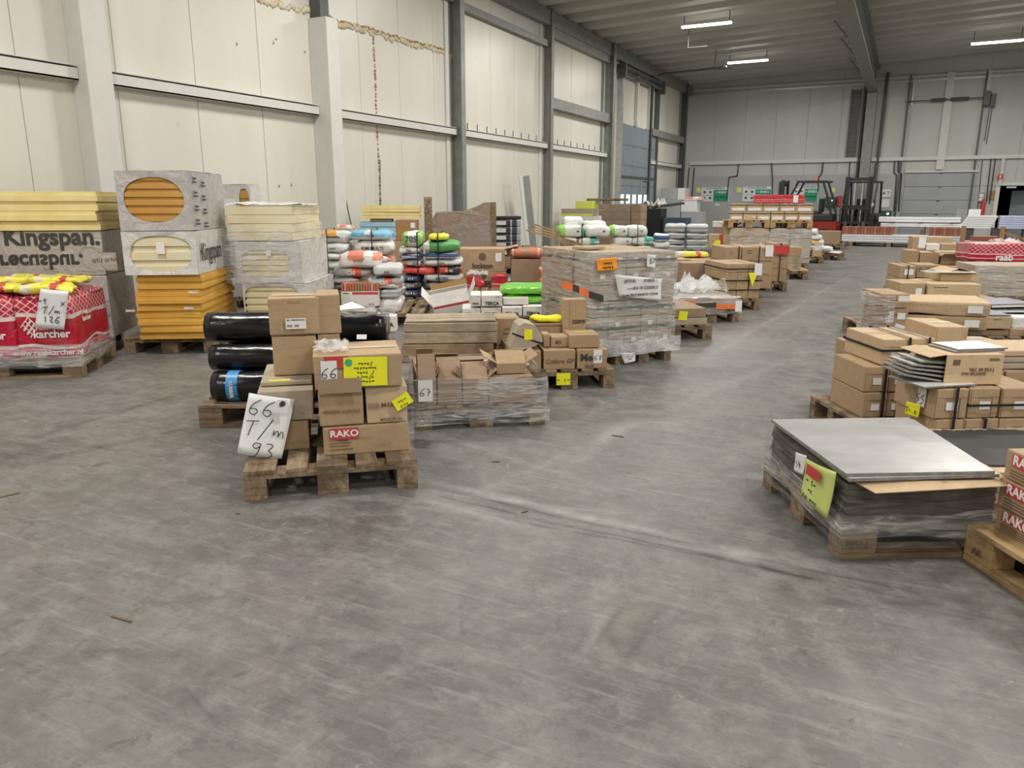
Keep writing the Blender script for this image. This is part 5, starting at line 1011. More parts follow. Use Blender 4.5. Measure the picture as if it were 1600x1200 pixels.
# cartons with 'lockton' print, bubble film and red film
f = F(719, 462, 27)
pallet(f, 'wooden pallet under the two round-logo cartons')
c1 = B(f, 722, 456, 791, 424, PZ0, .5, 'brown carton with a round logo, lower of two', ly=.02); c2 = B(f, 719, 424, 789, 389, c1.z1+.001, .5, 'brown carton with a round logo and slack top flaps, upper of two', ly=.02, open=True, fa=-12, fb=-170)
for q in (c1, c2):
    MB().cyl((0, -q.d/2-.003, q.h*.66), (0, -q.d/2-.001, q.h*.66), q.h*.17, n=24).done('round_logo', 'print_brown', q.o); text('lockton', 'print', q.o, .10, (0, -q.d/2-.004, q.h*.24), bold=.03)
sticker(c2, 779, 402, .09, .12)
for i, (x0_, x1_, pz) in enumerate(((720, 752, 430), (766, 792, 427))):
    a, b, _, z1 = f.fit(x0_, 450, x1_, pz, PZ0, -.06); o = bagmesh(b-a, .10, .26, rs(), wr=.03).done('red_film_bag', 'redpack', None, f.P((a+b)/2, -.10, z1-.27), rot=(0, .35-.3*i, f.a), smooth=True); tag(o, 'red plastic film bag hanging in front of the round-logo cartons, '+('left', 'right')[i], 'bag')
crumple(f, c2.a+.1, c2.a+.4, -.12, -.02, c1.z1-.05, .12, 'small clear bubble film bag on the lower round-logo carton', 'film_heavy', n=8)
# silver-white sacks
f = F(803, 462, 28); pallet(f, 'wooden pallet under the silver-white sacks')
x0, x1 = f.hit(806, 430, 0)[0], f.hit(850, 430, 0)[0]; z = PZ0
for r, (yt) in enumerate((448, 436, 424, 412)):
    z1 = f.hit(825, yt, 0)[1]
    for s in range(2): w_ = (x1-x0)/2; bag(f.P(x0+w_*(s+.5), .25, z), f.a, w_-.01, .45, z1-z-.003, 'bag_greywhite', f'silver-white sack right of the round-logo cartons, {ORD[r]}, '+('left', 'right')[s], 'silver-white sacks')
    z = z1
crumple(f, x0-.35, x0+.05, .0, .4, f.hit(800, 440, 0)[1], .28, 'peaked clear film bag left of the silver-white sacks', 'film_heavy', n=10)
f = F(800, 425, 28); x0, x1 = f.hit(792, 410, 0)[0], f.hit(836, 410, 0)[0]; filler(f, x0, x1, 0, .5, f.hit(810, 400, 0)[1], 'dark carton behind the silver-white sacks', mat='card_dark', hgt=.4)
# orange and white sacks in a tower
f = F(850, 470, 28); pallet(f, 'wooden pallet under the orange and white packets')
z = PZ0
for i, (yt, xa, xb) in enumerate(((449, 847, 867), (434, 847, 867), (419, 847, 868), (403, 851, 870), (386, 852, 872))):
    a, b, _, z1 = f.fit(xa, yt+8, xb, yt, z, 0); bag(f.P((a+b)/2, .2, z), f.a, b-a+.05, .35, z1-z-.003, 'bag_orangered', 'orange and white packet left of the tall wrapped stack, '+(ORD[i] if i < 4 else 'topmost'), 'orange and white packets'); z = z1
zr_ = f.hit(850, 388, .5)[1]; filler(f, -.45, -.0, .45, .45, zr_-.15, 'dark red carton behind the orange packets', mat='card_dark', hgt=.4, pal=False, z0=.02)
bag(f.P(-.22, .65, zr_-.14), f.a, .5, .4, .14, 'bag_redsack', 'dark red sack behind the orange and white packets')
# TERCA brick cartons
f = F(728, 516, 29)
pallet(f, 'wooden pallet under the white TERCA cartons', q='x')
for i, (xL, xR, yB, yT, r) in enumerate(((722, 751, 497, 482, 0), (752, 783, 497, 481, 0), (784, 816, 496, 480, 0), (817, 849, 494, 478.5, 0), (735, 751, 481, 461, 1), (752, 785, 481, 461, 1))):
    ly = .05; z0 = PZ0 if r == 0 else ZT; q = B(f, xL, yB, xR, yT, z0, .42, 'white brick carton printed TERCA, '+('bottom layer, first from the left', 'bottom layer, second from the left', 'bottom layer, third from the left', 'bottom layer, rightmost', 'upper layer, narrow left one', 'upper layer, right one')[i], 'white TERCA cartons', **{}) if 0 else B(f, xL, yB, xR, yT, z0, .42, 'white brick carton printed TERCA, '+('bottom layer, first from the left', 'bottom layer, second from the left', 'bottom layer, third from the left', 'bottom layer, rightmost', 'upper layer, narrow left one', 'upper layer, right one')[i], ly=ly, group='white TERCA cartons', mat='card_white', tape=False)
    ftext(q, 'TERCA', q.w*.22, .5, .25, bold=.04); MB().box(q.w*.15, q.w*.4, -q.d/2-.002, -q.d/2-.0005, q.h*.82, q.h*.86).done('printed_marks', 'print_brown', q.o); ZT = q.z1+.001 if r == 0 else ZT
q = B(f, 786, 480, 826, 465, ZT, .30, 'flat white brick carton on the TERCA cartons, seen from above', ly=.16, mat='card_white', tape=False)
# tilted open white carton
p = f.P(-.42, -.06, PZ0+.05); f5 = F(668, 500, 29)
o = carton(f5.P(.30, .20, .075), f5.a, .44, .30, .15, 'tilted open carton, white outside with a brown raised lid', mat='card_white', open=True, fa=-60, fb=-120); o.rotation_euler = (R(12), R(-11), f5.a)
MB().box(-.22, .22, 0, .006, 0, .17, Matrix.Translation((0, .14, .15)) @ Matrix.Rotation(R(-12), 4, 'X')).done('lid', 'card_in', o); MB().box(-.21, .21, -.152, -.1505, .12, .145).done('red_stripe', 'label_red', o); text('isover', 'print', o, .03, (.13, -.153, .03))
o2 = carton(f5.P(.28, .20, .62), f5.a, .42, .26, .06, 'brown carton lid lying open behind the tilted white carton', mat='card_in', tape=False) if 0 else None
# green film rolls
f = F(790, 512, 27); pallet(f, 'wooden pallet under the green film bundles', q='x', x=.1)
x0, x1 = f.hit(781, 470, 0)[0], f.hit(879, 470, 0)[0]; z = PZ0
for i, yt in enumerate((488, 473, 458, 444)):
    z1 = f.hit(840, yt, .3)[1]; z1 = max(z1, z+.05); o = bagmesh(x1-x0-.1*(i < 2), .55, z1-z-.003, rs(), wr=.02).done('film_bundle', 'bag_greenfilm', None, f.P((x0+x1)/2+.06*(i < 2), .36, z), f.a, smooth=True); tag(o, 'shiny bright green film bundle behind the TERCA cartons, '+('lowest', 'second', 'third', 'topmost')[i], 'film bundle', 'green film bundles'); z = z1
bag(f.P(x1-.35, -.12, f.hit(850, 505, 0)[1]-.05), f.a+.1, .42, .14, .05, 'yellow_paper', 'bright yellow strip of plastic in front of the green bundles', name='plastic_strip', cat='plastic') if 0 else None
q = B(f, 838, 503, 884, 497, .60, .2, 'yellowish flat packet', ly=.0) if 0 else None
# ============================================================ FAR LEFT: white food sacks, wrapped cartons by the door
f = F(876, 432, 26); x0, x1 = f.hit(872, 380, 0)[0], f.hit(954, 380, 0)[0]; zb = f.hit(900, 398, 0)[1]
filler(f, x0, x1, 0, .8, zb, 'white sack layer under the green-ended sacks', mat='card_white', hgt=.3, plabel='wooden pallet under the green-ended white sacks')
z = zb; LAB = ['green and white sack with teal print, ', 'white sack, ']
for r, (yt, segs) in enumerate(((384, ((872, 912, 'bag_white'), (912, 954, 'bag_white'))), (371, ((875, 902, 'bag_cream'), (903, 937, 'bag_teal'))), (352, ((872, 914, 'bag_foodgreen'), (913, 955, 'bag_white'))))):
    z1 = f.hit(900, yt, 0)[1]
    for s, (xa, xb, mt) in enumerate(segs): a, b = f.hit(xa, yt+5, 0)[0], f.hit(xb, yt+5, 0)[0]; bag(f.P((a+b)/2, .3, z), f.a+.08*(r == 2), b-a, .55, z1-z-.002, mt, 'white food sack behind the tall wrapped stack, '+('lower', 'middle', 'top')[r]+' layer, '+('left', 'right')[s], txt='88' if r else None, tx=.2)
    z = z1
for i, (xa, xb, yt) in enumerate(((880, 912, 339), (912, 948, 345))): a, b = f.hit(xa, 345, .5)[0], f.hit(xb, 345, .5)[0]; bag(f.P((a+b)/2, .75, z-.08), f.a, b-a, .4, f.hit(900, yt, .5)[1]-z+.08, 'bag_white', 'plain white sack at the back of the green-ended sacks, '+('left', 'right')[i])
vstrap(f, f.hit(909, 372, 0)[0], 0, .6, zb, z+.01, 'black strap slanting over the green-ended sacks', g=.02)
f = F(956, 432, 26); x0, x1 = f.hit(956, 380, 0)[0], f.hit(1022, 380, 0)[0]; zb = f.hit(985, 398, 0)[1]
filler(f, x0, x1, 0, .8, zb, 'white sack layer under the teal-striped sacks', mat='card_white', hgt=.3, plabel='wooden pallet under the teal-striped white sacks'); z = zb
for r, (yt, segs) in enumerate(((384, ((956, 990, 'bag_white'), (990, 1022, 'bag_foodgreen'))), (370, ((960, 990, 'bag_cream'), (988, 1023, 'bag_teal'))), (353, ((954, 985, 'bag_foodgreen'), (980, 1013, 'bag_white'))))):
    z1 = f.hit(985, yt, 0)[1]
    for s, (xa, xb, mt) in enumerate(segs): a, b = f.hit(xa, yt+5, 0)[0], f.hit(xb, yt+5, 0)[0]; bag(f.P((a+b)/2, .3, z), f.a, b-a, .55, z1-z-.002, mt, 'white sack with teal stripes, '+('lower', 'middle', 'top')[r]+' layer, '+('left', 'right')[s], txt='88' if r else None, tx=.2)
    z = z1
vstrap(f, f.hit(996, 372, 0)[0], 0, .6, zb, z+.01, 'black strap slanting over the teal-striped sacks', g=.02)
f = F(1024, 420, 20); x0, x1 = f.hit(1023, 380, 0)[0], f.hit(1047, 380, 0)[0]; z = PZ0; pallet(f, 'wooden pallet under the blue-red printed sack', x=-.2)
for i, yt in enumerate((412, 402, 390, 378, 366)): z1 = f.hit(1035, yt, 0)[1]; bag(f.P((x0+x1)/2, .3, z), f.a, x1-x0, .5, z1-z-.002, ('bag_white', 'bag_white', 'bag_foodgreen', 'bag_greywhite', 'bag_bluestripe')[i], ('plain white sack at the bottom of the narrow pile', 'plain white sack second in the narrow pile', 'green-cornered sack in the narrow pile', 'grey-white sack in the narrow pile', 'blue and red printed sack on top of the narrow pile')[i]); z = z1
f = F(1046, 408, 12); x0, x1 = f.hit(1036, 380, 0)[0], f.hit(1106, 380, 0)[0]; z = PZ0; pallet(f, 'wooden pallet under the grey printed sacks, left', x=x0); pallet(f, 'wooden pallet under the grey printed sacks, right', x=x0+.82)
ys = (400, 392, 383, 374, 364, 350)
for r, yt in enumerate(ys):
    z1 = f.hit(1070, yt, 0)[1]
    for s in range(2): w_ = (x1-x0)/2; bag(f.P(x0+w_*(s+.5), .35, z), f.a, w_-.01, .6, z1-z-.002, 'bag_grayprint', f'white grey-printed sack in the broad pile behind the cartons, {ORD[r] if r < 5 else "top"} layer, '+('left', 'right')[s], 'white sacks with grey print'); 
    z = z1
Y0 = 20.4; f = F(0, 0, 0, o=Vector((0, Y0, 0)))
def at0(xL, yB, xR, yT, z0, d, label, ly=0, mat='card', **k):
    q = B(f, xL, yB, xR, yT, z0, d, label, ly=ly, mat=mat, **k); return q
a, b = f.hit(934, 340, 0)[0], f.hit(1001, 340, 0)[0]; zb = f.hit(970, 354, 0)[1]
filler(f, a, b, 0, .6, zb, 'brown carton beneath the brown wrapped cartons near the blue door', hgt=.4, mat='card_dark', plabel='wooden pallet near the blue door')
z = zb
for i, yt in enumerate((343, 331, 319)): q = at0(934, yt+10, 985, yt, z, .6, 'brown film wrapped carton near the blue door, '+('lowest', 'middle', 'topmost')[i], mat='brownwrap', tape=False); carton(f.P((q.b+b)/2+.01, .28, z), 0, b-q.b-.02, .55, q.h, 'dark brown wrapped carton end near the blue door, '+('lowest', 'middle', 'topmost')[i], mat='card_dark', tape=False); z = q.z1+.001
f = F(0, 0, 0, o=Vector((0, 18.25, 0))); zb = f.hit(900, 350, 0)[1]; a, b = f.hit(877, 340, 0)[0], f.hit(926, 340, 0)[0]
filler(f, a, b, 0, .45, zb, 'pale carton near the wall below the yellow cartons', hgt=.45, mat='card_grey')
q1 = at0(880, 350, 930, 337, zb, .45, 'white crate under the grey and yellow cartons', mat='card_white', tape=False); q2 = at0(877, 337, 926, 326, q1.z1, .45, 'flat grey carton with yellow edges near the wall', mat='card_grey', tape=False); MB().box(-q2.w/2-.002, q2.w/2, -.228, -.2255, 0, .05).done('yellow_edge', 'sign_yellow', q2.o); q3 = at0(899, 325, 926, 314, q2.z1, .42, 'yellow-green carton near the wall, topmost', mat='sign_yellow', tape=False)
for i in range(4): tag(MB().cyl((-.5, 0, 0), (.5, 0, 0), .03, n=8).done('wooden_stick', 'wood_x', None, (q3.f.P(q3.b, .3+.05*i, 0).x+.25, q3.f.o.y+.2+.08*i, q3.z1+.032), .1*i-.1), 'brown stick lying across the yellow-green carton, '+('front', 'second', 'third', 'rear')[i], 'stick', 'brown sticks')
f = F(0, 0, 0, o=Vector((0, 23.6, 0))); zb = .15
a, b = f.hit(1003, 340, 0)[0], f.hit(1031, 340, 0)[0]; pallet(f, 'wooden pallet under the black container', x=a-.1)
q = at0(1002, 390, 1031, 326, PZ0, .7, 'black plastic container near the blue door', mat='black', tape=False); crumple(f, q.a, q.b, 0, .7, q.z1+.002, .35, 'white film heaped over the black container near the blue door', 'packfilm_white', n=12)
for i in range(3): tag(MB().cyl((0, 0, 0), (.9, .1, .12), .04, n=8).done('metal_profile', 'steel_dark', None, f.P(q.b-.3, .1+.15*i, q.z1+.05)), 'dark profile lying right of the black container, '+('front', 'middle', 'rear')[i], 'profile', 'dark profiles by the black container')
q = at0(1036, 395, 1070, 340, PZ0*0+.001, .7, 'dark blue tub with film beside the grey cabinets', mat='strap_blue', tape=False)
f = F(0, 0, 0, o=Vector((0, 27.0, 0)))
q = at0(1021, 385, 1062, 312, .001, .7, 'pale grey cabinet by the back left corner, lower', mat='plinth', tape=False, name='grey_cabinet', cat='cabinet'); q = at0(1032, 311, 1070, 294, q.z1+.002, .7, 'pale grey box standing on the grey cabinet in the corner', mat='plinth', tape=False, name='grey_cabinet', cat='cabinet')
MB().box(q.w*.22, q.w/2, -.354, -.35, 0, q.h).done('white_door', 'white_plastic', q.o)
q = at0(1063, 385, 1095, 331, .001, .7, 'grey cabinet right of the corner cabinet', mat='plinth', tape=False, name='grey_cabinet', cat='cabinet'); q = at0(1064, 331, 1088, 314, q.z1+.002, .6, 'white crate on the right grey cabinet', mat='white_plastic', tape=False, name='plastic_crate', cat='crate'); bag(f.P((q.a+q.b)/2, .3, q.z1+.002), 0, .9, .5, .14, 'bag_redprint', 'pink and white cloth heaped on the white crate', name='cloth_heap', cat='cloth')
# ============================================================ LEFT ROW ALONG THE AISLE
f = F(1112, 530, 35, right=.8)
pallet(f, 'wooden pallet under the low grey-brown stack with a yellow tag')
b1 = B(f, 1050, 514, 1105, 497, PZ0, .7, 'grey-brown flat carton right of the tall wrapped stack, lower', ly=.03, mat='card_grey', tape=False); b2 = B(f, 1052, 497, 1104, 482, b1.z1+.001, .7, 'grey-brown flat carton with a yellow tag, upper', ly=.03, mat='card_dark', tape=False)
quad('yellow_label', 'yellow_paper', b2.o, .09, .09, (-b2.w/2+.10, -b2.d/2-.004, .02), (0, .1, 0)); hstrap(f, b1.z0+.06, b1.a, b1.b, b1.ly, b1.ly+.7, 'dark strap around the low grey-brown stack') if 0 else None
f = F(1155, 503, 37, right=.8)
pallet(f, 'wooden pallet under the flat wrapped load with orange tape')
a, b, ly, z1 = f.fit(1093, 487, 1153, 468, PZ0, .03); carton(f.P(.4, .42, PZ0), f.a, .78, .76, (z1-PZ0)*.98, 'flat film wrapped load with orange and black tape', mat='card_grey', tape=False, name='wrapped_load')
film(f, 0, .8, .0, .8, .10, z1, 'clear film around the flat load with orange tape', 'film', g=.015, amp=.012, nz=6)
crumple(f, .0, .8, .0, .8, z1+.005, .03, 'clear film sheet over the flat load with orange tape', 'film_heavy')
for i, (u0, u1, mt) in enumerate(((0, .22, 'label_orange'), (.22, .47, 'print'), (.47, .74, 'label_orange'))): tag(MB().box(0, (u1-u0), -.002, 0, -.028, .028).done('printed_tape', mt, None, f.P(.02+u0, -.032, z1-.04-.02*i), f.a), ('orange', 'black', 'orange')[i]+' tape piece on the flat wrapped load, '+('left', 'middle', 'right')[i], 'tape')
tag(quad('paper_label', 'paper', None, .08, .12, f.P(.76, -.036, z1-.08), (0, 0, f.a)), 'white label at the right corner of the flat wrapped load', 'label')
x, _ = f.hit(1060, 450, .4); crumple(f, x-.05, x+.65, .35, .9, z1+.01, .30, 'heap of crinkled clear film behind the flat wrapped load', 'film_heavy', n=14)
# single cartons left of the aisle
f = F(1084, 470, 33); pallet(f, 'wooden pallet under the open carton behind the flat load', x=.0)
q = B(f, 1086, 463, 1131, 447, PZ0, .5, 'open brown carton with wide flaps behind the flat wrapped load', ly=.04, open=True, fa=-20, fb=-30); q.o
f = F(1077, 448, 31); pallet(f, 'wooden pallet under the two large plain cartons')
q = B(f, 1080, 446, 1120, 427, PZ0, .6, 'large plain brown carton left of the strapped stack, lower', ly=.03); q = B(f, 1080, 427, 1120, 407, q.z1+.001, .6, 'large plain brown carton left of the strapped stack, upper', ly=.03)
f = F(1060, 448, 31); q = B(f, 1061, 446, 1078, 420, .002, .5, 'brown carton with a dark gap, lower left of the large plain cartons', ly=.1, mat='card_dark') ; q = B(f, 1061, 420, 1078, 405, q.z1+.001, .5, 'brown carton, upper left of the large plain cartons', ly=.1); bag(f.P(.35, .75, q.z1-.02), f.a, .7, .35, .10, 'yellowbag', 'yellow and white packet behind the large plain cartons')
filler(f, .0, .7, .6, .35, q.z1-.024, 'brown carton under the yellow and white packet', pal=False, z0=.002, hgt=.35)
def gridstack(f, a, b, ly, d, z0, z1, nr, nc, lab, group, mat='card', marks=1, straps=(), nd=1, plabel=None, wp=None, flaps=False, pal=True):
    P_ = pallet(f, plabel or 'wooden pallet under the '+group, x=(b-.8 if wp is None else min(wp, a-.01)), y=ly-.03, wid=max(.5, b-(b-.8 if wp is None else min(wp, a-.01))+.01), dep=d+.05)
    h = (z1-z0)/nr; w_ = (b-a)/nc
    for r in range(nr):
        for c_ in range(nc):
            rj = random.Random(rs()); o = carton(f.P(a+w_*(c_+.5), ly+d/2+rj.uniform(-.01, .01), z0+h*r), f.a+rj.uniform(-.02, .02), w_-.006, d, h-.003, f'{lab}, {ORD[r] if r < nr-1 else "top"} layer'.replace('from bottom layer', 'layer from below')+(', '+(('left', 'right') if nc == 2 else ('left', 'middle', 'right') if nc == 3 else ('leftmost', 'second', 'third', 'rightmost'))[c_] if nc > 1 else ''), group, mat=mat, marks=marks, tape=r == nr-1, flaps=flaps)
    for k_ in straps:
        if k_[0] == 'h': hstrap(f, z0+(z1-z0)*k_[1], a, b, ly-.01, ly+d+.01, f'dark strap around the {group}, at {("low", "middle", "upper")[min(2, int(k_[1]*3))]} height')
        else: vstrap(f, a+(b-a)*k_[1], ly-.01, ly+d+.01, z0, z1, f'vertical black strap on the {group}, {("left", "middle", "right")[min(2, int(k_[1]*3))]} part')
f = F(1191, 484, 33, right=.8); a, b, _, z1 = f.fit(1133, 470, 1188, 412, PZ0, .03)
gridstack(f, a, b, .03, .75, PZ0, z1, 4, 3, 'small brown carton in the strapped stack with the yellow tag', 'strapped carton stack with the yellow tag', straps=(('h', .25), ('h', .52), ('h', .85)), wp=0)
tag(quad('paper_label', 'paper', None, .10, .15, f.P(*f.hit(1185, 420, .0)[:1], .0, f.hit(1185, 421, .0)[1]), (0, 0, f.a)), 'white lot label on the strapped stack with the yellow tag', 'label')
tag(MB().poly([(-.06, 0, .09), (.06, 0, .09), (.0, 0, -.09)], Vector((0, -.001, 0))).done('yellow_tag', 'yellow_paper', None, f.P(f.hit(1176, 437, 0)[0], -.0, f.hit(1176, 437, 0)[1]), f.a), 'yellow tag folded over the strap of the carton stack', 'tag')
carton(f.P(.25, 1.0, PZ0), f.a, .5, .35, z1-PZ0-.05, 'tall plain carton behind the strapped stack with the yellow tag', mat='card_dark')
f = F(1211, 467, 28, right=.8); a, b, _, z1 = f.fit(1131, 455, 1207, 386, PZ0, .03)
gridstack(f, a, b, .03, .7, PZ0, z1, 3, 3, 'brown carton in the second strapped stack along the aisle', 'second strapped stack along the aisle', straps=(('v', .28), ('v', .7)), wp=0, marks=2)
tag(quad('paper_label', 'paper', None, .11, .16, f.P(f.hit(1202, 393, 0)[0], .0, f.hit(1202, 392, 0)[1]), (0, 0, f.a)), 'white lot label on the second strapped stack along the aisle', 'label')
f = F(1231, 455, 20, right=.8); a, b, _, z1 = f.fit(1205, 446, 1231, 380, PZ0, .03)
gridstack(f, a, b, .03, .6, PZ0, z1, 3, 1, 'brown carton in the narrow tower with a red top label', 'narrow tower with a red top label', straps=(('v', .5),), wp=0)
gridstack(f, a-.45, a-.01, .1, .6, PZ0, z1-.05, 3, 1, 'brown carton left of the narrow red-labelled tower', 'cartons left of the narrow tower', pal=False)
tag(quad('red_label', 'label_red', None, b-a, .13, f.P((a+b)/2, .0, z1-.10), (0, 0, f.a)), 'red label across the top of the narrow tower', 'label')
f = F(1263, 437, 18, right=.8); pallet(f, 'wooden pallet under the white planks along the aisle', q='y')
q = B(f, 1233, 434, 1263, 421, PZ0, .8, 'flat brown carton under the white planks', ly=.02, mat='card_light'); q2 = B(f, 1231, 421, 1252, 411, q.z1, .7, 'pale plank bundle along the aisle, lower', ly=.04, mat='plank', tape=False); q3 = B(f, 1231, 411, 1251, 400, q2.z1, .7, 'pale plank bundle along the aisle, upper', ly=.04, mat='plank', tape=False); q4 = B(f, 1231, 400, 1252, 386, q3.z1, .6, 'brown carton with a red corner on the pale planks', ly=.04)
f = F(1264, 423, 12, right=1.62); pallet(f, 'wooden pallet under the tall stack carrying a second pallet, right', x=.82); pallet(f, 'wooden pallet under the tall stack carrying a second pallet, left', x=.0)
ztp = f.hit(1230, 356.5, 0)[1]; gridstack(f, .82, 1.6, .03, .9, PZ0, ztp, 7, 2, 'grey wrapped tile carton below the upper pallet, right part', 'grey wrapped cartons under the upper pallet', mat='card_grey', pal=False, marks=0)
gridstack(f, .05, .80, .03, .9, PZ0, ztp, 4, 1, 'brown carton below the upper pallet, left part', 'brown cartons under the upper pallet', pal=False)
film(f, .05, 1.6, .03, .9, .15, ztp-.02, 'clear film around the stack carrying a second pallet', 'film', g=.012, amp=.01, nz=10)
pallet(f, 'light wooden pallet set on top of the tall stack, left', x=.0, z=ztp+.002, wood='woodnew', q='y'); pallet(f, 'light wooden pallet set on top of the tall stack, right', x=.81, z=ztp+.002, wood='woodnew', q='y')
z = ztp+.147
for r, (yt, nn) in enumerate(((331, 6), (318, 5))):
    z1 = f.hit(1210, yt, 0)[1]
    for c_ in range(nn):
        w_ = 1.58/nn; o = carton(f.P(.02+w_*(c_+.5), .3, z), f.a, w_-.01, .5, z1-z-.004, f'tile carton with white bands on the upper pallet, {("lower", "top")[r]} layer, {("leftmost", "second", "third", "fourth", "fifth", "rightmost")[c_]}', 'banded tile cartons on the upper pallet', mat='card_light', tape=False)
        MB().box(-w_*.38, w_*.38, -.252, -.2505, (z1-z)*.15, (z1-z)*.45).done('white_band', 'paper', o)
    hstrap(f, (z+z1)/2+.05, .02, 1.6, .05, .55, f'dark strap around the {("lower", "top")[r]} banded tile cartons'); z = z1
a, b, _, z1 = f.fit(1178, 317, 1258, 304, z, .05); o = boxmesh(b-a, .5, z1-z-.004, bev=.02, amp=.01).done('red_bundle', 'redpack', None, f.P((a+b)/2, .32, z+.002), f.a); tag(o, 'red film bundle with a white label on top of the highest stack', 'bundle'); quad('paper_label', 'paper', o, .09, .14, ((b-a)*.32, -.262, (z1-z)*.5), (0, 0, 0))
crumple(f, .25, .8, -.12, .0, ztp-.55, .3, 'crinkled film hanging at the left of the tall stack', 'film_heavy', n=8)
# things between grey sacks and the tall stack
f = F(1107, 418, 15); a, b = f.hit(1108, 380, 0)[0], f.hit(1150, 380, 0)[0]; zb = f.hit(1130, 387, 0)[1]
filler(f, a, b, 0, .6, zb, 'brown carton beneath the red-banded cartons', hgt=.3)
for i, (xa, xb) in enumerate(((1108, 1128), (1129, 1149))): q = B(f, xa, 387, xb, 366, zb, .5, 'pinkish carton with a red band, '+('left with yellow tape', 'right')[i], ly=.02, mat='card_light', tape=False); MB().box(-.03, .03, -.252, -.2505, 0, q.h).done('red_band', 'label_red', q.o, (q.w*.4, 0, 0)); (MB().box(-.12, .1, -.254, -.2505, q.h*.2, q.h*.85).jit(.02, 8).done('yellow_tape', 'yellow_paper', q.o) if i == 0 else None)
q = B(f, 1130, 366, 1152, 352, q.z1+.002, .4, 'small brown carton with raised flaps on the red-banded cartons', ly=.1, open=True, fa=-30, fb=-40)
f = F(1113, 400, 8); filler(f, 0, .75, 0, .5, f.hit(1130, 355, 0)[1], 'dark carton behind the red-banded cartons', mat='card_dark', hgt=.4); q = B(f, 1113, 355, 1152, 346, f.hit(1130, 355, 0)[1]+.002, .5, 'pale flat carton behind the red-banded cartons', ly=0, mat='card_white')
f = F(1098, 420, 20); a, b = f.hit(1098, 395, 0)[0], f.hit(1128, 395, 0)[0]; zb = f.hit(1110, 402, 0)[1]; filler(f, a, b, 0, .4, zb, 'brown carton under the upright tiles', hgt=.3)
for i in range(9): x = a+(b-a)*(i+.5)/9; tag(MB().box(-.012, .012, 0, .3, 0, f.hit(1110, 389, 0)[1]-zb).done('upright_tile', 'tile_edge', None, f.P(x, .03, zb+.001), f.a), 'dark tile standing upright in a row, '+('first', 'second', 'third', 'fourth', 'fifth', 'sixth', 'seventh', 'eighth', 'ninth')[i]+' from the left', 'tile', 'upright tiles in a row')
# last piles on the left of the aisle
f = F(1286, 412, 8, right=.8); pallet(f, 'wooden pallet under the pinkish carton near the aisle end', x=.0); a, b, _, z1 = f.fit(1269, 408, 1284, 390, PZ0, .03); q = carton(f.P((a+b)/2, .4, PZ0), f.a, b-a, .6, z1-PZ0, 'pinkish carton with a pale label near the aisle end', mat='card_light'); quad('paper_label', 'paper', q, .12, .12, (0, -.304, .2), (0, 0, 0))
q = carton(f.P(a-.25, .5, PZ0), f.a, .42, .5, 1.0, 'dark brown upright carton beside the tall stack', mat='card_dark')
f = F(1288, 401, 5, right=.8); pallet(f, 'wooden pallet under the pile of white and orange sacks'); z = PZ0
for i, (yt, xa, xb, mt) in enumerate(((392, 1266, 1290, 'bag_white'), (383, 1266, 1288, 'bag_white'), (375, 1266, 1287, 'bag_orange'), (367, 1266, 1284, 'bag_white'), (358, 1265, 1278, 'bag_white'))):
    a, b, _, z1 = f.fit(xa, yt+6, xb, yt, z, .03); bag(f.P((a+b)/2, .35, z), f.a, b-a, .6, z1-z-.002, mt, ('plain white' if mt != 'bag_orange' else 'orange-topped white')+' sack in the pile at the aisle end, '+(ORD[i] if i < 4 else 'topmost')); z = z1
f = F(1313, 407, 0, right=.8); pallet(f, 'wooden pallet at the very end of the left row'); z = PZ0
for i, (yt, xa, xb) in enumerate(((394, 1291, 1313), (386, 1284, 1299))):
    a, b, _, z1 = f.fit(xa, yt+6, xb, yt, z, .03); bag(f.P((a+b)/2, .35, z), f.a, b-a, .6, z1-z-.002, 'bag_white', 'white sack on the last pallet of the left row, '+('lower', 'upper')[i]); z = z1
# ============================================================ RIGHT ROW, NEAR GOODS
f = F(1310, 875, 29.5); FR = f
pp = pallet(f, 'dark worn wooden pallet under the big grey tiles in the right foreground', q='x')

text('EPAL', 'print_brown', pp, .045, (.072, -.0045, .062), bold=.01)
bz = .325; a, b = .01, .60; m = MB()
for i in range(9): m.box(a+.004*(i % 3), b-.003*(i % 2), .01+.002*(i % 2), .76, PZ0+(bz-PZ0)*i/9+.001, PZ0+(bz-PZ0)*(i+1)/9-.001)
o = m.done('board_stack', 'board_dark', None, f.o.copy(), f.a); o.location.z = 0; tag(o, 'stack of dark boards under the big grey tiles, wrapped in film', 'board stack')
m = MB(); m.poly([(-.01, .70, .0), (.0, .0, .0), (.06, -.10, -.03), (.57, -.09, -.012), (.60, .02, .004), (.60, .72, .0)], Vector((0, 0, .003))); o = m.jit(.003, 6).done('kraft_sheet', 'card_light', None, f.P(0, 0, bz+.014), f.a); tag(o, 'sheet of kraft cardboard sticking out from under the big grey tiles', 'cardboard')
def slab(p, z, th, label, mat='tile', edge='tile_edge'):
    q = [f.loc(G(x, y, z+th)) for x, y in p]; m = MB(); m.poly([(x, y, z) for x, y in q], Vector((0, 0, th-.001))); o = m.done('tile_body', edge, None, (0, 0, 0), 0)
    o.name = 'large_tile'; o.location = f.o.copy(); o.location.z = 0; o.rotation_euler = (0, 0, f.a); tag(o, label, 'tile'); m = MB(); c = sum((Vector((x, y, 0)) for x, y in q), Vector())/4
    m.poly([((x-c.x)*.996+c.x, (y-c.y)*.996+c.y, z+th-.0009) for x, y in q], Vector((0, 0, .0009))); m.done('glazed_face', mat, o); return o
slab(((1212, 660), (1428, 655), (1562, 741), (1327, 748)), bz+.018, .012, 'lower large grey stone-look tile, slightly offset to the front')
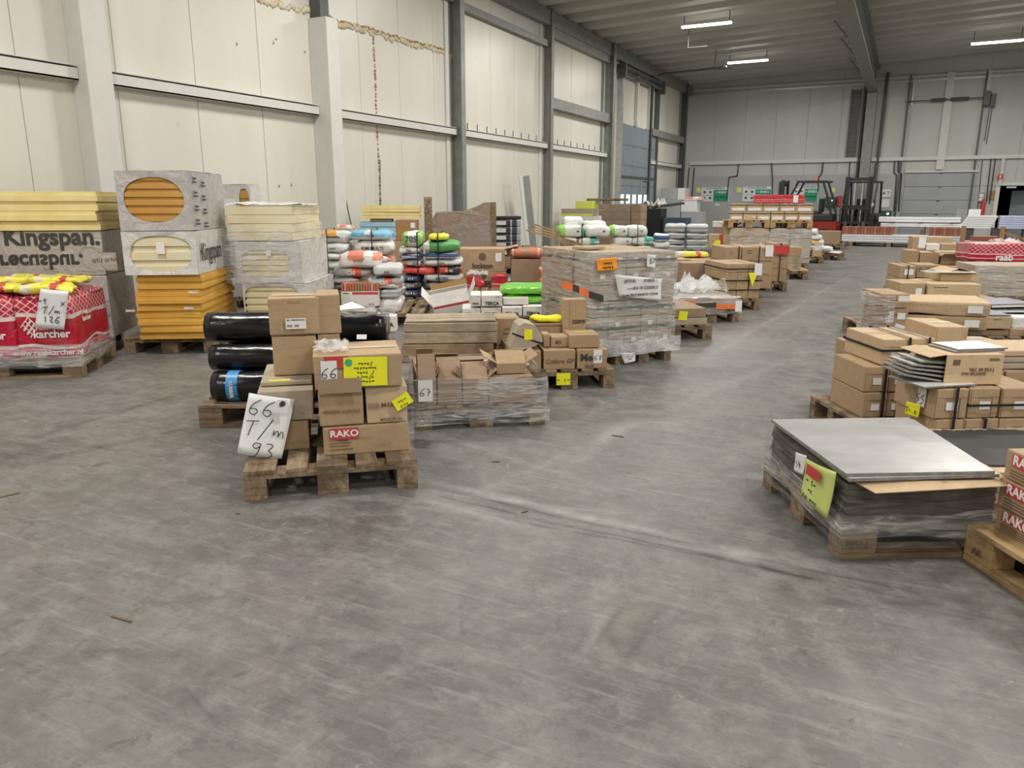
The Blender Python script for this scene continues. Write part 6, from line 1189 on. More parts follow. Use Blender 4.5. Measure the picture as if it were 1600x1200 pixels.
slab(((1205, 655), (1420, 652), (1555, 736), (1322, 740)), bz+.031, .012, 'upper large grey stone-look tile with a cloudy pattern')
film(f, .01, .60, .0, .78, .05, bz, 'clear stretch film around the stack under the big grey tiles', 'film_dark', g=.012, amp=.010, nz=10)
film(f, .01, .60, .0, .78, .10, .20, 'bunched film around the top of the pallet under the big grey tiles', 'film', g=.02, amp=.014, nz=4)
lf = F(1310, 875, -60.5)       # left side plane of this pallet
lf.o = f.P(-.018, .80); lf.o.z = 0
def lpt(px, py, ly=0): return lf.hit(px, py, ly)
q = paper(lf, ((1256, 714), (1306, 738), (1291, 810), (1251, 770)), -.02, None, 'lime green handwritten sheet behind film on the left side of the big tiles', 'lime_paper', name='note_sheet')
hand(['~ t~', '~e', 'eo ~~e'], q, .026, (0, -.022, -.02), th=.0015)
MB().box(-.05, .06, -.02, -.019, .03, .075).jit(.004, 9).done('red_print', 'label_red', q)
q = paper(lf, ((1243, 706), (1260, 712), (1254, 742), (1240, 735)), -.022, ['54'], 'white number label on the left side of the big tile pallet', h=.03, name='paper_label', th=.0015, curl=.003)
# dark sheet stack right of the tiles
fo = F(0, 0, 29.5, o=f.P(.66, .30)); m = MB()
for i in range(5): m.box(.0, .75, 0, .60, .146+.018*i, .146+.018*(i+1)-.002)
o = m.done('board_stack', 'card_light', None, fo.P(0, 0), fo.a); o.location.z = 0; tag(o, 'stack of kraft-edged boards right of the big grey tiles', 'board stack')
o = MB().poly([(.03, .08, 0), (.72, .02, 0), (.74, .50, 0), (.60, .585, 0), (.10, .57, 0)], Vector((0, 0, .006))).done('dark_sheet', 'rubbermat', None, fo.P(0, 0, .238), fo.a); tag(o, 'dark brown sheet lying on the boards right of the big grey tiles', 'sheet')
rr = random.Random(5)
for i in range(16):
    t = i/15; tag(MB().box(-.03, .03, -.012, .012, 0, .006).jit(.006, 20, i).done('torn_paper', 'plank', None, fo.P(.02+.7*t, .60-.02*abs(math.sin(t*9)), .239), fo.a+rr.uniform(-1, 1)), 'torn scrap of pale paper along the far edge of the dark sheet', 'paper scrap', 'torn paper scraps along the dark sheet')
q = MB().box(-.09, .09, -.045, .045, 0, .001).done('paper_sheet', 'paper', None, fo.P(.52, .14, .2455), fo.a-.1); tag(q, 'white printed sheet lying on the dark brown sheet', 'paper'); MB().box(-.02, .07, -.03, .03, .001, .0015).done('printed_marks', 'label_blue', q) if 0 else None
# red-labelled cartons on the light pallet at the right edge
f = F(1495, 870, -58); f.o += f.v*.012+f.u*.015
pp = pallet(f, 'light wooden pallet cut off by the right edge of the photo', q='x', wood='woodnew', force=True)
text('AK', 'print_brown', pp, .04, (.075, -.0045, .062))
a0 = f.hit(1553, 824, .0)[0]; ly = max(.03, f.loc(G(1553, 824, .1445))[1]); a0, _ = f.hit(1553, 810, ly); z = PZ0
for i, (yt, xl) in enumerate(((787, 1556), (742, 1562), (698, 1572))):
    z1 = f.hit(xl, yt, ly)[1]; aa = f.hit(xl, yt+20, ly)[0]; o = carton(f.P(aa+.30, ly+.2, z), f.a, .6, .4, z1-z-.003, 'brown tile carton with a red label at the right edge, '+('lowest', 'middle', 'topmost')[i], mat='card', tape=True)
    q = quad('red_panel', 'label_red', o, .15, (z1-z)*.42, (-.3+.11, -.2035, (z1-z)*.70), (0, 0, 0), label='red printed panel'); text('RAKO', 'print_white', q, .05, (0, -.0025, 0), bold=.03); 
    m = MB(); [m.box(-.27, -.08, -.202, -.2005, (z1-z)*(.32-.1*k), (z1-z)*(.35-.1*k)) for k in range(3)]; m.done('printed_marks', 'print_brown', o); z = z1
# strapped cartons, far column of the pair
gp = 'strapped tile cartons on the right'
f = F(1346, 668, 30); f.o = G(1346, 653, .1445)-f.u*.0; f.o.z = 0
pallet(f, 'wooden pallet under the left strapped tile cartons on the right', x=-.06, y=-.02, wid=1.1, dep=.55)
def rowc(f, ly, z0, z1, xs, d, lab, d2=None, **k):
    rs_ = []
    for i, (xa, xb) in enumerate(xs):
        ym = k.get('ym', 600); a, b = f.hit(xa, ym, ly)[0], f.hit(xb, ym, ly)[0]; rj = random.Random(rs())
        o = carton(f.P((a+b)/2, ly+d/2+rj.uniform(0, .012), z0), f.a+rj.uniform(-.012, .012), b-a-.004, d, z1-z0-.003, f'{lab}, '+('leftmost', 'second from left', 'third from left', 'fourth', 'fifth')[i], k.get('group'), mat=k.get('mat', 'card'), flaps=k.get('flaps', True), tape=k.get('tape', False)); rs_.append((a, b))
    return rs_
z1, z2, z3 = .295, .448, .60
rowc(f, .0, PZ0, z1, ((1347, 1385), (1385, 1411), (1411, 1440)), .38, 'strapped tile carton, bottom layer of the stack left of the yellow tag', ym=635, group=gp)
rowc(f, .0, z1, z2, ((1351, 1390), (1390, 1417), (1417, 1445)), .38, 'strapped tile carton, middle layer of the stack left of the yellow tag', ym=593, group=gp)
ly3 = f.loc(G(1377, 573, z2))[1]; ly3 = max(.02, ly3)
rowc(f, ly3, z2, z3, ((1377, 1421), (1422, 1462)), .42, 'strapped tile carton, top layer of the stack left of the yellow tag', ym=550, group=gp, mat='card_light', tape=True)
a_, b_ = f.hit(1377, 550, ly3)[0], f.hit(1421, 550, ly3)[0]; hstrap(f, z2+.085, a_, b_, ly3-.005, ly3+.43, 'dark strap around the top left carton of the strapped stack')
for px, lb in ((1379, 'left'), (1404, 'right')): vstrap(f, f.hit(px, 620, 0)[0], -.006, .39, PZ0, z2, f'vertical black strap on the lower cartons left of the yellow tag, {lb}')
vstrap(f, f.hit(1449, 545, ly3)[0], ly3-.006, ly3+.42, z2, z3, 'vertical black strap on the second top carton'); vstrap(f, f.hit(1420, 545, ly3)[0]-.005, ly3-.006, ly3+.42, z2, z3, 'vertical black strap between the two top cartons') 
filler(f, .28, 1.0, .45, .5, z2-.002, 'brown carton behind the strapped tile cartons', pal=False, z0=.002)
a, b = f.hit(1463, 560, .42)[0], f.hit(1511, 560, .42)[0]; o = carton(f.P((a+b)/2+.02, .66, z2+.002), f.a-.08, b-a, .4, .14, 'brown carton with a folded-over front flap behind the top cartons', mat='card_light', flaps=False); MB().box(-(b-a)*.45, (b-a)*.30, -.206, -.2005, .03, .139).done('front_flap', 'card_light', o)
a, b = f.hit(1511, 550, .62)[0], f.hit(1600, 550, .62)[0]; zq = f.hit(1560, 543, .62)[1]; zq = max(zq, .2); o = carton(f.P((a+b)/2, .85, max(.01, zq-.13)), f.a, b-a, .42, min(.13, zq-.01), 'wide brown carton with a strap, behind the opened tile carton', mat='card_light', marks=1); s_ = MB().box(-.12, .12, -.11, .11, 0, .008).done('dark_tile', 'slate', None, f.P(a+.16, .78, zq+.004), f.a); tag(s_, 'dark slate tile lying on the wide strapped carton', 'tile')
pallet(f, 'wooden pallet under the wide strapped carton', x=.85, y=.62, dep=.5) 
(filler(f, a+.0, b, .66, .38, zq-.133, 'brown carton under the wide strapped carton', pal=False, z0=PZ0) if zq-.133 > PZ0+.04 else None)
# near column with the yellow tag
f = F(1461, 700, 30); f.o = G(1461, 700, .1445); f.o.z = 0
pallet(f, 'wooden pallet under the strapped cartons with the yellow tag', x=-.01, y=-.02, dep=.8); pallet(f, 'wooden pallet under the right part of the strapped cartons', x=.81, y=-.02, dep=.8)
z1, z2 = .295, .452
rowc(f, .0, PZ0, z1, ((1460, 1505), (1506, 1560), (1561, 1620)), .36, 'strapped tile carton, lower layer of the stack with the yellow tag', ym=670, group=gp)
rowc(f, .0, z1, z2, ((1461, 1513), (1515, 1563), (1565, 1625)), .36, 'strapped tile carton, upper layer of the stack with the yellow tag', ym=632, group=gp)
rowc(f, .38, PZ0, z1, ((1465, 1513), (1515, 1563), (1565, 1625)), .36, 'strapped tile carton, lower layer in the row behind the yellow tag', ym=632, flaps=False, group=gp)
rowc(f, .38, z1, z2, ((1465, 1513), (1515, 1563), (1565, 1625)), .36, 'strapped tile carton, upper layer in the row behind the yellow tag', ym=632, flaps=False, group=gp)
vstrap(f, f.hit(1491, 632, 0)[0], -.008, .74, PZ0, z2, 'vertical black strap on the carton with the yellow tag'); vstrap(f, f.hit(1534, 680, 0)[0], -.008, .1, PZ0, z1-.006, 'vertical black strap on the lower second carton') 
hstrap(f, z1+.07, f.hit(1515, 632, 0)[0], f.hit(1625, 632, 0)[0], -.003, .36, 'horizontal black strap across the two right cartons with the yellow tag stack', wd=.012)
sf = F(0, 0, -60, o=f.P(-.008, .36)); 
q = paper(sf, ((1435, 604), (1448, 608), (1443, 638), (1431, 632)), -.03, ['55'], 'white number 55 label on the left side of the strapped cartons', h=.05, name='paper_label', th=.002, curl=.003)
q = paper(sf, ((1416, 627), (1438, 633), (1434, 653), (1413, 647)), -.045, ['T-Be'], 'yellow handwritten tag on the left side of the strapped cartons', 'yellow_paper', h=.03, name='yellow_tag', th=.002, curl=.003)
# opened carton with tiles on top
ly = .06; a, b = f.hit(1477, 580, ly)[0], f.hit(1566, 580, ly)[0]; zt = f.hit(1500, 556, ly)[1]; w_ = b-a; h_ = zt-z2
oc = MB().box(-w_/2, w_/2, 0, .005, 0, h_).box(-w_/2, w_/2, .265, .27, 0, h_).box(w_/2-.005, w_/2, .005, .265, 0, h_).box(-w_/2, w_/2-.005, .005, .265, 0, .005).box(-w_/2, w_/2-.005, .005, .265, h_-.005, h_).done('cardboard_box', 'card_light', None, f.P((a+b)/2, ly, z2+.004), f.a); tag(oc, 'carton open at its left end with grey tiles sliding out, number stamps on its front', 'box')
text('TEC .00 33.5 J.', 'print_brown', oc, .022, (.04, -.003, h_*.50), bold=.02); text('7770 33U33333', 'print_brown', oc, .02, (.0, -.003, h_*.36), bold=.02); MB().box(-w_*.38, -w_*.26, -.002, -.0005, h_*.66, h_*.84).box(w_*.25, w_*.42, -.002, -.0005, h_*.8, h_*.87).done('printed_marks', 'print_brown', oc)
MB().box(0, .09, 0, .27, 0, .004, Matrix.Translation((-w_/2, 0, h_)) @ Matrix.Rotation(PI, 4, 'Z') @ Matrix.Translation((0, -.27, 0)) @ Matrix.Rotation(R(8), 4, 'Y')).done('flap', 'card_light', oc)
for i in range(5):
    o = MB().box(-.13, .13, 0, .22, -.004, .004).done('grey_tile', 'tile_edge', None, f.P(a-.02-.012*(4-i)+.03*(i == 4), ly+.02, z2+.03+.020*i), rot=(0, R(10-1.5*i), f.a)); tag(o, 'grey tile sliding out of the opened carton, '+(ORD[i] if i < 4 else 'topmost'), 'tile', 'tiles sliding out of the opened carton'); MB().box(-.129, .129, .001, .219, .004, .0048).done('glazed_face', 'tile_white', o)
o = MB().box(-.15, .15, -.13, .13, 0, .008).done('grey_tile', 'tile_edge', None, f.P(f.hit(1450, 600, .1)[0]+.04, .14, z2+.004), f.a+.15); tag(o, 'pale tile lying flat on the left carton with the yellow tag', 'tile'); MB().box(-.149, .149, -.129, .129, .008, .0088).done('glazed_face', 'tile_white', o)
for i in range(2): o = MB().box(-.14, .14, -.10, .10, 0, .008).done('white_tile', 'tile_edge', None, f.P((a+b)/2+.05+.015*i, ly+.16, zt+.006+.010*i), f.a+.1); tag(o, 'glossy white tile on top of the opened carton, '+('lower', 'upper')[i], 'tile'); MB().box(-.139, .139, -.099, .099, .008, .0088).done('glazed_face', 'tile_white', o)
a, b = f.hit(1550, 560, .40)[0], f.hit(1660, 560, .40)[0]; zt2 = f.hit(1580, 548, .40)[1]; zc = z2
for i in range(3): h3 = (zt2-z2)/3; carton(f.P((a+b)/2+.02*i, .58, zc+.001), f.a, b-a, .34, h3-.003, 'flat brown carton right of the opened tile carton, '+('lowest', 'middle', 'topmost')[i], mat='card_grey' if i < 2 else 'card_light', tape=False); zc += h3
# ------------------------------------------------------------ right row, middle distance
f = F(1400, 530, 22); f.o = G(1392, 548, 0)
pallet(f, 'wooden pallet under the crushed brown cartons', x=-.05, y=.0); pallet(f, 'wooden pallet under the slate cartons on the right', x=.85, y=.0)
z0 = PZ0
q1 = B(f, 1379, 520, 1418, 481, z0, .55, 'brown carton with two white labels and a lot label, left of the crushed cartons', ly=.04, marks=1); sticker(q1, 1390, 495, .07, .10, hd=['52']); sticker(q1, 1408, 494, .07, .06, lift=.004); sticker(q1, 1405, 512, .09, .06, rot=.3)
q2 = B(f, 1379, 480, 1420, 470, q1.z1+.001, .5, 'flat brown carton on the left of the crushed ones, lower', ly=.03); q3 = B(f, 1379, 470, 1421, 459, q2.z1+.001, .5, 'flat brown carton with a white label left of the crushed ones, upper', ly=.05); sticker(q3, 1412, 467, .10, .06)
for i in range(4): carton(f.P(-.11, .16, PZ0+.09*i), f.a, .14, .25, .087, 'small carton in the thin stack at the aisle side, '+ORD[i], 'small cartons in the thin stack', mat='card_dark', tape=False)
film(f, -.2, -.03, .03, .28, .1, .52, 'loose clear film around the thin stack at the aisle side', 'film', g=.02, amp=.02, nz=5)
def crushed(px, yB, yT, z0, ly, w, d, h, rz, label, mat, lab=True):
    x, _ = f.hit(px, (yB+yT)/2, ly); o = boxmesh(w, d, h, bev=.02, amp=.018); bmesh.ops.subdivide_edges(o.bm, edges=o.bm.edges[:], cuts=2, use_grid_fill=True); o = o.jit(.018, 5, rs()).done('cardboard_box', mat, None, f.P(x, ly+d/2, z0+.01), f.a+rz); tag(o, label, 'box')
    if lab: quad('paper_label', 'paper', o, .12, .065, (w*.36, -d/2-.03, h*.5), (0, 0, 0))
    return o
za = f.hit(1478, 514, .05)[1]; zb = f.hit(1478, 493, .05)[1]; zc = f.hit(1478, 470, .05)[1]
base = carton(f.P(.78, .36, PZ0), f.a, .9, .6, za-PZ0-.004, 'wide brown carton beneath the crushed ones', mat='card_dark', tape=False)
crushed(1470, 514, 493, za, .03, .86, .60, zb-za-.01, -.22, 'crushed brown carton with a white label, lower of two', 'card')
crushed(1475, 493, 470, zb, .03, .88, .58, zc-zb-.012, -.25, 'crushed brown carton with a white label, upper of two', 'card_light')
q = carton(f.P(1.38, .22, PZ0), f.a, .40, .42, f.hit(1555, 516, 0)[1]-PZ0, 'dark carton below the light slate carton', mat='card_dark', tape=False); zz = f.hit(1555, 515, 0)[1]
q = B(f, 1530, 515, 1580, 494, zz+.002, .4, 'light brown carton with black stamp right of the crushed ones', ly=.03, mat='card_light', marks=1); m = MB().box(-q.w*.45, q.w*.5, -.18, .18, 0, .01).done('dark_tile', 'slate', None, f.P((q.a+q.b)/2, .22, q.z1+.002), f.a); tag(m, 'grey slate tile on the light brown stamped carton', 'tile')
o = MB().box(-.16, .16, -.12, .12, 0, .10, bev=.02).jit(.02, 9).done('white_packet', 'packfilm_white', None, f.P(q.b+.2, .2, zz+.003), f.a); tag(o, 'white film packet at the right edge beside the stamped carton', 'packet'); carton(f.P(q.b+.22, .24, PZ0), f.a, .42, .4, zz-PZ0, 'brown carton under the white film packet', mat='card')
f2 = F(0, 0, 22, o=G(1520, 520)); zs = f2.hit(1545, 485, .2)[1]; a, b = f2.hit(1525, 480, .2)[0], f2.hit(1625, 480, .2)[0]
pallet(f2, 'wooden pallet under the white-edged dark tile sheets', x=a, y=.2); filler(f2, a+.03, b-.05, .22, .5, zs-.08, 'dark carton under the large slate sheets', mat='card_dark', pal=False, hgt=.4)
for i in range(3): o = MB().box(0, b-a-.05*i, 0, .5, 0, .03).box(-.02, b-a-.05*i, -.01, .51, .030, .036).done('slate_sheet', 'tile_edge', None, f2.P(a+.03*i, .2, zs-.08+.052*i), rot=(0, -.015*i, f2.a+.03*i)); tag(o, 'large dark slate sheet with pale edges at the right edge, '+('lowest', 'middle', 'topmost')[i], 'tile'); MB().box(0, b-a-.05*i-.02, 0, .5, .036, .038).done('top_face', 'slate', o); MB().box(.1, b-a-.1, -.012, -.0105, .004, .026).done('white_edge', 'paper', o)
f = F(0, 0, 20, o=G(1425, 498)); pallet(f, 'wooden pallet under the large carton with the round hole', x=-.02, y=0); pallet(f, 'wooden pallet right of the large carton with the round hole', x=.8, y=0)
zt = f.hit(1470, 466, .06)[1]; carton(f.P(.5, .40, PZ0), f.a, 1.0, .6, zt-PZ0-.004, 'plain carton under the large carton with the round hole', mat='card', tape=False)
q = B(f, 1450, 466, 1533, 443, zt, .62, 'large light carton with a small round hole in its top', ly=.06, mat='card_light', tape=False, marks=1); MB().cyl((-.05, .05, q.h+.0005), (-.05, .05, q.h+.0025), .03, n=16).done('round_hole', 'print_brown', q.o)
q5 = carton(f.P(q.a-.16, .35, zt), f.a+.0, .28, .5, q.h, 'brown carton with a white label left of the large holed carton', mat='card'); quad('paper_label', 'paper', q5, .07, .10, (.07, -.2535, q.h*.35), (0, 0, 0)); carton(f.P(q.a-.16, .35, PZ0), f.a, .28, .5, zt-PZ0-.004, 'brown carton under the white-labelled one, left of the holed carton', mat='card')
crumple(f, q.a-.5, q.a-.05, .0, .3, zt*.75, .12, 'loose film left of the large holed carton', 'film_heavy', n=8)
q = B(f, 1470, 443, 1530, 428, q.z1+.002, .5, 'open brown carton on the large holed carton', ly=.40, mat='card_light', open=True, fa=-160, fb=-170); o = MB().box(-.3, .25, -.1, .1, 0, .012).done('pale_tile', 'tile_white', None, f.P((q.a+q.b)/2-.12, .42, q.z1+.02), f.a); tag(o, 'pale tile lying across the open brown carton', 'tile')
# strapped cartons further up the aisle, right side
f = F(0, 0, 16, o=G(1400, 469)); zt = f.hit(1415, 415, 0)[1]
gridstack(f, .0, f.hit(1430, 440, 0)[0], 0, .6, PZ0, zt, 2, 2, 'dark-printed carton in the strapped pair stack on the right', 'strapped pair stack on the right', marks=2, straps=(('v', .5),), wp=0, mat='card')
tag(quad('paper_label', 'paper', None, .12, .08, f.P(f.hit(1420, 425, 0)[0], -.012, f.hit(1420, 425, 0)[1]), (0, 0, f.a)), 'pair of white stickers on the strapped pair stack', 'label')
a, b = f.hit(1433, 425, .05)[0], f.hit(1470, 425, .05)[0]; z1 = f.hit(1450, 413, .05)[1]; filler(f, a, b, .05, .5, f.hit(1450, 434, .05)[1], 'brown carton right of the strapped pair stack, under the scribbled one', hgt=.3, pal=True)
q = B(f, 1432, 434, 1470, 413.5, f.hit(1450, 434, .05)[1]+.002, .5, 'brown carton with dark scribbled print right of the strapped pair stack', ly=.05, marks=2); text('R Gold', 'print_brown', q.o, .09, (0, -.253, q.h*.6))
a, b = f.hit(1471, 430, .05)[0], f.hit(1513, 430, .05)[0]; zc = f.hit(1490, 430, .05)[1]; filler(f, a, b, .06, .5, zc, 'brown carton below the strapped flat one on the right', hgt=.3, pal=True); q = B(f, 1471, 430, 1513, 419, zc+.002, .5, 'flat strapped brown carton right of the scribbled one', ly=.06)
f = F(0, 0, 12, o=G(1418, 448)); zt = f.hit(1440, 392, 0)[1]; zm = f.hit(1440, 412, 0)[1]
filler(f, .0, 1.3, .03, .5, zm, 'wide brown carton under the row of four mid-distance cartons', hgt=.4); 
for i, (xa, xb, yt, lb) in enumerate(((1418, 1436, 391, 'with flaps, nearest the aisle'), (1437, 1468, 394, 'with a dark strap'), (1502, 1521, 401, 'pinkish, beside the flap box'))): B(f, xa, 412, xb, yt, zm+.002, .45, f'brown carton in the mid-distance row, {lb}', ly=.03, mat='card_light' if i == 2 else 'card')
q = B(f, 1470, 412, 1500, 401, zm+.002, .4, 'open carton with a roof-like raised flap and dark inside', ly=.03, open=True, fa=-35, fb=-20); quad('dark_opening', 'dark_hole', q.o, q.w*.45, q.h*.8, (q.w*.2, -.203, q.h*.45), (0, 0, 0)) if 0 else None
B(f, 1470, 400, 1512, 393, f.hit(1490, 400, .5)[1], .4, 'flat carton behind the roof-flapped carton', ly=.5, mat='card_grey'); filler(f, f.hit(1470, 395, .5)[0], f.hit(1512, 395, .5)[0], .52, .38, f.hit(1490, 400, .5)[1]-.003, 'carton under the flat one behind the roof-flapped carton', pal=False, z0=.002)
f = F(0, 0, 8, o=G(1423, 428)); zt = f.hit(1440, 391, 0)[1]; filler(f, 0, 1.4, .03, .6, f.hit(1435, 391, 0)[1], 'brown carton in the base of the far right cartons', hgt=.4); zz = f.hit(1435, 391, 0)[1]
q = B(f, 1425, 391, 1446, 370, zz+.002, .5, 'brown carton with a tall white label, far right row', ly=.03); sticker(q, 1441, 379, .12, .2)
B(f, 1447, 391, 1469, 381, zz+.002, .4, 'white film packet between the far right cartons', ly=.06, mat='card_white'); B(f, 1470, 391, 1514, 381, zz+.002, .5, 'long brown carton, far right row, front', ly=.03); 
f = F(0, 0, 5, o=G(1447, 415)); zz = f.hit(1470, 381, 0)[1]; filler(f, 0, 1.0, .03, .5, zz, 'brown carton under the farthest long carton', hgt=.45); B(f, 1447, 381, 1489, 370, zz+.002, .5, 'long brown carton, farthest in the right row', ly=.03, mat='card_light')
# red bundle and green-grey wrapped load at the right edge
f = F(0, 0, 14, o=G(1516, 478)); zw = f.hit(1550, 415, 0)[1]; 
pallet(f, 'wooden pallet under the grey wrapped load at the right edge', x=0); pallet(f, 'second wooden pallet under the grey wrapped load at the right edge', x=.81)
for i in range(4): h_ = (zw-PZ0)/4; [carton(f.P(.33+.66*c_, .4, PZ0+h_*i), f.a, .65, .75, h_-.003, f'grey-green wrapped carton at the right edge, {ORD[i]}, '+('left', 'middle', 'right')[c_], 'grey-green wrapped cartons', mat='card_grey', tape=False) for c_ in range(2)]
film(f, .02, 1.32, .02, .78, .12, zw, 'glossy film around the grey load at the right edge', 'film', g=.015, amp=.014, nz=12)
f = F(0, 0, 12, o=G(1516, 462)); zw2 = f.hit(1550, 411, .0)[1]; ztb = f.hit(1560, 384, 0)[1]
filler(f, 0, 1.6, .03, .7, zw2, 'carton under the red and white bundle at the right edge', hgt=.5)
a, b = f.hit(1516, 400, 0)[0], f.hit(1625, 400, 0)[0]; m = MB().box(-(b-a)/2, (b-a)/2, -.35, .35, 0, ztb-zw2); bmesh.ops.subdivide_edges(m.bm, edges=m.bm.edges[:], cuts=9, use_grid_fill=True)
o = m.jit(.02, 3, 8).done('insulation_bundle', 'redbag_lat', None, f.P((a+b)/2, .38, zw2+.02), f.a, smooth=True); tag(o, 'red and white lattice printed bundle at the right edge', 'insulation bundle'); text('raab', 'print_white', o, .13, (0, -.375, (ztb-zw2)*.24), bold=.03)
crumple(f, .25, .6, .0, .4, ztb+.03, .10, 'clear film clump on the red bundle at the right edge', 'film_heavy', n=8)
# ------------------------------------------------------------ profile bundles at the far end
Yp = 26.3; f = F(0, 0, -3, o=Vector((0, Yp, 0)))
def beamp(xL, xR, yT, yB, ly, d, mat, label, group='long white profiles', name='profile_bundle', rows=1, cat='profile'):
    a, b = f.hit(xL, 360, ly)[0], f.hit(xR, 360, ly)[0]; z1 = f.hit((xL+xR)/2, yT, ly)[1]; z0 = f.hit((xL+xR)/2, yB, ly)[1]; m = MB(); z0 = max(.002, z0)
    for i in range(rows): m.box(-(b-a)/2, (b-a)/2, -d/2, d/2, (z1-z0)*i/rows, (z1-z0)*(i+1)/rows-.008, bev=.006)
    o = m.done(name, mat, None, f.P((a+b)/2, ly+d/2, z0), f.a); return tag(o, label, cat, group if group else None)
def bearer(px, ly, z, label, z0=0):
    tag(MB().box(-.06, .06, -.02, .9, 0, z, bev=.004).done('wooden_bearer', 'wood_y', None, f.P(f.hit(px, 370, ly)[0], ly, z0), f.a), label, 'wood', 'wooden bearers under the profiles')
for i, px in enumerate((1330, 1390, 1450, 1500)): bearer(px, 0, .12, 'wooden bearer on the floor under the wrapped profiles')
o = beamp(1318, 1515, 378, 387, 0, .8, 'packfilm_grey', 'low grey film wrapped bundle of profiles on the floor at the end of the aisle', None, rows=1); o.location.z = .122; z = .122+o.dimensions.z if 0 else None
A = f.hit(1400, 378, 0)[1]; o.scale.z = (A-.124)/max(.01, (max(v.co.z for v in o.data.vertices)))
z = A; zz = f.hit(1400, 367, 0)[1]
for i in range(3): h_ = (zz-z)/3; oo = MB().box(-1, 1, -.4, .4, 0, h_-.012, bev=.006).done('profile_bundle', 'profile_white', None, f.P((f.hit(1315, 370, 0)[0]+f.hit(1518, 370, 0)[0])/2, .4, z+h_*i), f.a); oo.scale.x = (f.hit(1518, 370, 0)[0]-f.hit(1315, 370, 0)[0])/2; tag(oo, 'long white profile at the end of the aisle, '+('lowest', 'middle', 'upper')[i]+' of the wrapped bundle', 'profile')
MB_ = None
for (xa, xb, lb) in ((1315, 1396, 'left'), (1452, 1506, 'right')):
    a, b = f.hit(xa, 360, 0)[0], f.hit(xb, 360, 0)[0]; z1 = f.hit(1400, 355, 0)[1]; nn = int((b-a)/.09)
    for i in range(nn): tag(MB().box(-.042, .042, -.3, .3, 0, z1-zz-.004, bev=.012).done('red_brown_packet', ('red_side', 'red_side2', 'red_side3')[i % 3], None, f.P(a+.09*(i+.5), .38, zz), f.a), f'narrow red-brown packet standing in the {lb} row on the white profiles', 'packet', f'red-brown packets, {lb} row')
z = f.hit(1400, 355, 0)[1]
for i, (xa, xb, yt, yb_, lb) in enumerate(((1375, 1505, 349, 354.5, 'middle layer'), (1371, 1499, 339, 347, 'top layer'))):
    ly = 1.0; o = beamp(xa, xb, yt, yb_, ly, .7, 'profile_white', f'long white profile bundle beyond the red-brown packets, {lb}', None, rows=2)
for i, px in enumerate((1385, 1440, 1490)): bearer(px, 1.0, f.hit(1440, 354.8, 1.0)[1]-.003, 'wooden support under the long white profiles')
for i, px in enumerate((1390, 1435, 1485)): z0 = f.hit(1440, 348.8, 1.0)[1]; bearer(px, 1.0, max(.02, f.hit(1440, 347, 1.0)[1]-z0-.002), 'spacer between the white profile bundles', z0)
f = F(0, 0, -3, o=Vector((0, 24.6, 0)))
zb = f.hit(1550, 357, 0)[1]; a, m_, b = f.hit(1500, 350, 0)[0], f.hit(1548, 350, 0)[0], f.hit(1640, 350, 0)[0]; zt = f.hit(1550, 337, 0)[1]
for i in range(6):
    h_ = (zt-zb)/6; w1_ = m_-a-.01-.05*(5-i)*0; tag(MB().box(-w1_/2, w1_/2, 0, .8, 0, h_-.006, bev=.005).done('white_profile', 'profile_white', None, f.P((a+m_)/2+.03*i, .0, zb+h_*i), f.a), 'long white panel end in the raised stack at the far right, '+(ORD[i] if i < 5 else 'topmost'), 'panel', 'white panels in the raised stack')
    tag(MB().box(-(b-m_)/2, (b-m_)/2, 0, .8, 0, h_-.006, bev=.01).done('blue_profile', 'profile_blue', None, f.P((m_+b)/2+.19, .0, zb+h_*i), f.a), 'panel in bluish film in the raised stack at the far right, '+(ORD[i] if i < 5 else 'topmost'), 'panel', 'bluish wrapped panels')
for i, px in enumerate((1512, 1560, 1610)): tag(MB().box(-.15, .15, .05, .75, 0, zb-.003).done('timber_support', 'board_dark', None, f.P(f.hit(px, 360, 0)[0], 0, 0), f.a), 'dark timber support under the raised white and blue panels', 'wood', 'timber supports under the raised panels')
f5 = F(0, 0, 0, o=Vector((0, 27.9, 0)))
for i, (xa, xb, mt, lb) in enumerate(((1494, 1511, 'steel_grey', 'grey scribbled'), (1513, 1532, 'white_plastic', 'plain white'))):
    a, b = f5.hit(xa, 335, 0)[0], f5.hit(xb, 335, 0)[0]; z1 = f5.hit(1510, 327, 0)[1]; o = MB().box(-(b-a)/2, (b-a)/2, 0, .03, 0, .42).box(-.03, .03, .03, .06, -(z1-.42), .2).done('notice_board', mt, None, f5.P((a+b)/2, 0, z1-.42), 0); tag(o, f'{lb} notice board behind the white panels', 'sign')
o = MB().cyl((0, 0, .0), (0, 0, .42), .08, n=16).cyl((0, 0, .42), (0, 0, .5), .03, n=10).box(-.05, .05, -.02, .02, .5, .54).done('fire_extinguisher', 'label_red', None, (onY(1534, 330, YB).x, YB-.13, onY(1534, 336, YB).z), 0); tag(o, 'small red fire extinguisher on the back wall right of the shutter', 'fire extinguisher')
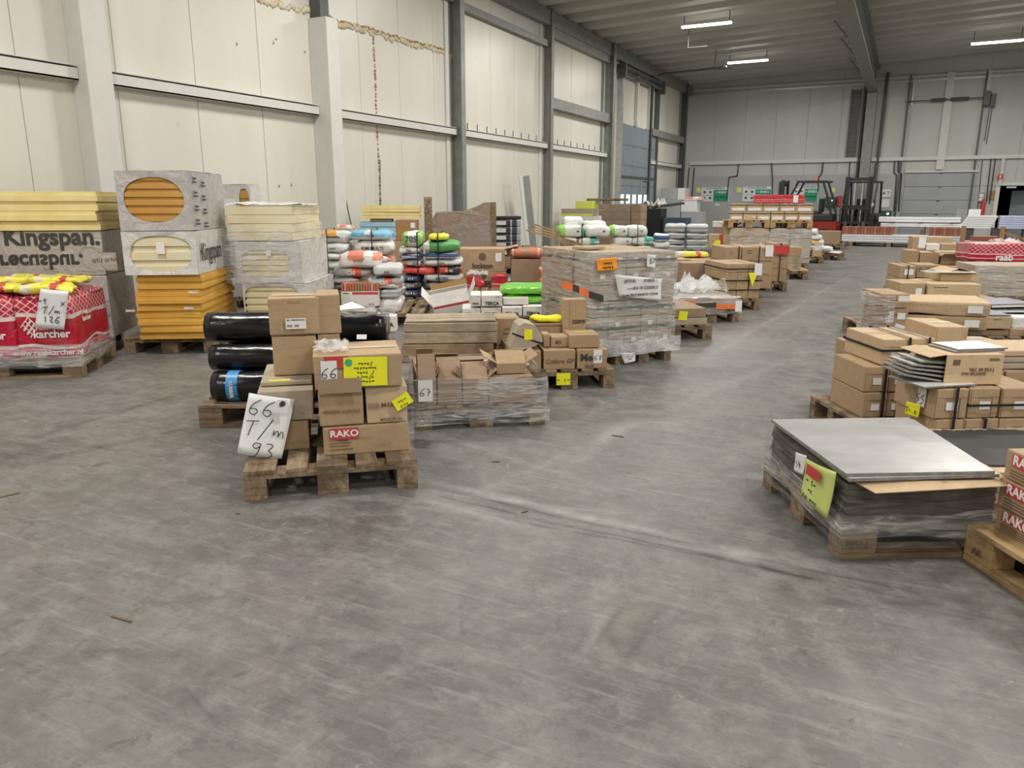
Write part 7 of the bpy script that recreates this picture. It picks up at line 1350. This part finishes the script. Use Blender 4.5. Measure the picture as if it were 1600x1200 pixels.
# posts and red-brown box in the right row
f = F(0, 0, 5, o=Vector((0, 20.0, 0)))
for px, y0, y1, lb in ((1505, 376, 353, 'left'), (1566, 379, 354, 'right')):
    z1 = f.hit(px, y1, 0)[1]; tag(MB().box(-.045, .045, -.04, .04, 0, z1, bev=.004).done('wooden_post', 'brown_post', None, f.P(f.hit(px, 365, 0)[0], 0, 0), f.a), f'brown wooden post standing behind the red bundle, {lb}', 'post')
zz = f.hit(1540, 377, .2)[1]; filler(f, f.hit(1508, 377, .2)[0], f.hit(1600, 377, .2)[0], .2, .5, zz, 'pale carton under the red-brown flat box', mat='card_grey', hgt=.4)
B(f, 1520, 377, 1561, 369, zz+.002, .4, 'flat red-brown box between the two brown posts', ly=.25, mat='red_side')
o = MB().box(0, 1.0, -.03, .03, -.03, .03).done('wooden_plank', 'woodnew_x', None, f.P(f.hit(1568, 365, .1)[0]+.02, .1, f.hit(1568, 364, .1)[1]), rot=(0, .32, f.a)); tag(o, 'pale wooden lath sloping down from the right brown post', 'plank')
f = F(0, 0, 0, o=Vector((0, 24.2, 0))); 
a, b = f.hit(1277, 365, 0)[0], f.hit(1312, 365, 0)[0]; pallet(f, 'dark wooden stand under the low dark carton at the aisle end', x=a-.05); q = B(f, 1276, 381, 1311, 361, PZ0, .7, 'low dark wrapped carton at the end of the aisle', ly=.02, mat='card_dark')
# ------------------------------------------------------------ fork lifts
def forklift(loc, rz, label, body='truck_red', mastz=2.05):
    t = empty('forklift', loc, rz); tag(t, label, 'forklift')
    MB().prism([(-1.0, .22), (-1.0, .72), (-.35, .72), (-.35, .6), (.35, .55), (.55, .75), (.55, .22)], 'y', -.5, .5).done('chassis', body, t)
    MB().box(-1.0, -.36, -.48, .48, .722, .95, bev=.04).done('bonnet', 'truck_black', t)
    MB().prism([(-1.12, .25), (-1.15, .6), (-1.0, .72), (-.6, .72), (-.6, .25)], 'y', -.52, .52).done('counterweight', body, t)
    s = MB().box(-.55, -.05, -.25, .25, 1.0-.1, 1.05, bev=.04).box(-.62, -.5, -.24, .24, 1.0, 1.45, bev=.04).done('seat', 'black', t)
    for y in (-.48, .48):
        MB().tube([(-.95, y, .95), (-.80, y, 1.5), (-.62, y, 1.98)], .035, 8).done('rear_post', 'truck_black', t); MB().tube([(.50, y, .7), (.42, y, 1.4), (.15, y, 2.0)], .035, 8).done('front_post', 'truck_black', t)
    m = MB().box(-.75, .2, -.52, -.46, 1.96, 2.02).box(-.75, .2, .46, .52, 1.96, 2.02)
    for i in range(7): m.box(-.72+.15*i, -.69+.15*i, -.46, .46, 1.97, 2.01)
    m.done('overhead_guard', 'truck_black', t)
    for y in (-.36, .36): MB().box(.62, .72, y-.07, y+.07, .08, mastz, bev=.01).box(.73, .80, y-.045*math.copysign(1, y)-.05, y-.045*math.copysign(1, y)+.05, .08, mastz-.05).done('mast_upright', 'truck_black', t)
    m = MB()
    for z in (.35, mastz*.55, mastz-.08): m.box(.64, .72, -.30, .30, z-.05, z+.05)
    m.done('mast_crossbar', 'truck_black', t)
    for y in (-.12, .12): MB().cyl((.68, y, .2), (.68, y, mastz-.2), .035, n=12).done('lift_cylinder', 'galv', t)
    MB().box(.81, .86, -.5, .5, .30, .38).box(.81, .86, -.5, .5, .62, .70).box(.81, .85, -.5, -.44, .38, .62).box(.81, .85, .44, .5, .38, .62).done('fork_carriage', 'truck_black', t)
    m = MB(); [m.box(.81, .84, -.5+.14*i, -.47+.14*i, .7, 1.1) for i in range(8)]; m.box(.81, .84, -.5, .51, 1.1, 1.14); m.done('load_backrest', 'truck_black', t)
    for y in (-.28, .28): MB().box(.86, .90, y-.05, y+.05, .06, .7).box(.86, 1.85, y-.05, y+.05, .04, .08).done('fork', 'steel_dark', t)
    for x, r in ((.30, .28), (-.78, .24)):
        for y in (-.47, .47): w_ = MB().cyl((x, y-.09, r), (x, y+.09, r), r, n=24).done('wheel', 'rubber', t); MB().cyl((x, y-.095, r), (x, y+.095, r), r*.5, n=16).done('hub', 'truck_green', w_)
    for y in (-.42, .42): MB().cyl((.46, y, 1.25), (.54, y, 1.25), .06, n=16).done('headlight', 'print_white', t)
    st_ = MB().cyl((.40, 0, .72), (.22, 0, 1.12), .03, n=8).cyl((.20, 0, 1.10), (.23, 0, 1.14), .17, n=20).done('steering_wheel', 'black', t)
    MB().cyl((-.35, .2, 2.02), (-.35, .2, 2.12), .05, n=12).done('beacon', 'label_orange', t); return t
p = onY(1216, 320, 28.0); forklift((p.x+.84, 28.0, 0), PI-.08, 'red and black forklift seen from its side behind the highest stack')
p = onY(1345, 320, 29.1); forklift((p.x, 29.15, 0), -PI/2-.12, 'dark forklift with its mast facing the aisle, beside the grey column', 'truck_black', 2.15)
# debris on the floor
rr = random.Random(3)
for px, py, l_, a_ in ((12, 775, .10, 1.3), (190, 968, .09, .1), (965, 682, .07, 0), (775, 722, .04, .4), (372, 803, .02, 0), (820, 800, .03, 1)):
    p = G(px, py); tag(MB().box(-l_/2, l_/2, -.004, .004, 0, .004).jit(.002, 30).done('wood_splinter', 'print_brown', None, (p.x, p.y, .0005), a_), 'dark splinter lying on the floor, '+{12: 'at the left edge', 190: 'lower left', 965: 'right of lot 68', 775: 'in the middle of the floor', 372: 'in front of the sign', 820: 'beside the tyre mark'}[px], 'splinter')
